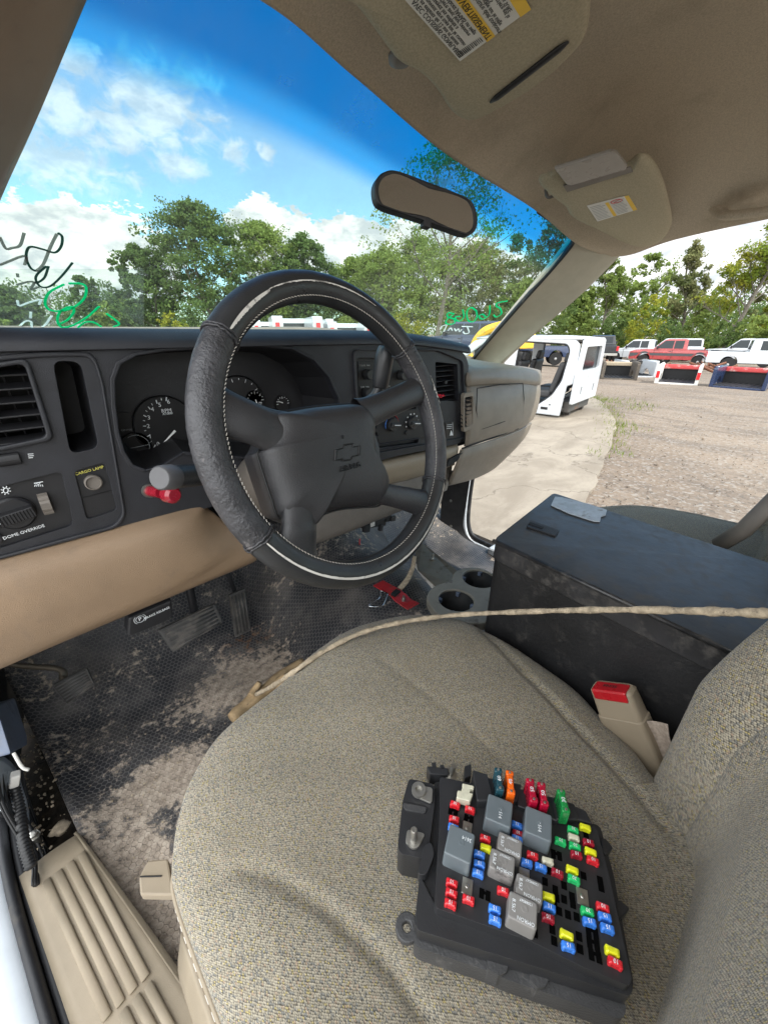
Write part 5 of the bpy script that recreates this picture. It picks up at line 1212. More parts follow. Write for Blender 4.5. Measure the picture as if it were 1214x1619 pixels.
slab([(150, 800), (440, 880), (450, 870), (640, 930), (820, 1000), (830, 1040), (1075, 1120), (1070, 1175), (1040, 1190), (770, 1090), (560, 1020), (460, 975), (175, 880), (150, 860)], FZT - .026, .020, 'fuse_base', 'base_tray', r=.003)
for px in ([(470, 925), (560, 940), (555, 985), (520, 1000), (470, 970)], [(655, 990), (740, 1010), (720, 1050), (690, 1055), (655, 1020)]):
    bm = bmesh.new(); panel(bm, rpoly([fl2(*p, FZT - .022) for p in px], .001), [], FF @ Matrix.Translation((0, 0, -.022)), .018)
    part('latch', bm, 'fuse_base', fb, bevel=.001)
for px in ([(962, 402), (985, 400), (1018, 440), (985, 478), (968, 450)], [(1025, 680), (1048, 668), (1092, 705), (1040, 765), (1030, 730)]):
    bm = bmesh.new(); panel(bm, [fl2(*p, FZT - .012) for p in px], [], FF @ Matrix.Translation((0, 0, -.012)), .02)
    part('side_clip', bm, 'fuse_case', fb, bevel=.001)
bm = bmesh.new(); c = fl2(120, 785, FZT - .03); panel(bm, [(c[0] + .0085 * math.cos(R(a)), c[1] + .0085 * math.sin(R(a))) for a in range(0, 360, 15)], [[(c[0] + .003 * math.cos(R(a)), c[1] + .003 * math.sin(R(a))) for a in range(0, 360, 24)]], FF @ Matrix.Translation((0, 0, -.030)), .006); part('mounting_ear', bm, 'fuse_base', fb, bevel=.001)
# terminal block at the left with studs
slab([(128, 140), (238, 165), (240, 250), (215, 440), (190, 490), (95, 470), (78, 440), (100, 240)], FZT - .006, .032, 'fuse_case', 'terminal_block')
slab([(100, 245), (205, 265), (200, 290), (110, 275)], FZT - .004, .004, 'fuse_base', 'terminal_rib', bevel=.0008)
slab([(150, 165), (232, 180), (228, 250), (150, 215)], FZT - .003, .002, 'zinc', 'terminal_plate', bevel=.0005)
slab([(120, 360), (200, 380), (170, 440), (112, 425)], FZT - .004, .002, 'zinc', 'terminal_plate', bevel=.0005)
slab([(195, 430), (225, 415), (240, 470), (205, 560), (165, 560)], FZT - .003, .012, 'fuse_case', 'terminal_rib', bevel=.001)
def up(px, z0, prof, m, name, parent=fb, n=20, tilt=(0, 0, 0)):
    c = ff(*px, z0); bm = bmesh.new(); lathe(bm, prof, frame(c, EX, EY0) @ Matrix.Rotation(tilt[0], 4, 'X') @ Matrix.Rotation(tilt[1], 4, 'Y'), n); return part(name, bm, m, parent, smooth=True, autos=35)
up((170, 196), FZT - .004, [(.0062, 0), (.0062, .0035), (.003, .0035), (.0028, .001)], 'zinc', 'washer')
up((148, 415), FZT - .005, [(.0055, 0), (.0055, .002), (.0027, .002), (.0027, .016), (.002, .017)], 'zinc', 'stud_bolt')
up((308, 125), FZT - .010, [(.0062, 0), (.0062, .002), (.0025, .002), (.0024, .015)], 'zinc', 'stud_bolt', tilt=(0, .15, 0))
# rear row: sockets of the large fuses
bm = bmesh.new(); random.seed(11)
for px, h in (([(405, 100), (470, 120), (500, 240), (425, 240)], .010), ([(470, 135), (620, 165), (600, 240), (480, 240)], .005), ([(600, 180), (760, 225), (780, 330), (600, 260)], .005), ([(740, 215), (850, 250), (870, 320), (770, 320)], .006), ([(820, 245), (900, 280), (930, 340), (860, 320)], .004)):
    panel(bm, [fl2(*p, FZT + h) for p in px], [], FF @ Matrix.Translation((0, 0, h)), .018)
part('socket_row', bm, 'fuse_case', fb, bevel=.0012)
for px in ([(205, 85), (300, 95), (300, 125), (220, 120)], [(370, 85), (400, 75), (400, 125), (370, 140)], [(870, 280), (895, 285), (915, 320), (890, 330)], [(835, 265), (850, 262), (862, 290), (845, 292)], [(225, 70), (245, 66), (250, 95), (232, 98)], [(262, 80), (280, 76), (286, 100), (266, 104)]):
    bm = bmesh.new(); panel(bm, [fl2(*p, FZT - .004) for p in px], [], FF @ Matrix.Translation((0, 0, -.004)), .016)
    part('lock_tab', bm, 'fuse_case', fb, bevel=.0008)
# empty sockets
bm = bmesh.new(); slots = [(320, 285), (388, 318), (458, 648), (765, 625), (803, 608), (838, 655), (842, 690), (803, 668), (770, 662), (782, 720), (820, 735), (858, 745), (752, 800), (760, 850), (873, 885), (925, 812), (930, 862), (938, 915), (888, 565), (893, 640), (960, 585), (965, 618), (898, 385), (868, 830), (675, 815), (770, 475), (720, 590), (760, 690), (740, 545), (640, 540)]
for i, (a, b) in enumerate(slots):
    bm = bmesh.new(); c = fl2(a, b); big = (a, b) in ((320, 285), (388, 318), (458, 648), (925, 812), (930, 862), (938, 915), (770, 475))
    if big:
        for dx in (-.0022, .0022): box(bm, (c[0] + dx, c[1], .0002), (.0032, .0056, .0008), FF)
        box(bm, (c[0], c[1] + .001, .0001), (.006, .0018, .0005), FF)
    else: box(bm, (c[0], c[1], .0002), (.0037, .0044, .0008), FF)
    part('empty_socket', bm, 'socket_black', fb)
# mini fuses
FU = dict(r=[(330, 248), (395, 270), (326, 312), (462, 396), (668, 470), (316, 590), (314, 634), (310, 680), (388, 662), (540, 625), (932, 492), (975, 696), (1030, 938)],
          d=[(604, 375), (736, 742), (777, 546), (860, 466), (912, 414)], y=[(464, 437), (738, 650), (842, 533), (818, 817), (898, 348), (922, 454), (1017, 888)],
          b=[(322, 347), (600, 338), (600, 398), (436, 465), (436, 508), (430, 547), (503, 704), (505, 752), (643, 502), (705, 522), (742, 696), (825, 867), (917, 760), (984, 738), (996, 788)],
          g=[(845, 358), (790, 408), (853, 430), (849, 574), (908, 714)], w=[(848, 392), (735, 495)])
FM = dict(r='fuse_red', d='fuse_dark', y='fuse_yellow', b='fuse_blue', g='fuse_green', w='fuse_white'); FN = dict(r='10', d='10', y='20', b='15', g='30', w='25')
FL = dict(r='red fuse', d='dark red fuse', y='yellow fuse', b='blue fuse', g='green fuse', w='clear fuse')
for k, L_ in FU.items():
    for i, (a, b) in enumerate(L_):
        h = .0058; c = fl2(a, b, FZT + h); rot = Matrix.Rotation(R(random.uniform(-5, 5)), 4, 'Z'); m_ = FF @ Matrix.Translation((c[0], c[1], 0)) @ rot
        bm = bmesh.new()
        box(bm, (0, 0, h * .5), (.0070, .0037, h), m_); box(bm, (-.0029, 0, h * .46), (.0024, .0044, h * .86), m_); box(bm, (.0029, 0, h * .46), (.0024, .0044, h * .86), m_)
        f = part('fuse', bm, FM[k], fb, bevel=.0009, seg=2); f['label'] = FL[k]
        if k in 'rdbg': text(FN[k], m_ @ V((0, 0, h + .0002)), m_.to_3x3() @ V((-1, 0, 0)), m_.to_3x3() @ V((0, -1, 0)), .0030, 'white_ink', f, thick=.0001)
# relays
def relay(px, w_, d_, h, m, lines, rot=-4):
    c = fl2(*px, FZT + h); m_ = FF @ Matrix.Translation((c[0], c[1], 0)) @ Matrix.Rotation(R(rot), 4, 'Z')
    bm = bmesh.new(); a = [bm.verts.new(m_ @ V((x, y, h))) for x, y in rrect(0, 0, w_, d_, .0016, 3)]; b = [bm.verts.new(m_ @ V((x * 1.04, y * 1.04, -.001))) for x, y in rrect(0, 0, w_, d_, .0016, 3)]
    bm.faces.new(a)
    for i in range(len(a)): bm.faces.new((a[i], b[i], b[(i + 1) % len(a)], a[(i + 1) % len(a)]))
    bmesh.ops.recalc_face_normals(bm, faces=bm.faces[:]); r = part('relay', bm, m, fb, bevel=.0011, seg=3)
    bm = bmesh.new(); lathe(bm, [(.0022, 0), (.0022, .0003), (.0015, .0004), (.0006, .0002)], m_ @ Matrix.Translation((.001, .001, h)), 16); part('vent_dimple', bm, m, r, smooth=True, autos=50)
    for s, x, y, sz, vert in lines: text(s, m_ @ V((x * w_, y * d_, h + .0002)), m_.to_3x3() @ (V((0, -1, 0)) if vert else V((-1, 0, 0))), m_.to_3x3() @ (V((1, 0, 0)) if vert else V((0, -1, 0))), sz, 'white_ink', r, thick=.00008)
L1 = [('3614', .05, -.12, .0036, True)]
relay((522, 278), .0195, .0195, .017, 'relay_grey', L1); relay((692, 335), .0195, .0195, .017, 'relay_grey', L1); relay((350, 422), .0195, .0200, .017, 'relay_grey', [('3614', .22, .22, .0036, False)])
L2 = [('8.5k7', -.33, .0, .0032, True), ('12088567', .1, .32, .0021, False), ('OMRON', .12, -.36, .0029, False)]
relay((568, 428), .0172, .0122, .0120, 'relay_pale', L2); relay((535, 505), .0172, .0128, .0125, 'relay_pale', L2); relay((652, 618), .0175, .0122, .0115, 'relay_pale', L2); relay((624, 712), .0180, .0145, .0140, 'relay_pale', L2)
for p in ((382, 358), (382, 610), (884, 655), (630, 565)):
    c = fl2(*p, FZT + .001); bm = bmesh.new(); m_ = FF @ Matrix.Translation((c[0], c[1], .0006)); box(bm, (0, 0, 0), (.0075, .0095, .0014), m_); lathe(bm, [(.0017, .0006), (.0014, .0014)], m_, 12); part('contact_plate', bm, 'zinc', fb, bevel=.0003, seg=1)
# white fuse puller
bm = bmesh.new(); hz = .010
for px in ([(360, 160), (412, 172), (410, 188), (362, 180)], [(340, 190), (408, 205), (395, 240), (335, 225)], [(362, 175), (398, 185), (392, 210), (352, 200)]):
    panel(bm, [fl2(*p, FZT + hz) for p in px], [], FF @ Matrix.Translation((0, 0, hz)), .008)
part('fuse_puller', bm, 'fuse_white', fb, bevel=.0008)
# tall fuses standing in the rear sockets
for px0, px1, m_, n_t in (((517, 92), (527, 190), 'maxi_teal', '60'), ((567, 105), (575, 205), 'maxi_orange', '40'), ((655, 138), (675, 240), 'maxi_red', '50'), ((705, 155), (722, 255), 'maxi_red', '50'), ((790, 185), (815, 285), 'maxi_green', '30')):
    h = .021; a, b = V(fl2(*px0, FZT + h)), V(fl2(*px1, FZT + h)); c = (a + b) / 2; d = b - a; ang = math.atan2(d.y, d.x); L_ = d.length
    mt = FF @ Matrix.Translation((c.x, c.y, 0)) @ Matrix.Rotation(ang, 4, 'Z'); bm = bmesh.new()
    box(bm, (0, 0, h * .60), (L_ * .66, .0052, h * .8), mt); box(bm, (-L_ * .40, 0, h * .58), (L_ * .24, .0066, h * .84), mt); box(bm, (L_ * .40, 0, h * .58), (L_ * .24, .0066, h * .84), mt)
    f = part('large_fuse', bm, m_, fb, bevel=.0013, seg=3)
    text(n_t, mt @ V((0, 0, h * 1.0 + .0002)), mt.to_3x3() @ V((-1, 0, 0)), mt.to_3x3() @ V((0, -1, 0)), .0042, 'white_ink', f, thick=.0001)
    bm = bmesh.new()
    for s in (-1, 1): lathe(bm, [(.0011, 0), (.0009, .0006)], mt @ Matrix.Translation((s * L_ * .40, 0, h)), 10)
    part('test_point', bm, 'zinc', f)

# --- black steel box between the seats
BT = -.28
sb = thing('storage_box', 'black lidded steel box between the seats with silver tape patch on lid', 'storage box', (.57, .12, -.60))
bc = [at(*p, 2, BT) for p in ((780, 852), (875, 778), (1197, 885), (1165, 1035))]      # front left, front right, rear right, rear left
BO = (bc[0] + bc[1] + bc[2] + bc[3]) / 4; bx_ = ((bc[1] - bc[0]) + (bc[2] - bc[3])).normalized(); by_ = ((bc[0] - bc[3]) + (bc[1] - bc[2])).normalized()
BFr = frame(BO, bx_, by_); BI = BFr.inverted(); q = [BI @ p for p in bc]; q2 = [(p.x, p.y) for p in q]
q2[2] = (q2[2][0], q2[2][1] - .02); q2[3] = (q2[3][0], q2[3][1] - .02)
bm = bmesh.new(); panel(bm, rpoly(q2[::-1], .012, 3), [], BFr, .034)
for v in bm.verts:      # dents and a slightly sprung lid
    l = BI @ v.co; v.co.z += .0015 * math.sin(l.x * 30) * math.sin(l.y * 17)
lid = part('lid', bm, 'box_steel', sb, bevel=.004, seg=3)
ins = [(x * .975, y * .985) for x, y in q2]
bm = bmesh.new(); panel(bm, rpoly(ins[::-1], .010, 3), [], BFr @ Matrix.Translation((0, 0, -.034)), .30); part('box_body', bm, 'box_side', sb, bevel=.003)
def onlid(px, py, h=.001): return on(px, py, V((0, 0, BT + h)), V((0, 0, 1)))
def decal(px, h, depth, m, name, parent, r=.002, bev=.0006):
    o = [BI @ onlid(*p, h) for p in px]; bm = bmesh.new(); panel(bm, rpoly([(p.x, p.y) for p in o], r), [], BFr @ Matrix.Translation((0, 0, h)), depth); return part(name, bm, m, parent, bevel=bev)
decal([(877, 785), (888, 786), (932, 797), (959, 806), (957, 814), (950, 816), (948, 824), (938, 823), (900, 811), (871, 798)], .0022, .002, 'duct_tape', 'tape_patch', lid)
decal([(838, 822), (884, 838), (878, 847), (832, 832)], .0020, .002, 'dark_plastic', 'latch_plate', lid)
decal([(838, 825), (860, 833), (857, 836), (835, 828)], .0028, .001, 'pure_black', 'latch_slot', lid, .0008)
bm = bmesh.new(); a, b = BFr @ V((q2[0][0] * .99, q2[0][1], .0)), BFr @ V((q2[3][0] * .99, q2[3][1], .0)); tube(bm, [a + V((-.001, 0, -.003)), b + V((-.001, 0, -.003))], .0032, 6); part('rolled_edge', bm, 'box_steel', lid, smooth=True)
bm = bmesh.new(); sx_ = lambda px, py: on(px, py, bc[0] + bx_ * .0035 + V((-.006, 0, 0)), bx_)
tube(bm, spline([sx_(917, 925), sx_(912, 950), sx_(907, 985), sx_(899, 1020), sx_(890, 1058)], 6), .0006, 5); tube(bm, [sx_(920, 918), sx_(917, 938)], .0018, 5, flat=(.3, 1)); part('scratch', bm, 'rust', sb)

# --- bent rod lying over the seat
bm = bmesh.new(); rp = spline([at(405, 1098, 2, -.62), at(432, 1084, 2, -.50), at(462, 1064, 2, -.430), at(505, 1034, 2, -.420), at(560, 1005, 2, -.412), at(610, 989, 2, -.408), at(670, 978, 2, -.404), at(740, 971, 2, -.395), at(860, 966, 0, .415), at(980, 964, 0, .40), at(1100, 966, 0, .375), at(1190, 969, 0, .355), at(1260, 970, 0, .345)], 10)
random.seed(4); tube(bm, rp, lambda t: .0035 + .0005 * math.sin(t * 90) + .0004 * math.sin(t * 230), 10, flat=(1, .8))
tag(fin(bm, 'bent_rod', 'mud_strap', smooth=True), 'thin bent rod caked with dried mud lying across the seat and steel box', 'rod')

# --- work glove and stone under the seat front
gl = thing('work_glove', 'dirty tan work glove crumpled on the floor at the front of the seat', 'glove', (.2, .6, -.74))
def blobm(pts, rr, n=14): bm = bmesh.new(); tube(bm, spline(pts, 5), rr, n); return bm
p3_ = lambda px, py, z=-.72: at(px, py, 2, z)
bm = blobm([p3_(366, 1136), p3_(385, 1118), p3_(405, 1102), p3_(428, 1085), p3_(455, 1062), p3_(480, 1048)], lambda t: .011 + .004 * math.sin(t * 3.1) + .0015 * math.sin(t * 21)); part('palm', bm, 'glove_tan', gl, smooth=True)
bm = blobm([p3_(398, 1100, -.705), p3_(403, 1090, -.70), p3_(411, 1079, -.69)], lambda t: .009 * (1 - .3 * t)); part('thumb', bm, 'glove_tan', gl, smooth=True)
for dx in (0, 9):
    bm = blobm([p3_(430 + dx, 1088, -.71), p3_(442 + dx, 1075, -.69), p3_(452 + dx, 1068, -.68)], .006); part('finger', bm, 'glove_tan', gl, smooth=True)

def rock(c, r, m, name, label, cat, seed, group=None, sc=(1, 1, .6)):
    random.seed(seed); bm = bmesh.new(); bmesh.ops.create_icosphere(bm, subdivisions=3, radius=1); ph = [random.uniform(0, 6) for _ in range(6)]
    for v in bm.verts:
        n = 1 + .18 * math.sin(v.co.x * 3 + ph[0]) * math.sin(v.co.y * 4 + ph[1]) + .12 * math.sin(v.co.z * 7 + ph[2] + v.co.x * 4) + .06 * math.sin(v.co.y * 13 + ph[3]); v.co = V((v.co.x * r * sc[0] * n, v.co.y * r * sc[1] * n, v.co.z * r * sc[2] * n)) + V(c)
    o = fin(bm, name, m, smooth=True); tag(o, label, cat, group); return o
rock(at(95, 1310, 2, -.756), .013, 'stone', 'stone', 'crumbly pale brown lump in the corner beside the sill plate', 'debris', 1, sc=(1, .8, .5))
bm = bmesh.new(); random.seed(9)
for k in range(260):
    x, y = random.gauss(-.19, .022), random.uniform(.55, .95); s = random.uniform(.001, .0045); m_ = Matrix.Translation((x, y, -.757 + s * .3)) @ Matrix.Rotation(random.uniform(0, 3), 4, 'Z') @ Matrix.Rotation(random.uniform(0, 3), 4, 'X'); box(bm, (0, 0, 0), (s, s * .8, s * .6), m_)
tag(fin(bm, 'grit', 'stone'), 'loose grit and crumbs scattered along the edge of the floor', 'debris', kind='stuff')
bm = bmesh.new()
for k in range(380):
    x, y = random.gauss(.04, .10), random.gauss(.56, .12); s = random.uniform(.0008, .0028)
    if y > .84 or y < .3 or x < -.10: continue
    m_ = Matrix.Translation((x, y, FZ + .003)) @ Matrix.Rotation(random.uniform(0, 3), 4, 'Z'); box(bm, (0, 0, 0), (s, s * .8, s * .7), m_)
tag(fin(bm, 'dried_mud', 'mud_strap'), 'crumbs of dried mud scattered over the rubber floor mat', 'debris', kind='stuff')

# --- red steel strap with wire loop on the tunnel
rs = thing('red_bracket', 'bent red steel bracket with bolt and wire hook lying on floor hump', 'bracket', (.61, .63, -.61))
zb = lambda a, b: (540 + a / 3.372, 760 + b / 3.372)
RZ = -.590
strip_px = [((168, 558), (222, 530)), ((205, 578), (262, 553)), ((255, 608), (310, 578)), ((285, 640), (345, 605)), ((325, 668), (372, 632)), ((352, 685), (412, 650))]
hts = [0, .003, .004, -.004, -.010, .004]
bm = bmesh.new(); pr = None
for (a, b), h in zip(strip_px, hts):
    row = [bm.verts.new(at(*zb(*a), 2, RZ + h)), bm.verts.new(at(*zb(*b), 2, RZ + h))]
    if pr: bm.faces.new((pr[0], row[0], row[1], pr[1]))
    pr = row
fin(bm, 'strap', 'red_paint', rs, solid=.003, bevel=.0008)
bm = bmesh.new(); c = at(*zb(330, 632), 2, RZ + .002); lathe(bm, [(.0055, -.004), (.0055, .003), (.003, .003), (.003, .010)], frame(c, (1, 0, 0), (0, 1, 0)), 6); fin(bm, 'bolt', 'zinc', rs)
bm = bmesh.new(); box(bm, (0, 0, 0), (.024, .014, .006), Matrix.Translation(at(*zb(288, 598), 2, RZ + .008)) @ Matrix.Rotation(.2, 4, 'Z')); fin(bm, 'clamp_pad', 'pure_black', rs, bevel=.001)
bm = bmesh.new(); tube(bm, spline([at(*zb(*p), 2, RZ + .006) for p in ((245, 603), (215, 588), (205, 592), (202, 625), (150, 660), (152, 670), (205, 672), (225, 655), (242, 612))], 5, closed=True), .0014, 6, closed=True); fin(bm, 'wire_hook', 'chrome', rs, smooth=True)
bm = bmesh.new(); loft(bm, [[tuple(at(*zb(*p), 2, z)) for p, z in (((300, 570), -.585), ((340, 520), -.575), ((365, 470), -.56), ((380, 400), -.54))], [tuple(at(*zb(*p), 2, z)) for p, z in (((322, 585), -.585), ((362, 535), -.575), ((388, 475), -.56), ((400, 405), -.54))]], 5, 3); tag(fin(bm, 'strap', 'mud_strap', None, smooth=True, solid=.002), 'short pale strap hanging down behind the wheel to the red bracket', 'strap')
bm = bmesh.new(); tube(bm, [at(*zb(52, 340), 1, .86), at(*zb(52, 415), 1, .85), at(*zb(92, 412), 1, .85), at(*zb(97, 310), 1, .86)], .0042, 8, flat=(1, .5)); tag(fin(bm, 'hook', 'red_plastic'), 'red u shaped hook standing on the floor, seen through the wheel', 'hook')

# ================================================================== THE YARD
import numpy as np
def sstep(x, a, b): t = max(0, min(1, (x - a) / (b - a))); return t * t * (3 - 2 * t)
def gz(x, y):      # the yard falls away gently to the right of the slab
    r_ = math.hypot(x, y); az = math.degrees(math.atan2(x, y)); return GZ - .02 * max(0, min(60, r_) - 9) * sstep(az, 55, 66) * (1 - sstep(az, 120, 150))
def gp(px, dist, z=None):
    d = ray(px, 528); d.z = 0; d.normalize(); x, y = d.x * dist, d.y * dist; return V((x, y, gz(x, y) if z is None else z))
def ht(px, py, dist):
    d = ray(px, py); return d.z / math.hypot(d.x, d.y) * dist - gp(px, dist).z
# ground sheet
def ground_mat():
    m = bpy.data.materials.new('gravel'); m.use_nodes = True; t = NT(m.node_tree); t.n.clear(); b = t.new('ShaderNodeBsdfPrincipled'); o = t.new('ShaderNodeOutputMaterial'); t.l.new(b.outputs[0], o.inputs[0])
    c = t.new('ShaderNodeTexCoord').outputs['Object']
    big = t.noise(t.map(c, (.5, 1.2, 1)), .35, 6, .6, .4).outputs[0]; midn = t.noise(t.map(c, (2.6, .5, 1), rot=(0, 0, -.42)), .75, 9, .72, .6).outputs[0]; fine = t.noise(c, 38, 6, .75).outputs[0]
    v = t.new('ShaderNodeTexVoronoi'); t.put(v.inputs['Vector'], c); v.inputs['Scale'].default_value = 32; sp = t.new('ShaderNodeSeparateColor'); t.l.new(v.outputs['Color'], sp.inputs[0])
    cc = t.mix(t.ramp(big, .35, .65), (.155, .115, .083), (.225, .175, .13)); cc = t.mix(t.math('MULTIPLY', t.ramp(midn, .44, .62), .7), cc, (.10, .08, .066))
    cc = t.mix(t.math('MULTIPLY', t.ramp(fine, .35, .75), .5), cc, (.26, .225, .19)); cc = t.mix(t.math('MULTIPLY', t.ramp(sp.outputs[0], .72, .92), .5), cc, (.30, .28, .25)); cc = t.mix(t.math('MULTIPLY', t.ramp(sp.outputs[1], .85, .97), .6), cc, (.08, .07, .06))
    t.put(b.inputs['Base Color'], cc); b.inputs['Roughness'].default_value = .95; b.inputs['Specular IOR Level'].default_value = .2
    bn = t.new('ShaderNodeBump'); bn.inputs['Strength'].default_value = .7; bn.inputs['Distance'].default_value = .02; t.put(bn.inputs['Height'], t.math('ADD', t.math('ADD', fine, t.math('MULTIPLY', midn, 2)), sp.outputs[0])); t.l.new(bn.outputs[0], b.inputs['Normal']); M['gravel'] = m
    m = bpy.data.materials.new('slab_concrete'); m.use_nodes = True; t = NT(m.node_tree); t.n.clear(); b = t.new('ShaderNodeBsdfPrincipled'); o = t.new('ShaderNodeOutputMaterial'); t.l.new(b.outputs[0], o.inputs[0])
    c = t.new('ShaderNodeTexCoord').outputs['Object']
    n_ = t.noise(t.map(c, (1, 2, 1), rot=(0, 0, .5)), 1.1, 8, .65, .5).outputs[0]; f2 = t.noise(c, 45, 6, .75).outputs[0]; f3 = t.noise(c, 7, 6, .7).outputs[0]
    cc = t.mix(t.ramp(n_, .35, .68), (.175, .145, .11), (.255, .218, .17)); cc = t.mix(t.math('MULTIPLY', t.ramp(f2, .55, .72), .6), cc, (.12, .10, .085)); cc = t.mix(t.math('MULTIPLY', t.ramp(f3, .5, .72), .35), cc, (.15, .125, .10))
    v = t.new('ShaderNodeTexVoronoi'); v.feature = 'DISTANCE_TO_EDGE'; t.put(v.inputs['Vector'], t.vmath('ADD', c, t.vmath('SCALE', t.noise(c, 1.5, 5).outputs[1]))); v.inputs['Scale'].default_value = .35
    cc = t.mix(t.math('MULTIPLY', t.ramp(v.outputs['Distance'], .006, .001), .7), cc, (.10, .08, .06))
    t.put(b.inputs['Base Color'], cc); b.inputs['Roughness'].default_value = .9; bn = t.new('ShaderNodeBump'); bn.inputs['Strength'].default_value = .5; bn.inputs['Distance'].default_value = .01; t.put(bn.inputs['Height'], f2); t.l.new(bn.outputs[0], b.inputs['Normal']); M['slab_concrete'] = m
ground_mat()
bm = bmesh.new(); rr_ = [0, 1.5, 3, 4.5, 6, 7.5, 9] + [9 + k * 1.6 for k in range(1, 34)] + [70, 100, 160, 300, 700, 1600]; rows_ = []
for r_ in rr_[1:]:
    rows_.append([bm.verts.new((r_ * math.sin(R(a_ * 3)), r_ * math.cos(R(a_ * 3)), gz(r_ * math.sin(R(a_ * 3)), r_ * math.cos(R(a_ * 3))) + (.025 * math.sin(r_ * 1.9 + a_) * math.sin(a_ * .9 + r_) if 9 < r_ < 60 else 0))) for a_ in range(120)])
c_ = bm.verts.new((0, 0, GZ))
for k in range(120): bm.faces.new((c_, rows_[0][(k + 1) % 120], rows_[0][k]))
for A_, B_ in zip(rows_, rows_[1:]):
    for k in range(120): bm.faces.new((A_[k], A_[(k + 1) % 120], B_[(k + 1) % 120], B_[k]))
bmesh.ops.recalc_face_normals(bm, faces=bm.faces[:])
g_ = fin(bm, 'ground', 'gravel', smooth=True); tag(g_, kind='structure')
ed = [at(*p, 2, GZ + .03) for p in ((925, 626), (948, 634), (962, 648), (972, 668), (970, 690), (955, 730), (938, 770), (900, 850), (860, 900))]
o = [(p.x, p.y) for p in spline(ed, 6)]; random.seed(8); o = [(x + random.uniform(-.03, .03), y + random.uniform(-.02, .02)) for x, y in o]
o = o + [(1.6, -3), (-14, -3), (-14, 12), (8, 14), (14, 9)]
bm = bmesh.new(); panel(bm, o, [], Matrix.Translation((0, 0, GZ + .045)), .12); tag(fin(bm, 'concrete_slab', 'slab_concrete', bevel=.01), kind='structure')
# pebbles and grass
bm = bmesh.new(); random.seed(21)
for k in range(5000):
    r_ = 2.0 + 20 * random.random() ** 1.6; a = R(random.uniform(48, 98)); x, y = r_ * math.sin(a), r_ * math.cos(a); s = random.uniform(.006, .026) * (1 if random.random() < .95 else 1.8)
    m_ = Matrix.Translation((x, y, gz(x, y) + .012 + s * .1 + (.04 if False else 0))) @ Matrix.Rotation(random.uniform(0, 6), 4, 'Z') @ Matrix.Rotation(random.uniform(0, 6), 4, 'X'); bmesh.ops.create_icosphere(bm, subdivisions=1, radius=s * .5, matrix=m_ @ Matrix.Diagonal((1, .8, .55, 1)))
tag(fin(bm, 'pebbles', 'gravel'), kind='stuff', label='loose stones scattered over the gravel yard', cat='stones')
def tuft(bm, c, n, h, sp):
    for _ in range(n):
        a = random.uniform(0, 6.28); b = V(c) + V((random.gauss(0, sp), random.gauss(0, sp), 0)); d = V((math.cos(a), math.sin(a), 0)); hh = h * random.uniform(.4, 1); tip = b + d * hh * .5 + V((0, 0, hh)); s = V((-d.y, d.x, 0)) * .006
        bm.faces.new([bm.verts.new(b - s), bm.verts.new(b + s), bm.verts.new(tip)])
bm = bmesh.new(); E_ = spline(ed, 10)
for i, p in enumerate(E_):
    if i < 50 and random.random() < .9: tuft(bm, (p.x + random.uniform(-.1, .35), p.y + random.uniform(-.05, .15), GZ + .02), random.randint(3, 26), .10, .12)
for px, py in ((1010, 641), (985, 635), (1000, 645), (976, 672), (975, 676), (935, 628), (942, 632), (950, 634)):
    p = at(px, py, 2, GZ); tuft(bm, (p.x, p.y, GZ), 50, .12, .22)
tag(fin(bm, 'grass', 'grass_blade'), kind='stuff', label='sparse grass along the curved concrete edge', cat='grass')

# ---- trees
class Leaves:
    """many small leaf-sized faces scattered in clumps, built at once"""
    def __init__(s, seed): s.c = []; s.r = np.random.default_rng(seed)
    def add(s, c, rad, n, size, flat=.8): s.c.append((tuple(c), rad, int(n), size, flat))
    def build(s, name, m, parent=None, zfun=None):
        P = []; S = []
        for c, rad, n, size, flat in s.c:
            if n < 1: continue
            d = s.r.normal(size=(n, 3)); d /= np.linalg.norm(d, axis=1)[:, None]; d *= (s.r.random(n) ** .45)[:, None] * rad; d[:, 2] *= flat; P.append(d + np.array(c)); S.append(size * s.r.uniform(.5, 1.35, n))
        P = np.concatenate(P); S = np.concatenate(S)[:, None]; n = len(P)
        if zfun: P[:, 2] = zfun(P[:, 2])
        a = s.r.normal(size=(n, 3)); a /= np.linalg.norm(a, axis=1)[:, None]; b = np.cross(a, s.r.normal(size=(n, 3))); b /= np.linalg.norm(b, axis=1)[:, None]
        Q = np.stack([P - a * S * .5, P + b * S * .34, P + a * S * .5, P - b * S * .3], 1).reshape(-1, 3)
        if parent is not None: Q = Q - np.array(parent.location)
        me = bpy.data.meshes.new(name); me.vertices.add(4 * n); me.vertices.foreach_set('co', Q.ravel()); me.loops.add(4 * n); me.loops.foreach_set('vertex_index', np.arange(4 * n)); me.polygons.add(n); me.polygons.foreach_set('loop_start', np.arange(n) * 4); me.update(); me.validate()
        me.materials.append(M[m]); o = bpy.data.objects.new(name, me); COL.objects.link(o)
        if parent is not None: o.parent = parent
        return o
TREES = 'trees at the far edge of the yard'
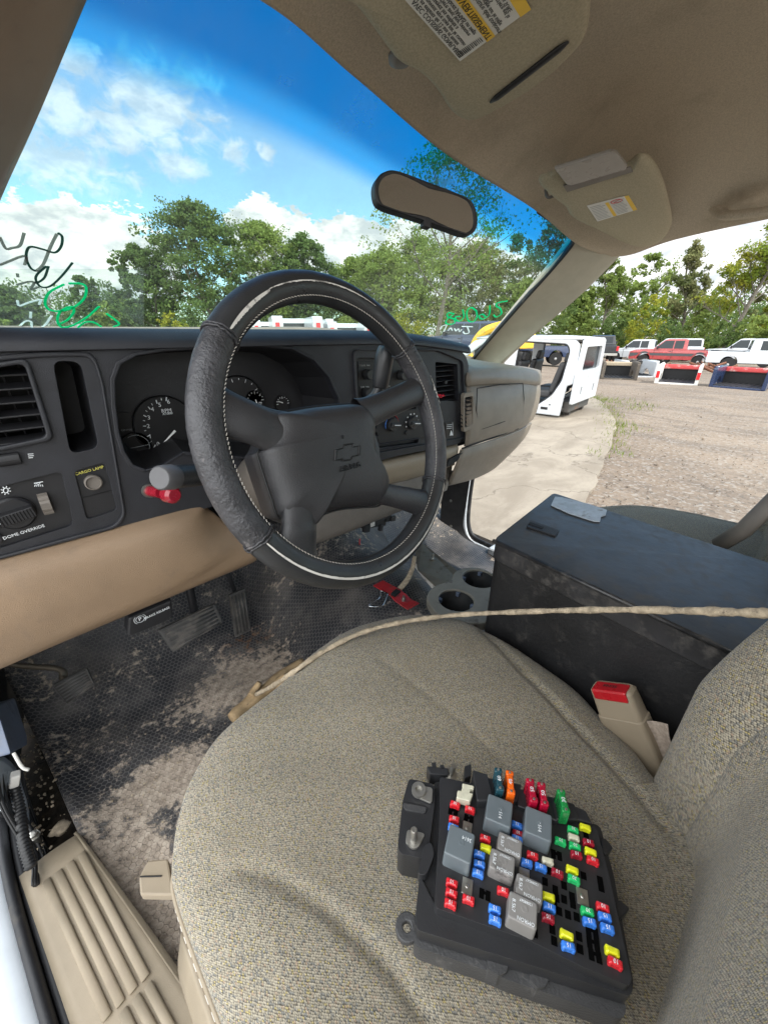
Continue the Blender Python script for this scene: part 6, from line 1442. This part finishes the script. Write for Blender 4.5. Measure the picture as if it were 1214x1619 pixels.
def tree(px, dist, toppy, wpx, kind, leaf, label, seed, name='deciduous_tree', bark='bark', base=.22, density=1.0, lean=0, group=TREES):
    random.seed(seed); H = ht(px, toppy, dist); root = thing(name, label, 'tree', gp(px, dist), 0, group)
    ctr = gp(px, dist); W_ = (gp(px + wpx / 2, dist) - gp(px - wpx / 2, dist)).length; tb = bmesh.new(); lv = Leaves(seed); tips = []; maxlev = 3 if kind in ('sparse', 'bare') else 2
    def limb(p, d, L_, r, lev):
        n = 5; pts = [p]; q = V(p); dd = V(d)
        for i in range(n):
            dd = (dd + V((random.gauss(0, .13), random.gauss(0, .13), random.gauss(0, .07) + (.05 if lev < 2 else .12)))).normalized(); q = q + dd * L_ / n; pts.append(q.copy())
        tube(tb, pts, [max(.012, r * (1 - .6 * i / n)) for i in range(n + 1)], (8, 5, 4, 3)[min(lev, 3)], cap=False)
        if lev >= maxlev: tips.append(q); tips.append(pts[3]); return
        k = random.randint(4, 5) if lev else int(8 + 4 * density)
        for j in range(k):
            t = random.uniform(.3, 1) if lev else base + (1 - base) * (j + .5) / k; i = min(n - 1, int(t * n)); pp = pts[i] + (pts[i + 1] - pts[i]) * (t * n - i); a = random.uniform(0, 6.28)
            up_ = random.uniform(.45, 1.1) + (t * .6 if not lev else 0); nd = (V((math.cos(a), math.sin(a), up_))).normalized()
            if lev == 0: ll = W_ * .55 * random.uniform(.65, 1.05) * (1 - .5 * max(0, t - .45) / .55)
            else: ll = L_ * random.uniform(.4, .62)
            limb(pp, nd, ll, r * (.42 if lev == 0 else .5) * (1 - .4 * t), lev + 1)
        if lev == 0: tips.append(q)
    limb(V((0, 0, 0)) + ctr, V((lean, lean * .3, 1)), H * .86, max(.12, H * .015), 0)
    tips = [p for p in tips if p.z > ctr.z + H * base * .55]
    mx_ = max(p.z for p in tips) - ctr.z; sc_ = (H - .3) / (mx_ + .4); zf = lambda z: ctr.z + (z - ctr.z) * sc_
    ls = max(.17, dist * .0042)
    if kind == 'sparse':
        for p in tips: lv.add(p, W_ * .055 * random.uniform(.6, 1.5), 11 * density * random.uniform(.2, 1.7), ls * .9, .9)
    elif kind != 'bare':
        for p in tips: lv.add(p, W_ * .07 * random.uniform(.6, 1.4), (16 if kind == 'mid' else 24) * random.uniform(.3, 1.5), ls)
        nl = int((170 if kind == 'dense' else 85) * density)
        for _ in range(nl):      # crown built of many overlapping clumps inside an uneven hull
            t = random.random() ** .8; a = random.uniform(0, 6.28); hull = (math.sin(math.pi * min(1, .16 + t * .84)) ** .6) * (1 + .16 * math.sin(3 * a + seed) + .1 * math.sin(7 * t * 3 + seed)); rr = W_ * .5 * hull * random.random() ** .5
            z = ctr.z + (H * (base * .7 + (1 - base * .7) * t)) / sc_; lv.add((ctr.x + rr * math.cos(a), ctr.y + rr * math.sin(a), z - W_ * .04), W_ * random.uniform(.04, .11), random.uniform(45, 130) if kind == 'dense' else random.uniform(22, 75), ls * 1.3, .7)
    for v in tb.verts: v.co.z = zf(v.co.z)
    fin(tb, 'trunk', bark, root)
    if kind != 'bare': lv.build('crown', leaf, root, zf)
    return root
def shrub(px, dist, toppy, wpx, leaf, label, seed, dens=1.0, group='shrubs lining the yard'):
    random.seed(seed); H = ht(px, toppy, dist); W_ = (gp(px + wpx / 2, dist) - gp(px - wpx / 2, dist)).length; c = gp(px, dist); root = thing('shrub', label, 'shrub', c, 0, group)
    lv = Leaves(seed); tb = bmesh.new(); ls = max(.15, dist * .0042)
    for i in range(int(70 * dens)):
        a = random.uniform(0, 6.28); rr = W_ * .5 * random.random() ** .5; hh = H * (1 - .4 * (rr / (W_ * .5)) ** 2) * random.uniform(.12, .96); q = c + V((rr * math.cos(a), rr * math.sin(a) * .8, hh)); rad = random.uniform(.05, .14) * min(W_, H * 1.2); lv.add(q - V((0, 0, rad * .5)), rad, random.uniform(25, 90), ls)
        if i < 7: tube(tb, [c + V((rr * .2 * math.cos(a), rr * .2 * math.sin(a), 0)), q], [.05, .02], 5)
    fin(tb, 'stems', 'bark', root); lv.build('foliage', leaf, root, lambda z: np.maximum(z, c.z + .02))
T = [ # px, dist, top y, width px, kind, leaf, label, kwargs
 (28, 85, 452, 120, 'dense', 'leaf_deep', 'low round dark tree at the left edge of the windshield', {}),
 (97, 70, 448, 52, 'bare', None, 'leafless grey sapling against the white cloud', dict(name='bare_tree')),
 (152, 78, 436, 62, 'mid', 'leaf_deep', 'small airy tree right of the leafless sapling', {}),
 (200, 72, 470, 90, 'dense', 'leaf_mid', 'low bushy tree behind the sticker haze on the glass', {}),
 (243, 62, 388, 110, 'dense', 'leaf_deep', 'loose limbed tree on the left flank of the big tree group', {}),
 (338, 60, 318, 190, 'dense', 'leaf_deep', 'tallest broad dark tree of the group left of the wheel', dict(density=1.5)),
 (425, 63, 350, 150, 'dense', 'leaf_mid', 'lighter tree right beside the tallest dark tree', dict(density=1.2)),
 (487, 60, 368, 115, 'dense', 'leaf_deep', 'dark tree on the right end of the big group above the wheel', dict(density=1.2)),
 (562, 70, 405, 120, 'dense', 'leaf_mid', 'pale green tree just above the top right of the wheel rim', {}),
 (605, 56, 392, 120, 'dense', 'leaf_mid', 'yellow green bushy tree left of the tall forked tree', {}),
 (688, 42, 216, 235, 'mid', 'leaf_mid', 'very tall open crowned tree with forked trunk behind the mirror', dict(density=2.1, base=.36, lean=.02)),
 (655, 62, 372, 140, 'dense', 'leaf_mid', 'soft green tree behind the forked trunk', {}),
 (745, 60, 382, 140, 'dense', 'leaf_dry', 'greyish green tree right of the forked trunk', {}),
 (800, 55, 368, 95, 'mid', 'leaf_dry', 'thin twiggy tree left of the dark treetop at the tinted band', dict(density=1.3)),
 (852, 50, 343, 120, 'mid', 'leaf_deep', 'dark topped tree against the tinted band by the pillar', dict(density=1.3)),
 (820, 48, 440, 100, 'dense', 'leaf_mid', 'green bushy tree low beside the windshield pillar', {}),
 (905, 52, 440, 70, 'dense', 'leaf_mid', 'bushy green tree just right of the windshield pillar', {}),
 (952, 40, 384, 80, 'sparse', 'leaf_mid', 'slender straight trunked tree right of the pillar', dict(density=2.2, base=.4)),
 (1003, 48, 400, 100, 'mid', 'leaf_mid', 'wispy tree between slender trunk and yellow bushes', dict(density=1.0)),
 (1078, 40, 368, 85, 'sparse', 'leaf_dry', 'thin leaning tree behind the red pickup', dict(lean=.12, density=2.0)),
 (1152, 36, 318, 165, 'sparse', 'leaf_yellow', 'tall spreading yellow green tree with open limbs', dict(density=2.6, base=.28)),
 (1218, 40, 322, 120, 'mid', 'leaf_dry', 'drooping dull green tree at the right edge', {}),
 (1250, 44, 380, 110, 'dense', 'leaf_mid', 'dense green tree at the far right edge', {})]
for i, (px, dist, ty, wpx, kind, leaf, lab_, kw) in enumerate(T): tree(px, dist * (1.45 if px > 880 else 1), ty, wpx, kind, leaf, lab_, 100 + i, **kw)
S = [(275, 55, 490, 60, 'leaf_yellow', 'bright green shrub at the foot of the big tree group'), (345, 56, 505, 90, 'leaf_mid', 'green shrub behind the left of the wheel rim'), (560, 50, 478, 90, 'leaf_mid', 'green shrub seen through the upper wheel opening'),
 (640, 48, 470, 90, 'leaf_yellow', 'yellowish shrub left of the forked trunk'), (725, 46, 468, 100, 'leaf_mid', 'green shrub right of the forked trunk'), (800, 44, 470, 90, 'leaf_deep', 'dark shrub behind the marker writing'),
 (475, 58, 492, 110, 'leaf_deep', 'dark shrub through the middle of the wheel opening'), (120, 65, 498, 120, 'leaf_deep', 'long low shrub under the leafless sapling'), (10, 65, 500, 100, 'leaf_mid', 'low shrub in the lower left windshield corner'),
 (885, 40, 488, 60, 'leaf_mid', 'green shrub behind the white cab shell roof'), (925, 38, 478, 60, 'leaf_mid', 'green shrub above the black pickup'), (968, 36, 488, 55, 'leaf_deep', 'dark green shrub right of the slender trunk'),
 (1022, 36, 452, 80, 'leaf_yellow', 'large yellow green shrub behind the white and red pickups'), (1060, 33, 492, 70, 'leaf_deep', 'dark low shrub behind the red pickup'), (1105, 36, 470, 80, 'leaf_mid', 'green shrub behind the tail of the red pickup'),
 (1125, 44, 438, 110, 'leaf_mid', 'tall green shrub under the spreading tree'), (1150, 33, 492, 75, 'leaf_deep', 'dark glossy shrub below the spreading tree'), (1190, 32, 488, 70, 'leaf_mid', 'green shrub behind the white pickup on the right'), (1200, 38, 455, 60, 'leaf_yellow', 'golden shrub at the right edge'), (1235, 32, 480, 80, 'leaf_mid', 'green shrub cut by the right edge'),
 (990, 42, 470, 60, 'leaf_mid', 'mid green shrub left of the large yellow green one')]
for i, (px, dist, ty, wpx, leaf, lab_) in enumerate(S): shrub(px, dist * (1.5 if px > 880 else 1), ty, wpx, leaf, lab_, 300 + i)
lv = Leaves(77); random.seed(77)
for i in range(620):
    px = random.uniform(-160, 1420); dist = random.uniform(95, 130); c = gp(px, dist); lv.add(c + V((0, 0, random.uniform(.5, 9))), random.uniform(1.8, 4), 90, .62)
tag(lv.build('woodland', 'leaf_deep'), kind='stuff', label='far wood closing off the yard behind the single trees', cat='wood')

# ---- vehicles
def vframe(px, dist, heading, z=GZ):
    c = gp(px, dist, z); return thing, c, heading
def prism_x(bm, prof, x0, x1, mt, inset_top=None, mi=0):
    """side profile (y, z) extruded across x; optional narrowing with height"""
    f = (lambda z: 0) if inset_top is None else inset_top
    a = [bm.verts.new(mt @ V((x0 + f(z), y, z))) for y, z in prof]; b = [bm.verts.new(mt @ V((x1 - f(z), y, z))) for y, z in prof]
    tr = tessellate_polygon([[V((y, z, 0)) for y, z in prof]])
    for t in tr: bm.faces.new([a[i] for i in t]); bm.faces.new([b[i] for i in reversed(t)])
    n = len(prof)
    for i in range(n): bm.faces.new((a[i], b[i], b[(i + 1) % n], a[(i + 1) % n]))
    bmesh.ops.recalc_face_normals(bm, faces=bm.faces[:])
def arch(cy, r, z0, n=8): return [(cy - r * math.cos(math.pi * k / n), z0 + r * math.sin(math.pi * k / n)) for k in range(n + 1)]
def pickup(px, dist, head, body, label, lower=None, name='pickup_truck', L_=5.4, ext=True, suv=False, group=None, lift=0):
    """nose towards +y of the local frame"""
    loc = gp(px, dist); root = thing(name, label, 'suv' if suv else 'pickup truck', loc, head, group); mt = wmat(root) @ Matrix.Translation((0, 0, lift)); W_ = .96
    yr, yf = -L_ / 2, L_ / 2; wr, wf = yr + 1.15, yf - .95
    cab0 = yr + (1.95 if not suv else .15); cab1 = yf - 1.45
    low = [(yr, .55)] + [(yr + .05, .48)] + arch(wr, .42, .48)[0:] + arch(wf, .42, .48) + [(yf - .03, .48), (yf, .60), (yf - .02, .98), (yf - .25, 1.07), (cab1 + .05, 1.16), (cab0, 1.16), (cab0 - .02, 1.13), (yr, 1.13)]
    bm = bmesh.new(); prism_x(bm, low, -W_, W_, mt, lambda z: .03 if z > 1.0 else 0); b = fin(bm, 'body', body, root, bevel=.03)
    if lower:
        for s in (-1, 1):
            bm = bmesh.new(); band = [(yr + .02, .62)] + arch(wr, .46, .56)[1:-1] + arch(wf, .46, .56)[1:-1] + [(yf - .05, .62), (yf - .05, .90), (yr + .02, .92)]
            prism_x(bm, band, s * (W_ + .006) - .004, s * (W_ + .006) + .004, mt); fin(bm, 'side_panel', lower, root)
    cabp = [(cab0, 1.15), (cab0 + .06, 1.78), (cab0 + .25, 1.83), (cab1 - .75, 1.82), (cab1 - .60, 1.78), (cab1 + .02, 1.15)]
    bm = bmesh.new(); prism_x(bm, cabp, -W_ + .03, W_ - .03, mt, lambda z: .17 * max(0, (z - 1.15)) / .65); fin(bm, 'cab', body, root, bevel=.04)
    ins = lambda z: .03 + .17 * max(0, z - 1.15) / .65 - .006
    wins = [(cab1 - .12, cab1 - .62, cab1 - 1.15, cab1 - 1.15)]
    if ext or suv: wins.append((cab1 - 1.22, cab1 - 1.22, cab1 - 1.75 if not suv else cab1 - 2.0, cab1 - 1.75 if not suv else cab1 - 2.0))
    if suv: wins.append((cab1 - 2.07, cab1 - 2.07, cab0 + .2, cab0 + .12))
    for s in (-1, 1):
        for y0, y1, y2, y3 in wins:
            if y3 < cab0: y2 = y3 = cab0 + .12
            bm = bmesh.new(); pts = [(y0, 1.22), (y1, 1.72), (y2, 1.73), (y3, 1.22)]; bm.faces.new([bm.verts.new(mt @ V((s * (W_ - ins(z)), y, z))) for y, z in pts]); fin(bm, 'side_window', 'car_glass', root, solid=.01)
        for y in (wr, wf):
            bm = bmesh.new(); fr = mt @ frame(V((s * .80, y, .38)), (0, 1, 0), (0, 0, 1) if s > 0 else (0, 0, -1)); lathe(bm, [(.24, -.1), (.38, -.1), (.40, -.06), (.40, .08), (.37, .12), (.24, .12)], fr, 24); wheel = fin(bm, 'wheel', 'tyre', root)
            bm = bmesh.new(); lathe(bm, [(.24, .05), (.23, .115), (.10, .07), (.08, .12), (.03, .13)], fr, 20); fin(bm, 'rim', 'wheel_steel', wheel)
        bm = bmesh.new(); box(bm, (s * (W_ - .10), yr - .005, .95), (.16, .04, .30), mt); fin(bm, 'tail_light', 'tail_red', root, bevel=.01)
        bm = bmesh.new(); box(bm, (s * (W_ - .17), yf - .02, .84), (.26, .05, .16), mt); fin(bm, 'headlight', 'paper', root, bevel=.01)
        bm = bmesh.new(); box(bm, (s * (W_ + .12), cab1 - .25, 1.27), (.18, .10, .20), mt); fin(bm, 'door_mirror', 'dark_plastic', root, bevel=.02)
        bm = bmesh.new()
        for ys in (cab1 - .08, cab1 - 1.18): box(bm, (s * (W_ + .001), ys, .82), (.012, .018, .62), mt)
        fin(bm, 'door_seam', 'pure_black', root)
        bm = bmesh.new(); box(bm, (s * (W_ + .008), cab1 - 1.05, 1.04), (.02, .14, .03), mt); fin(bm, 'door_handle', 'dark_plastic', root)
    bm = bmesh.new(); y_, z_ = cab0 + .008, 0; bm.faces.new([bm.verts.new(mt @ V(p)) for p in ((-.68, cab0 + .0, 1.26), (.68, cab0 + .0, 1.26), (.64, cab0 + .045, 1.72), (-.64, cab0 + .045, 1.72))]); fin(bm, 'rear_window', 'car_glass', root, solid=.01)
    bm = bmesh.new(); bm.faces.new([bm.verts.new(mt @ V(p)) for p in ((-.76, cab1 - .02, 1.20), (.76, cab1 - .02, 1.20), (.66, cab1 - .59, 1.75), (-.66, cab1 - .59, 1.75))]); fin(bm, 'windscreen', 'car_glass', root, solid=.01)
    bm = bmesh.new(); box(bm, (0, yr - .09, .55), (1.8, .12, .16), mt); fin(bm, 'rear_bumper', 'zinc', root, bevel=.02)
    bm = bmesh.new(); box(bm, (0, yf + .06, .56), (1.9, .14, .20), mt); fin(bm, 'front_bumper', 'zinc', root, bevel=.03)
    bm = bmesh.new(); box(bm, (0, yf, .84), (1.3, .03, .20), mt)
    fin(bm, 'grille', 'dark_plastic', root, bevel=.01)
    if not suv:
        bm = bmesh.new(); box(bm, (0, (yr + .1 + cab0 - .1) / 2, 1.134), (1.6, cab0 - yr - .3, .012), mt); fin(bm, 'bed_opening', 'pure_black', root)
        bm = bmesh.new(); box(bm, (0, yr - .012, .86), (1.5, .02, .40), mt); fin(bm, 'tailgate', body, root, bevel=.01)
    return root
def head_to(px, dist, ang=0):   # heading so the right side faces the camera, turned by ang
    d = gp(px, dist); return math.atan2(-d.x, d.y) + ang
pickup(1073, 37, head_to(1073, 37, R(88)), 'car_red', 'old red extended cab pickup with dark grey lower side', lower='car_charcoal')
pickup(1022, 41, head_to(1022, 41, R(84)), 'car_white', 'white pickup with its nose behind the red pickup', L_=5.6, suv=False)
pickup(1064, 46, head_to(1064, 46, R(90)), 'car_white', 'white suv parked behind the red pickup', suv=True, name='suv', L_=5.0, lift=.15)
pickup(954, 37, head_to(954, 37, R(5)), 'car_black', 'lifted black pickup seen from behind beside the white cab shell', lift=.25)
pickup(1222, 34, head_to(1222, 34, R(-84)), 'car_white', 'white pickup at the right edge with red tail light', L_=5.6)
pickup(1186, 40, head_to(1186, 40, R(88)), 'car_white', 'white suv with blue tinted windows behind the right white pickup', suv=True, name='suv', L_=4.9, lift=.1)
pickup(1205, 50, head_to(1205, 50, R(90)), 'car_blue', 'blue suv partly hidden at the right edge', suv=True, name='suv', L_=4.9)
pickup(735, 23, head_to(735, 23, R(70)), 'car_navy', 'dark suv above the dashboard below the marker writing', suv=True, name='suv', L_=4.9, lift=.35)
pickup(775, 32, head_to(775, 32, R(80)), 'car_blue', 'bright blue pickup beside the yellow digger arm', lift=.3)
pickup(842, 30, head_to(842, 30, R(95)), 'car_navy', 'dark blue pickup seen through the open white cab shell', lift=0)

def truck_bed(px, dist, head, col, label, W_=1.42, L_=1.5, H=.70, tails=True, inner='pure_black', tilt=0, group='cut off truck beds on the gravel'):
    root = thing('truck_bed', label, 'truck bed', gp(px, dist), head, group); mt = wmat(root) @ Matrix.Rotation(tilt, 4, 'Y')
    y0, y1 = -L_ / 2, L_ / 2; t = .12
    for s in (-1, 1):
        prof = [(y0, .02), (y0 + .04, .0)] + [(y, z) for y, z in arch(0.05, .36, 0, 8)] + [(y1, .0), (y1, H), (y0 + .02, H), (y0 - .02, H - .05)]
        bm = bmesh.new(); prism_x(bm, prof, s * W_ / 2 - (t if s > 0 else 0), s * W_ / 2 + (t if s < 0 else 0), mt); fin(bm, 'side_wall', col, root, bevel=.02)
        bm = bmesh.new(); tube(bm, [mt @ V((s * (W_ / 2 - .05), y0, H)), mt @ V((s * (W_ / 2 - .05), y1, H))], .05, 8); fin(bm, 'rail', col, root, smooth=True)
        if tails:
            bm = bmesh.new(); box(bm, (s * (W_ / 2 - .06), y0 - .02, H * .52), (.11, .05, .26), mt); fin(bm, 'tail_light', 'tail_red', root, bevel=.01)
    bm = bmesh.new(); box(bm, (0, y1 - .03, H * .36), (W_ - .2, .05, H * .70), mt); fin(bm, 'front_wall', 'pure_black', root)
    bm = bmesh.new(); box(bm, (0, y1 - .06, H * .84), (W_ - .2, .14, H * .24), mt); fin(bm, 'front_rail', inner, root, bevel=.03)
    bm = bmesh.new(); box(bm, (0, 0, H * .10), (W_ - .22, L_ - .1, .04), mt)
    for k in range(9): box(bm, (-.66 + k * .165, 0, H * .10 + .03), (.07, L_ - .12, .02), mt)
    fin(bm, 'bed_floor', 'dark_plastic', root)
    bm = bmesh.new(); box(bm, (0, y0 + .02, H * .06), (W_ - .24, .06, H * .10), mt); fin(bm, 'rear_sill', 'worn_white' if tails else col, root, bevel=.01)
    bm = bmesh.new()
    for k in range(4): box(bm, (0, y0 + .25 + k * .45, H * .05), (W_ - .3, .08, .08), mt)
    fin(bm, 'cross_member', 'rust', root)
    return root
truck_bed(990, 21.3, head_to(990, 21.3, R(8)), 'bed_grime', 'muddy grey truck bed without tailgate, leftmost of the cut off beds', tails=False, inner='mud_strap')
truck_bed(1016, 23.5, head_to(1016, 23.5, R(24)), 'car_white', 'white truck bed standing just behind the muddy grey bed', tails=False)
truck_bed(1092, 20.3, head_to(1092, 20.3, R(-2)), 'worn_white', 'white truck bed with faded red front rail and red tail lights', W_=1.42, inner='car_red_faded')
truck_bed(1200, 20.0, head_to(1200, 20, R(-8)), 'car_navy', 'dark blue truck bed with faded red front rail at the right edge', W_=1.6, tails=False, inner='car_red_faded')
# service body trucks seen over the dashboard
def service(px, dist, label, seed, grp='white service trucks beyond the dashboard', W_=2.0, top=2.25):
    root = thing('service_truck', label, 'service truck', gp(px, dist), head_to(px, dist, R(6)), grp); mt = wmat(root)
    for s in (-1, 1):
        bm = bmesh.new(); prism_x(bm, [(-2.6, .7), (-2.6, top - .1), (-2.45, top), (0, top), (0, .7)], s * W_ / 2 - (.42 if s > 0 else 0), s * W_ / 2 + (.42 if s < 0 else 0), mt); cb = fin(bm, 'tool_cabinet', 'car_white', root, bevel=.03)
        bm = bmesh.new(); box(bm, (s * (W_ / 2 - .2), -2.61, top - .35), (.16, .03, .22), mt); fin(bm, 'tail_light', 'tail_red', root)
        for y in (-1.4, 2.2):
            bm = bmesh.new(); lathe(bm, [(.2, -.12), (.4, -.12), (.4, .12), (.2, .12)], mt @ frame(V((s * .85, y, .4)), (0, 1, 0), (0, 0, 1)), 20); fin(bm, 'wheel', 'tyre', root)
    bm = bmesh.new(); box(bm, (0, -1.3, .85), (W_ - .1, 2.5, .3), mt); fin(bm, 'deck', 'car_white', root)
    bm = bmesh.new(); prism_x(bm, [(.15, .6), (.2, top - .15), (.5, top), (1.5, top), (1.9, 1.55), (2.9, 1.4), (3.0, .6)], -.95, .95, mt, lambda z: .15 if z > 1.8 else 0); fin(bm, 'cab', 'car_white', root, bevel=.04)
    bm = bmesh.new(); bm.faces.new([bm.verts.new(mt @ V(p)) for p in ((-.6, .14, 1.55), (.6, .14, 1.55), (.6, .18, top - .2), (-.6, .18, top - .2))]); fin(bm, 'rear_window', 'car_glass', root, solid=.01)
service(425, 24, 'leftmost white service truck seen through the wheel opening', 1, top=2.2); service(462, 20, 'white service truck with two red tail lights through the wheel', 2, top=2.25); service(492, 26, 'third white service truck from the left through the wheel', 3, top=2.35)
service(545, 21, 'low white service truck at the right side of wheel opening', 4, top=2.08); service(585, 30, 'white service truck partly behind the right of the wheel rim', 5, top=2.1)
# yellow digger: boom, stick and body behind the cars
ex = thing('excavator', 'yellow excavator with raised bent boom beside the windshield pillar', 'excavator', gp(800, 24), 0)
bm = bmesh.new(); P = [at(*p, 0, 19.0) for p in ((745, 548), (757, 533), (775, 520), (800, 514), (830, 520), (850, 535))]; 
def gx(px, py, d=19.5): q = gp(px, d); return V((q.x, q.y, GZ + ht(px, py, d)))
tube(bm, spline([gx(746, 552), gx(754, 536), gx(766, 524), gx(785, 517), gx(812, 512), gx(830, 520, 24)], 5), lambda t: .10 + .09 * math.sin(t * 3.1), 8, flat=(1, .6)); fin(bm, 'boom', 'excavator_yellow', ex)
bm = bmesh.new(); tube(bm, [gx(742, 551), gx(750, 572)], .13, 8); fin(bm, 'stick', 'excavator_yellow', ex)
bm = bmesh.new(); c = gp(812, 27); box(bm, (0, 0, 1.3), (1.8, 2.0, .8), Matrix.Translation(c)); box(bm, (.2, -.4, 1.9), (.9, 1.0, .6), Matrix.Translation(c)); fin(bm, 'house', 'excavator_yellow', ex, bevel=.06)
bm = bmesh.new()
for s in (-1, 1): box(bm, (s * .75, 0, .42), (.4, 2.6, .7), Matrix.Translation(c))
fin(bm, 'tracks', 'tyre', ex, bevel=.2, seg=4)

# ---- white crew cab shell standing on the slab
cs_ = thing('cab_shell', 'white crew cab shell without doors or wheels standing on the concrete', 'cab shell', (8.4, 4.4, GZ + .045))
cA = at(884, 661, 2, GZ + .045); cB = at(841, 657, 2, GZ + .045)   # rear corner and a point forward along the near sill
fw = V((-.12, .993, 0)).normalized(); rt = V((fw.y, -fw.x, 0))      # forward, and away from the camera
CF = Matrix.Identity(4)
for i, e in enumerate((fw, rt, V((0, 0, 1)))):
    for k in range(3): CF[k][i] = e[k]
for k in range(3): CF[k][3] = cA[k]
# local: x forward, y across (0 = near side, 1.75 far side), z up
Hc = 1.50; Wc = 1.66
side = [(.02, .03), (.0, .30), (-.02, .62), (-.12, .66), (-.14, .95), (-.10, 1.36), (.0, 1.46), (.20, 1.50), (1.9, 1.50), (2.15, 1.42), (2.75, .95), (2.78, .2), (2.6, .03)]
door = rpoly([(.24, .42), (.09, .72), (.06, 1.26), (.14, 1.38), (1.10, 1.42), (1.14, .14), (.60, .12)], .08, 5)
door2 = rpoly([(1.38, .14), (1.36, 1.42), (1.85, 1.41), (2.45, .98), (2.45, .14)], .07, 5)
def sideplane(y0, s):
    m_ = Matrix(((1, 0, 0, 0), (0, 0, s, y0), (0, 1, 0, 0), (0, 0, 0, 1))); return CF @ m_
for y0, s in ((0, -1), (Wc, 1)):
    bm = bmesh.new(); panel(bm, side, [door, door2], sideplane(y0, s), .06)
    for v in bm.verts:   # tumblehome
        l = CF.inverted() @ v.co
        if l.z > .8: l.y += (l.z - .8) * .16 * (1 if y0 == 0 else -1)
        v.co = CF @ l
    fin(bm, 'body_side', 'car_white', cs_, bevel=.025, seg=3)
    bm = bmesh.new(); tube(bm, [CF @ V((x, y0 + (max(0, z - .8) * .16 + .03) * (1 if y0 == 0 else -1), z)) for x, z in door], .022, 6, closed=True); fin(bm, 'door_seal', 'rubber_seal', cs_, smooth=True)
rearwin = rpoly([(.25, .90), (.30, 1.33), (Wc - .30, 1.33), (Wc - .25, .90)], .06, 4)
rearo = rpoly([(.0, .28), (.0, .8), (.10, 1.44), (.25, 1.49), (Wc - .25, 1.49), (Wc - .10, 1.44), (Wc, .8), (Wc, .28)], .03, 3)
bm = bmesh.new(); RP = CF @ Matrix(((0, 0, 1, -.13), (1, 0, 0, 0), (0, 1, 0, 0), (0, 0, 0, 1))); RP = CF @ Matrix(((0, 0, -1, -.13), (1, 0, 0, 0), (0, 1, 0, 0), (0, 0, 0, 1)))
slots_ = [rrect(x, .50, .09, .17, .03, 3) for x in (.45, 1.30)]
panel(bm, rearo, [rearwin] + slots_, RP, -.05); fin(bm, 'rear_wall', 'car_white', cs_, bevel=.01)
bm = bmesh.new(); panel(bm, rearwin, [], CF @ Matrix(((0, 0, -1, -.115), (1, 0, 0, 0), (0, 1, 0, 0), (0, 0, 0, 1))), -.01); fin(bm, 'rear_window', 'car_glass', cs_)
bm = bmesh.new()
for k in range(7): box(bm, (-.137, .30 + k * .19, .72), (.016, .05, .10), CF)
box(bm, (-.136, Wc / 2, .80), (.02, Wc - .1, .03), CF); fin(bm, 'pressed_ribs', 'car_white', cs_, bevel=.006)
bm = bmesh.new(); 
for x in (.45, 1.30): box(bm, (-.09, x, .50), (.02, .085, .165), CF)
fin(bm, 'vent_flap', 'pure_black', cs_)
bm = bmesh.new(); grid(bm, lambda u, v: CF @ V((-.10 + 2.2 * u, .10 + (Wc - .20) * v, 1.485 + .05 * math.sin(math.pi * v) * math.sin(math.pi * min(1, u * 3 + .2) / 2))), 12, 12); fin(bm, 'roof', 'car_white', cs_, smooth=True, solid=-.03)
bm = bmesh.new(); box(bm, (-.13, Wc / 2 + .1, 1.44), (.03, .22, .05), CF); fin(bm, 'brake_light', 'tail_red', cs_, bevel=.008)
bm = bmesh.new(); box(bm, (1.3, Wc / 2, .16), (2.6, Wc - .14, .06), CF); box(bm, (.05, Wc / 2, .20), (.3, Wc - .3, .22), CF); fin(bm, 'cab_floor', 'frame_metal', cs_, bevel=.02)
bm = bmesh.new(); box(bm, (.0, .45, .12), (.10, .09, .22), CF); box(bm, (.0, 1.35, .12), (.10, .09, .22), CF); fin(bm, 'body_mount', 'frame_metal', cs_)
bm = bmesh.new(); box(bm, (.34, -.004, .16), (.14, .01, .05), CF); box(bm, (.24, -.004, .24), (.03, .01, .02), CF); fin(bm, 'sill_hole', 'pure_black', cs_, bevel=.003)
for x, yy_ in ((.45, .42), (1.35, .42), (1.35, 1.25), (.45, 1.2)):
    st_ = fin((lambda b: (box(b, (x + .15, yy_, .42), (.55, .52, .16), CF), b)[1])(bmesh.new()), 'seat', 'seat_dark', cs_, bevel=.05, seg=3)
    bm = bmesh.new(); box(bm, (0, 0, .3), (.13, .50, .62), CF @ Matrix.Translation((x - .12, yy_, .45)) @ Matrix.Rotation(R(-14), 4, 'Y')); fin(bm, 'backrest', 'seat_dark', st_, bevel=.05, seg=3)
    bm = bmesh.new(); box(bm, (0, 0, .70), (.10, .26, .18), CF @ Matrix.Translation((x - .12, yy_, .45)) @ Matrix.Rotation(R(-14), 4, 'Y')); fin(bm, 'headrest', 'seat_dark', st_, bevel=.04, seg=3)
# debris around the vehicles
random.seed(31)
for k in range(7):
    px = (972, 1042, 1136, 1150, 936, 1003, 1160)[k]; d = (30, 29, 31, 27, 30, 33, 29)[k]; c = gp(px, d)
    root = thing('scrap_frame', 'rusty twisted scrap frame piece lying among the parked trucks', 'scrap', c, random.uniform(0, 3), 'scrap metal among the trucks'); bm = bmesh.new()
    for j in range(6):
        a = c + V((0, 0, .16)); b = a + V((random.uniform(-1, 1), random.uniform(-1, 1), random.uniform(-.05, .35))); b.z = max(b.z, GZ + .05); tube(bm, [a, b], random.uniform(.03, .07), 6)
    fin(bm, 'beams', random.choice(('rust', 'frame_metal')), root)
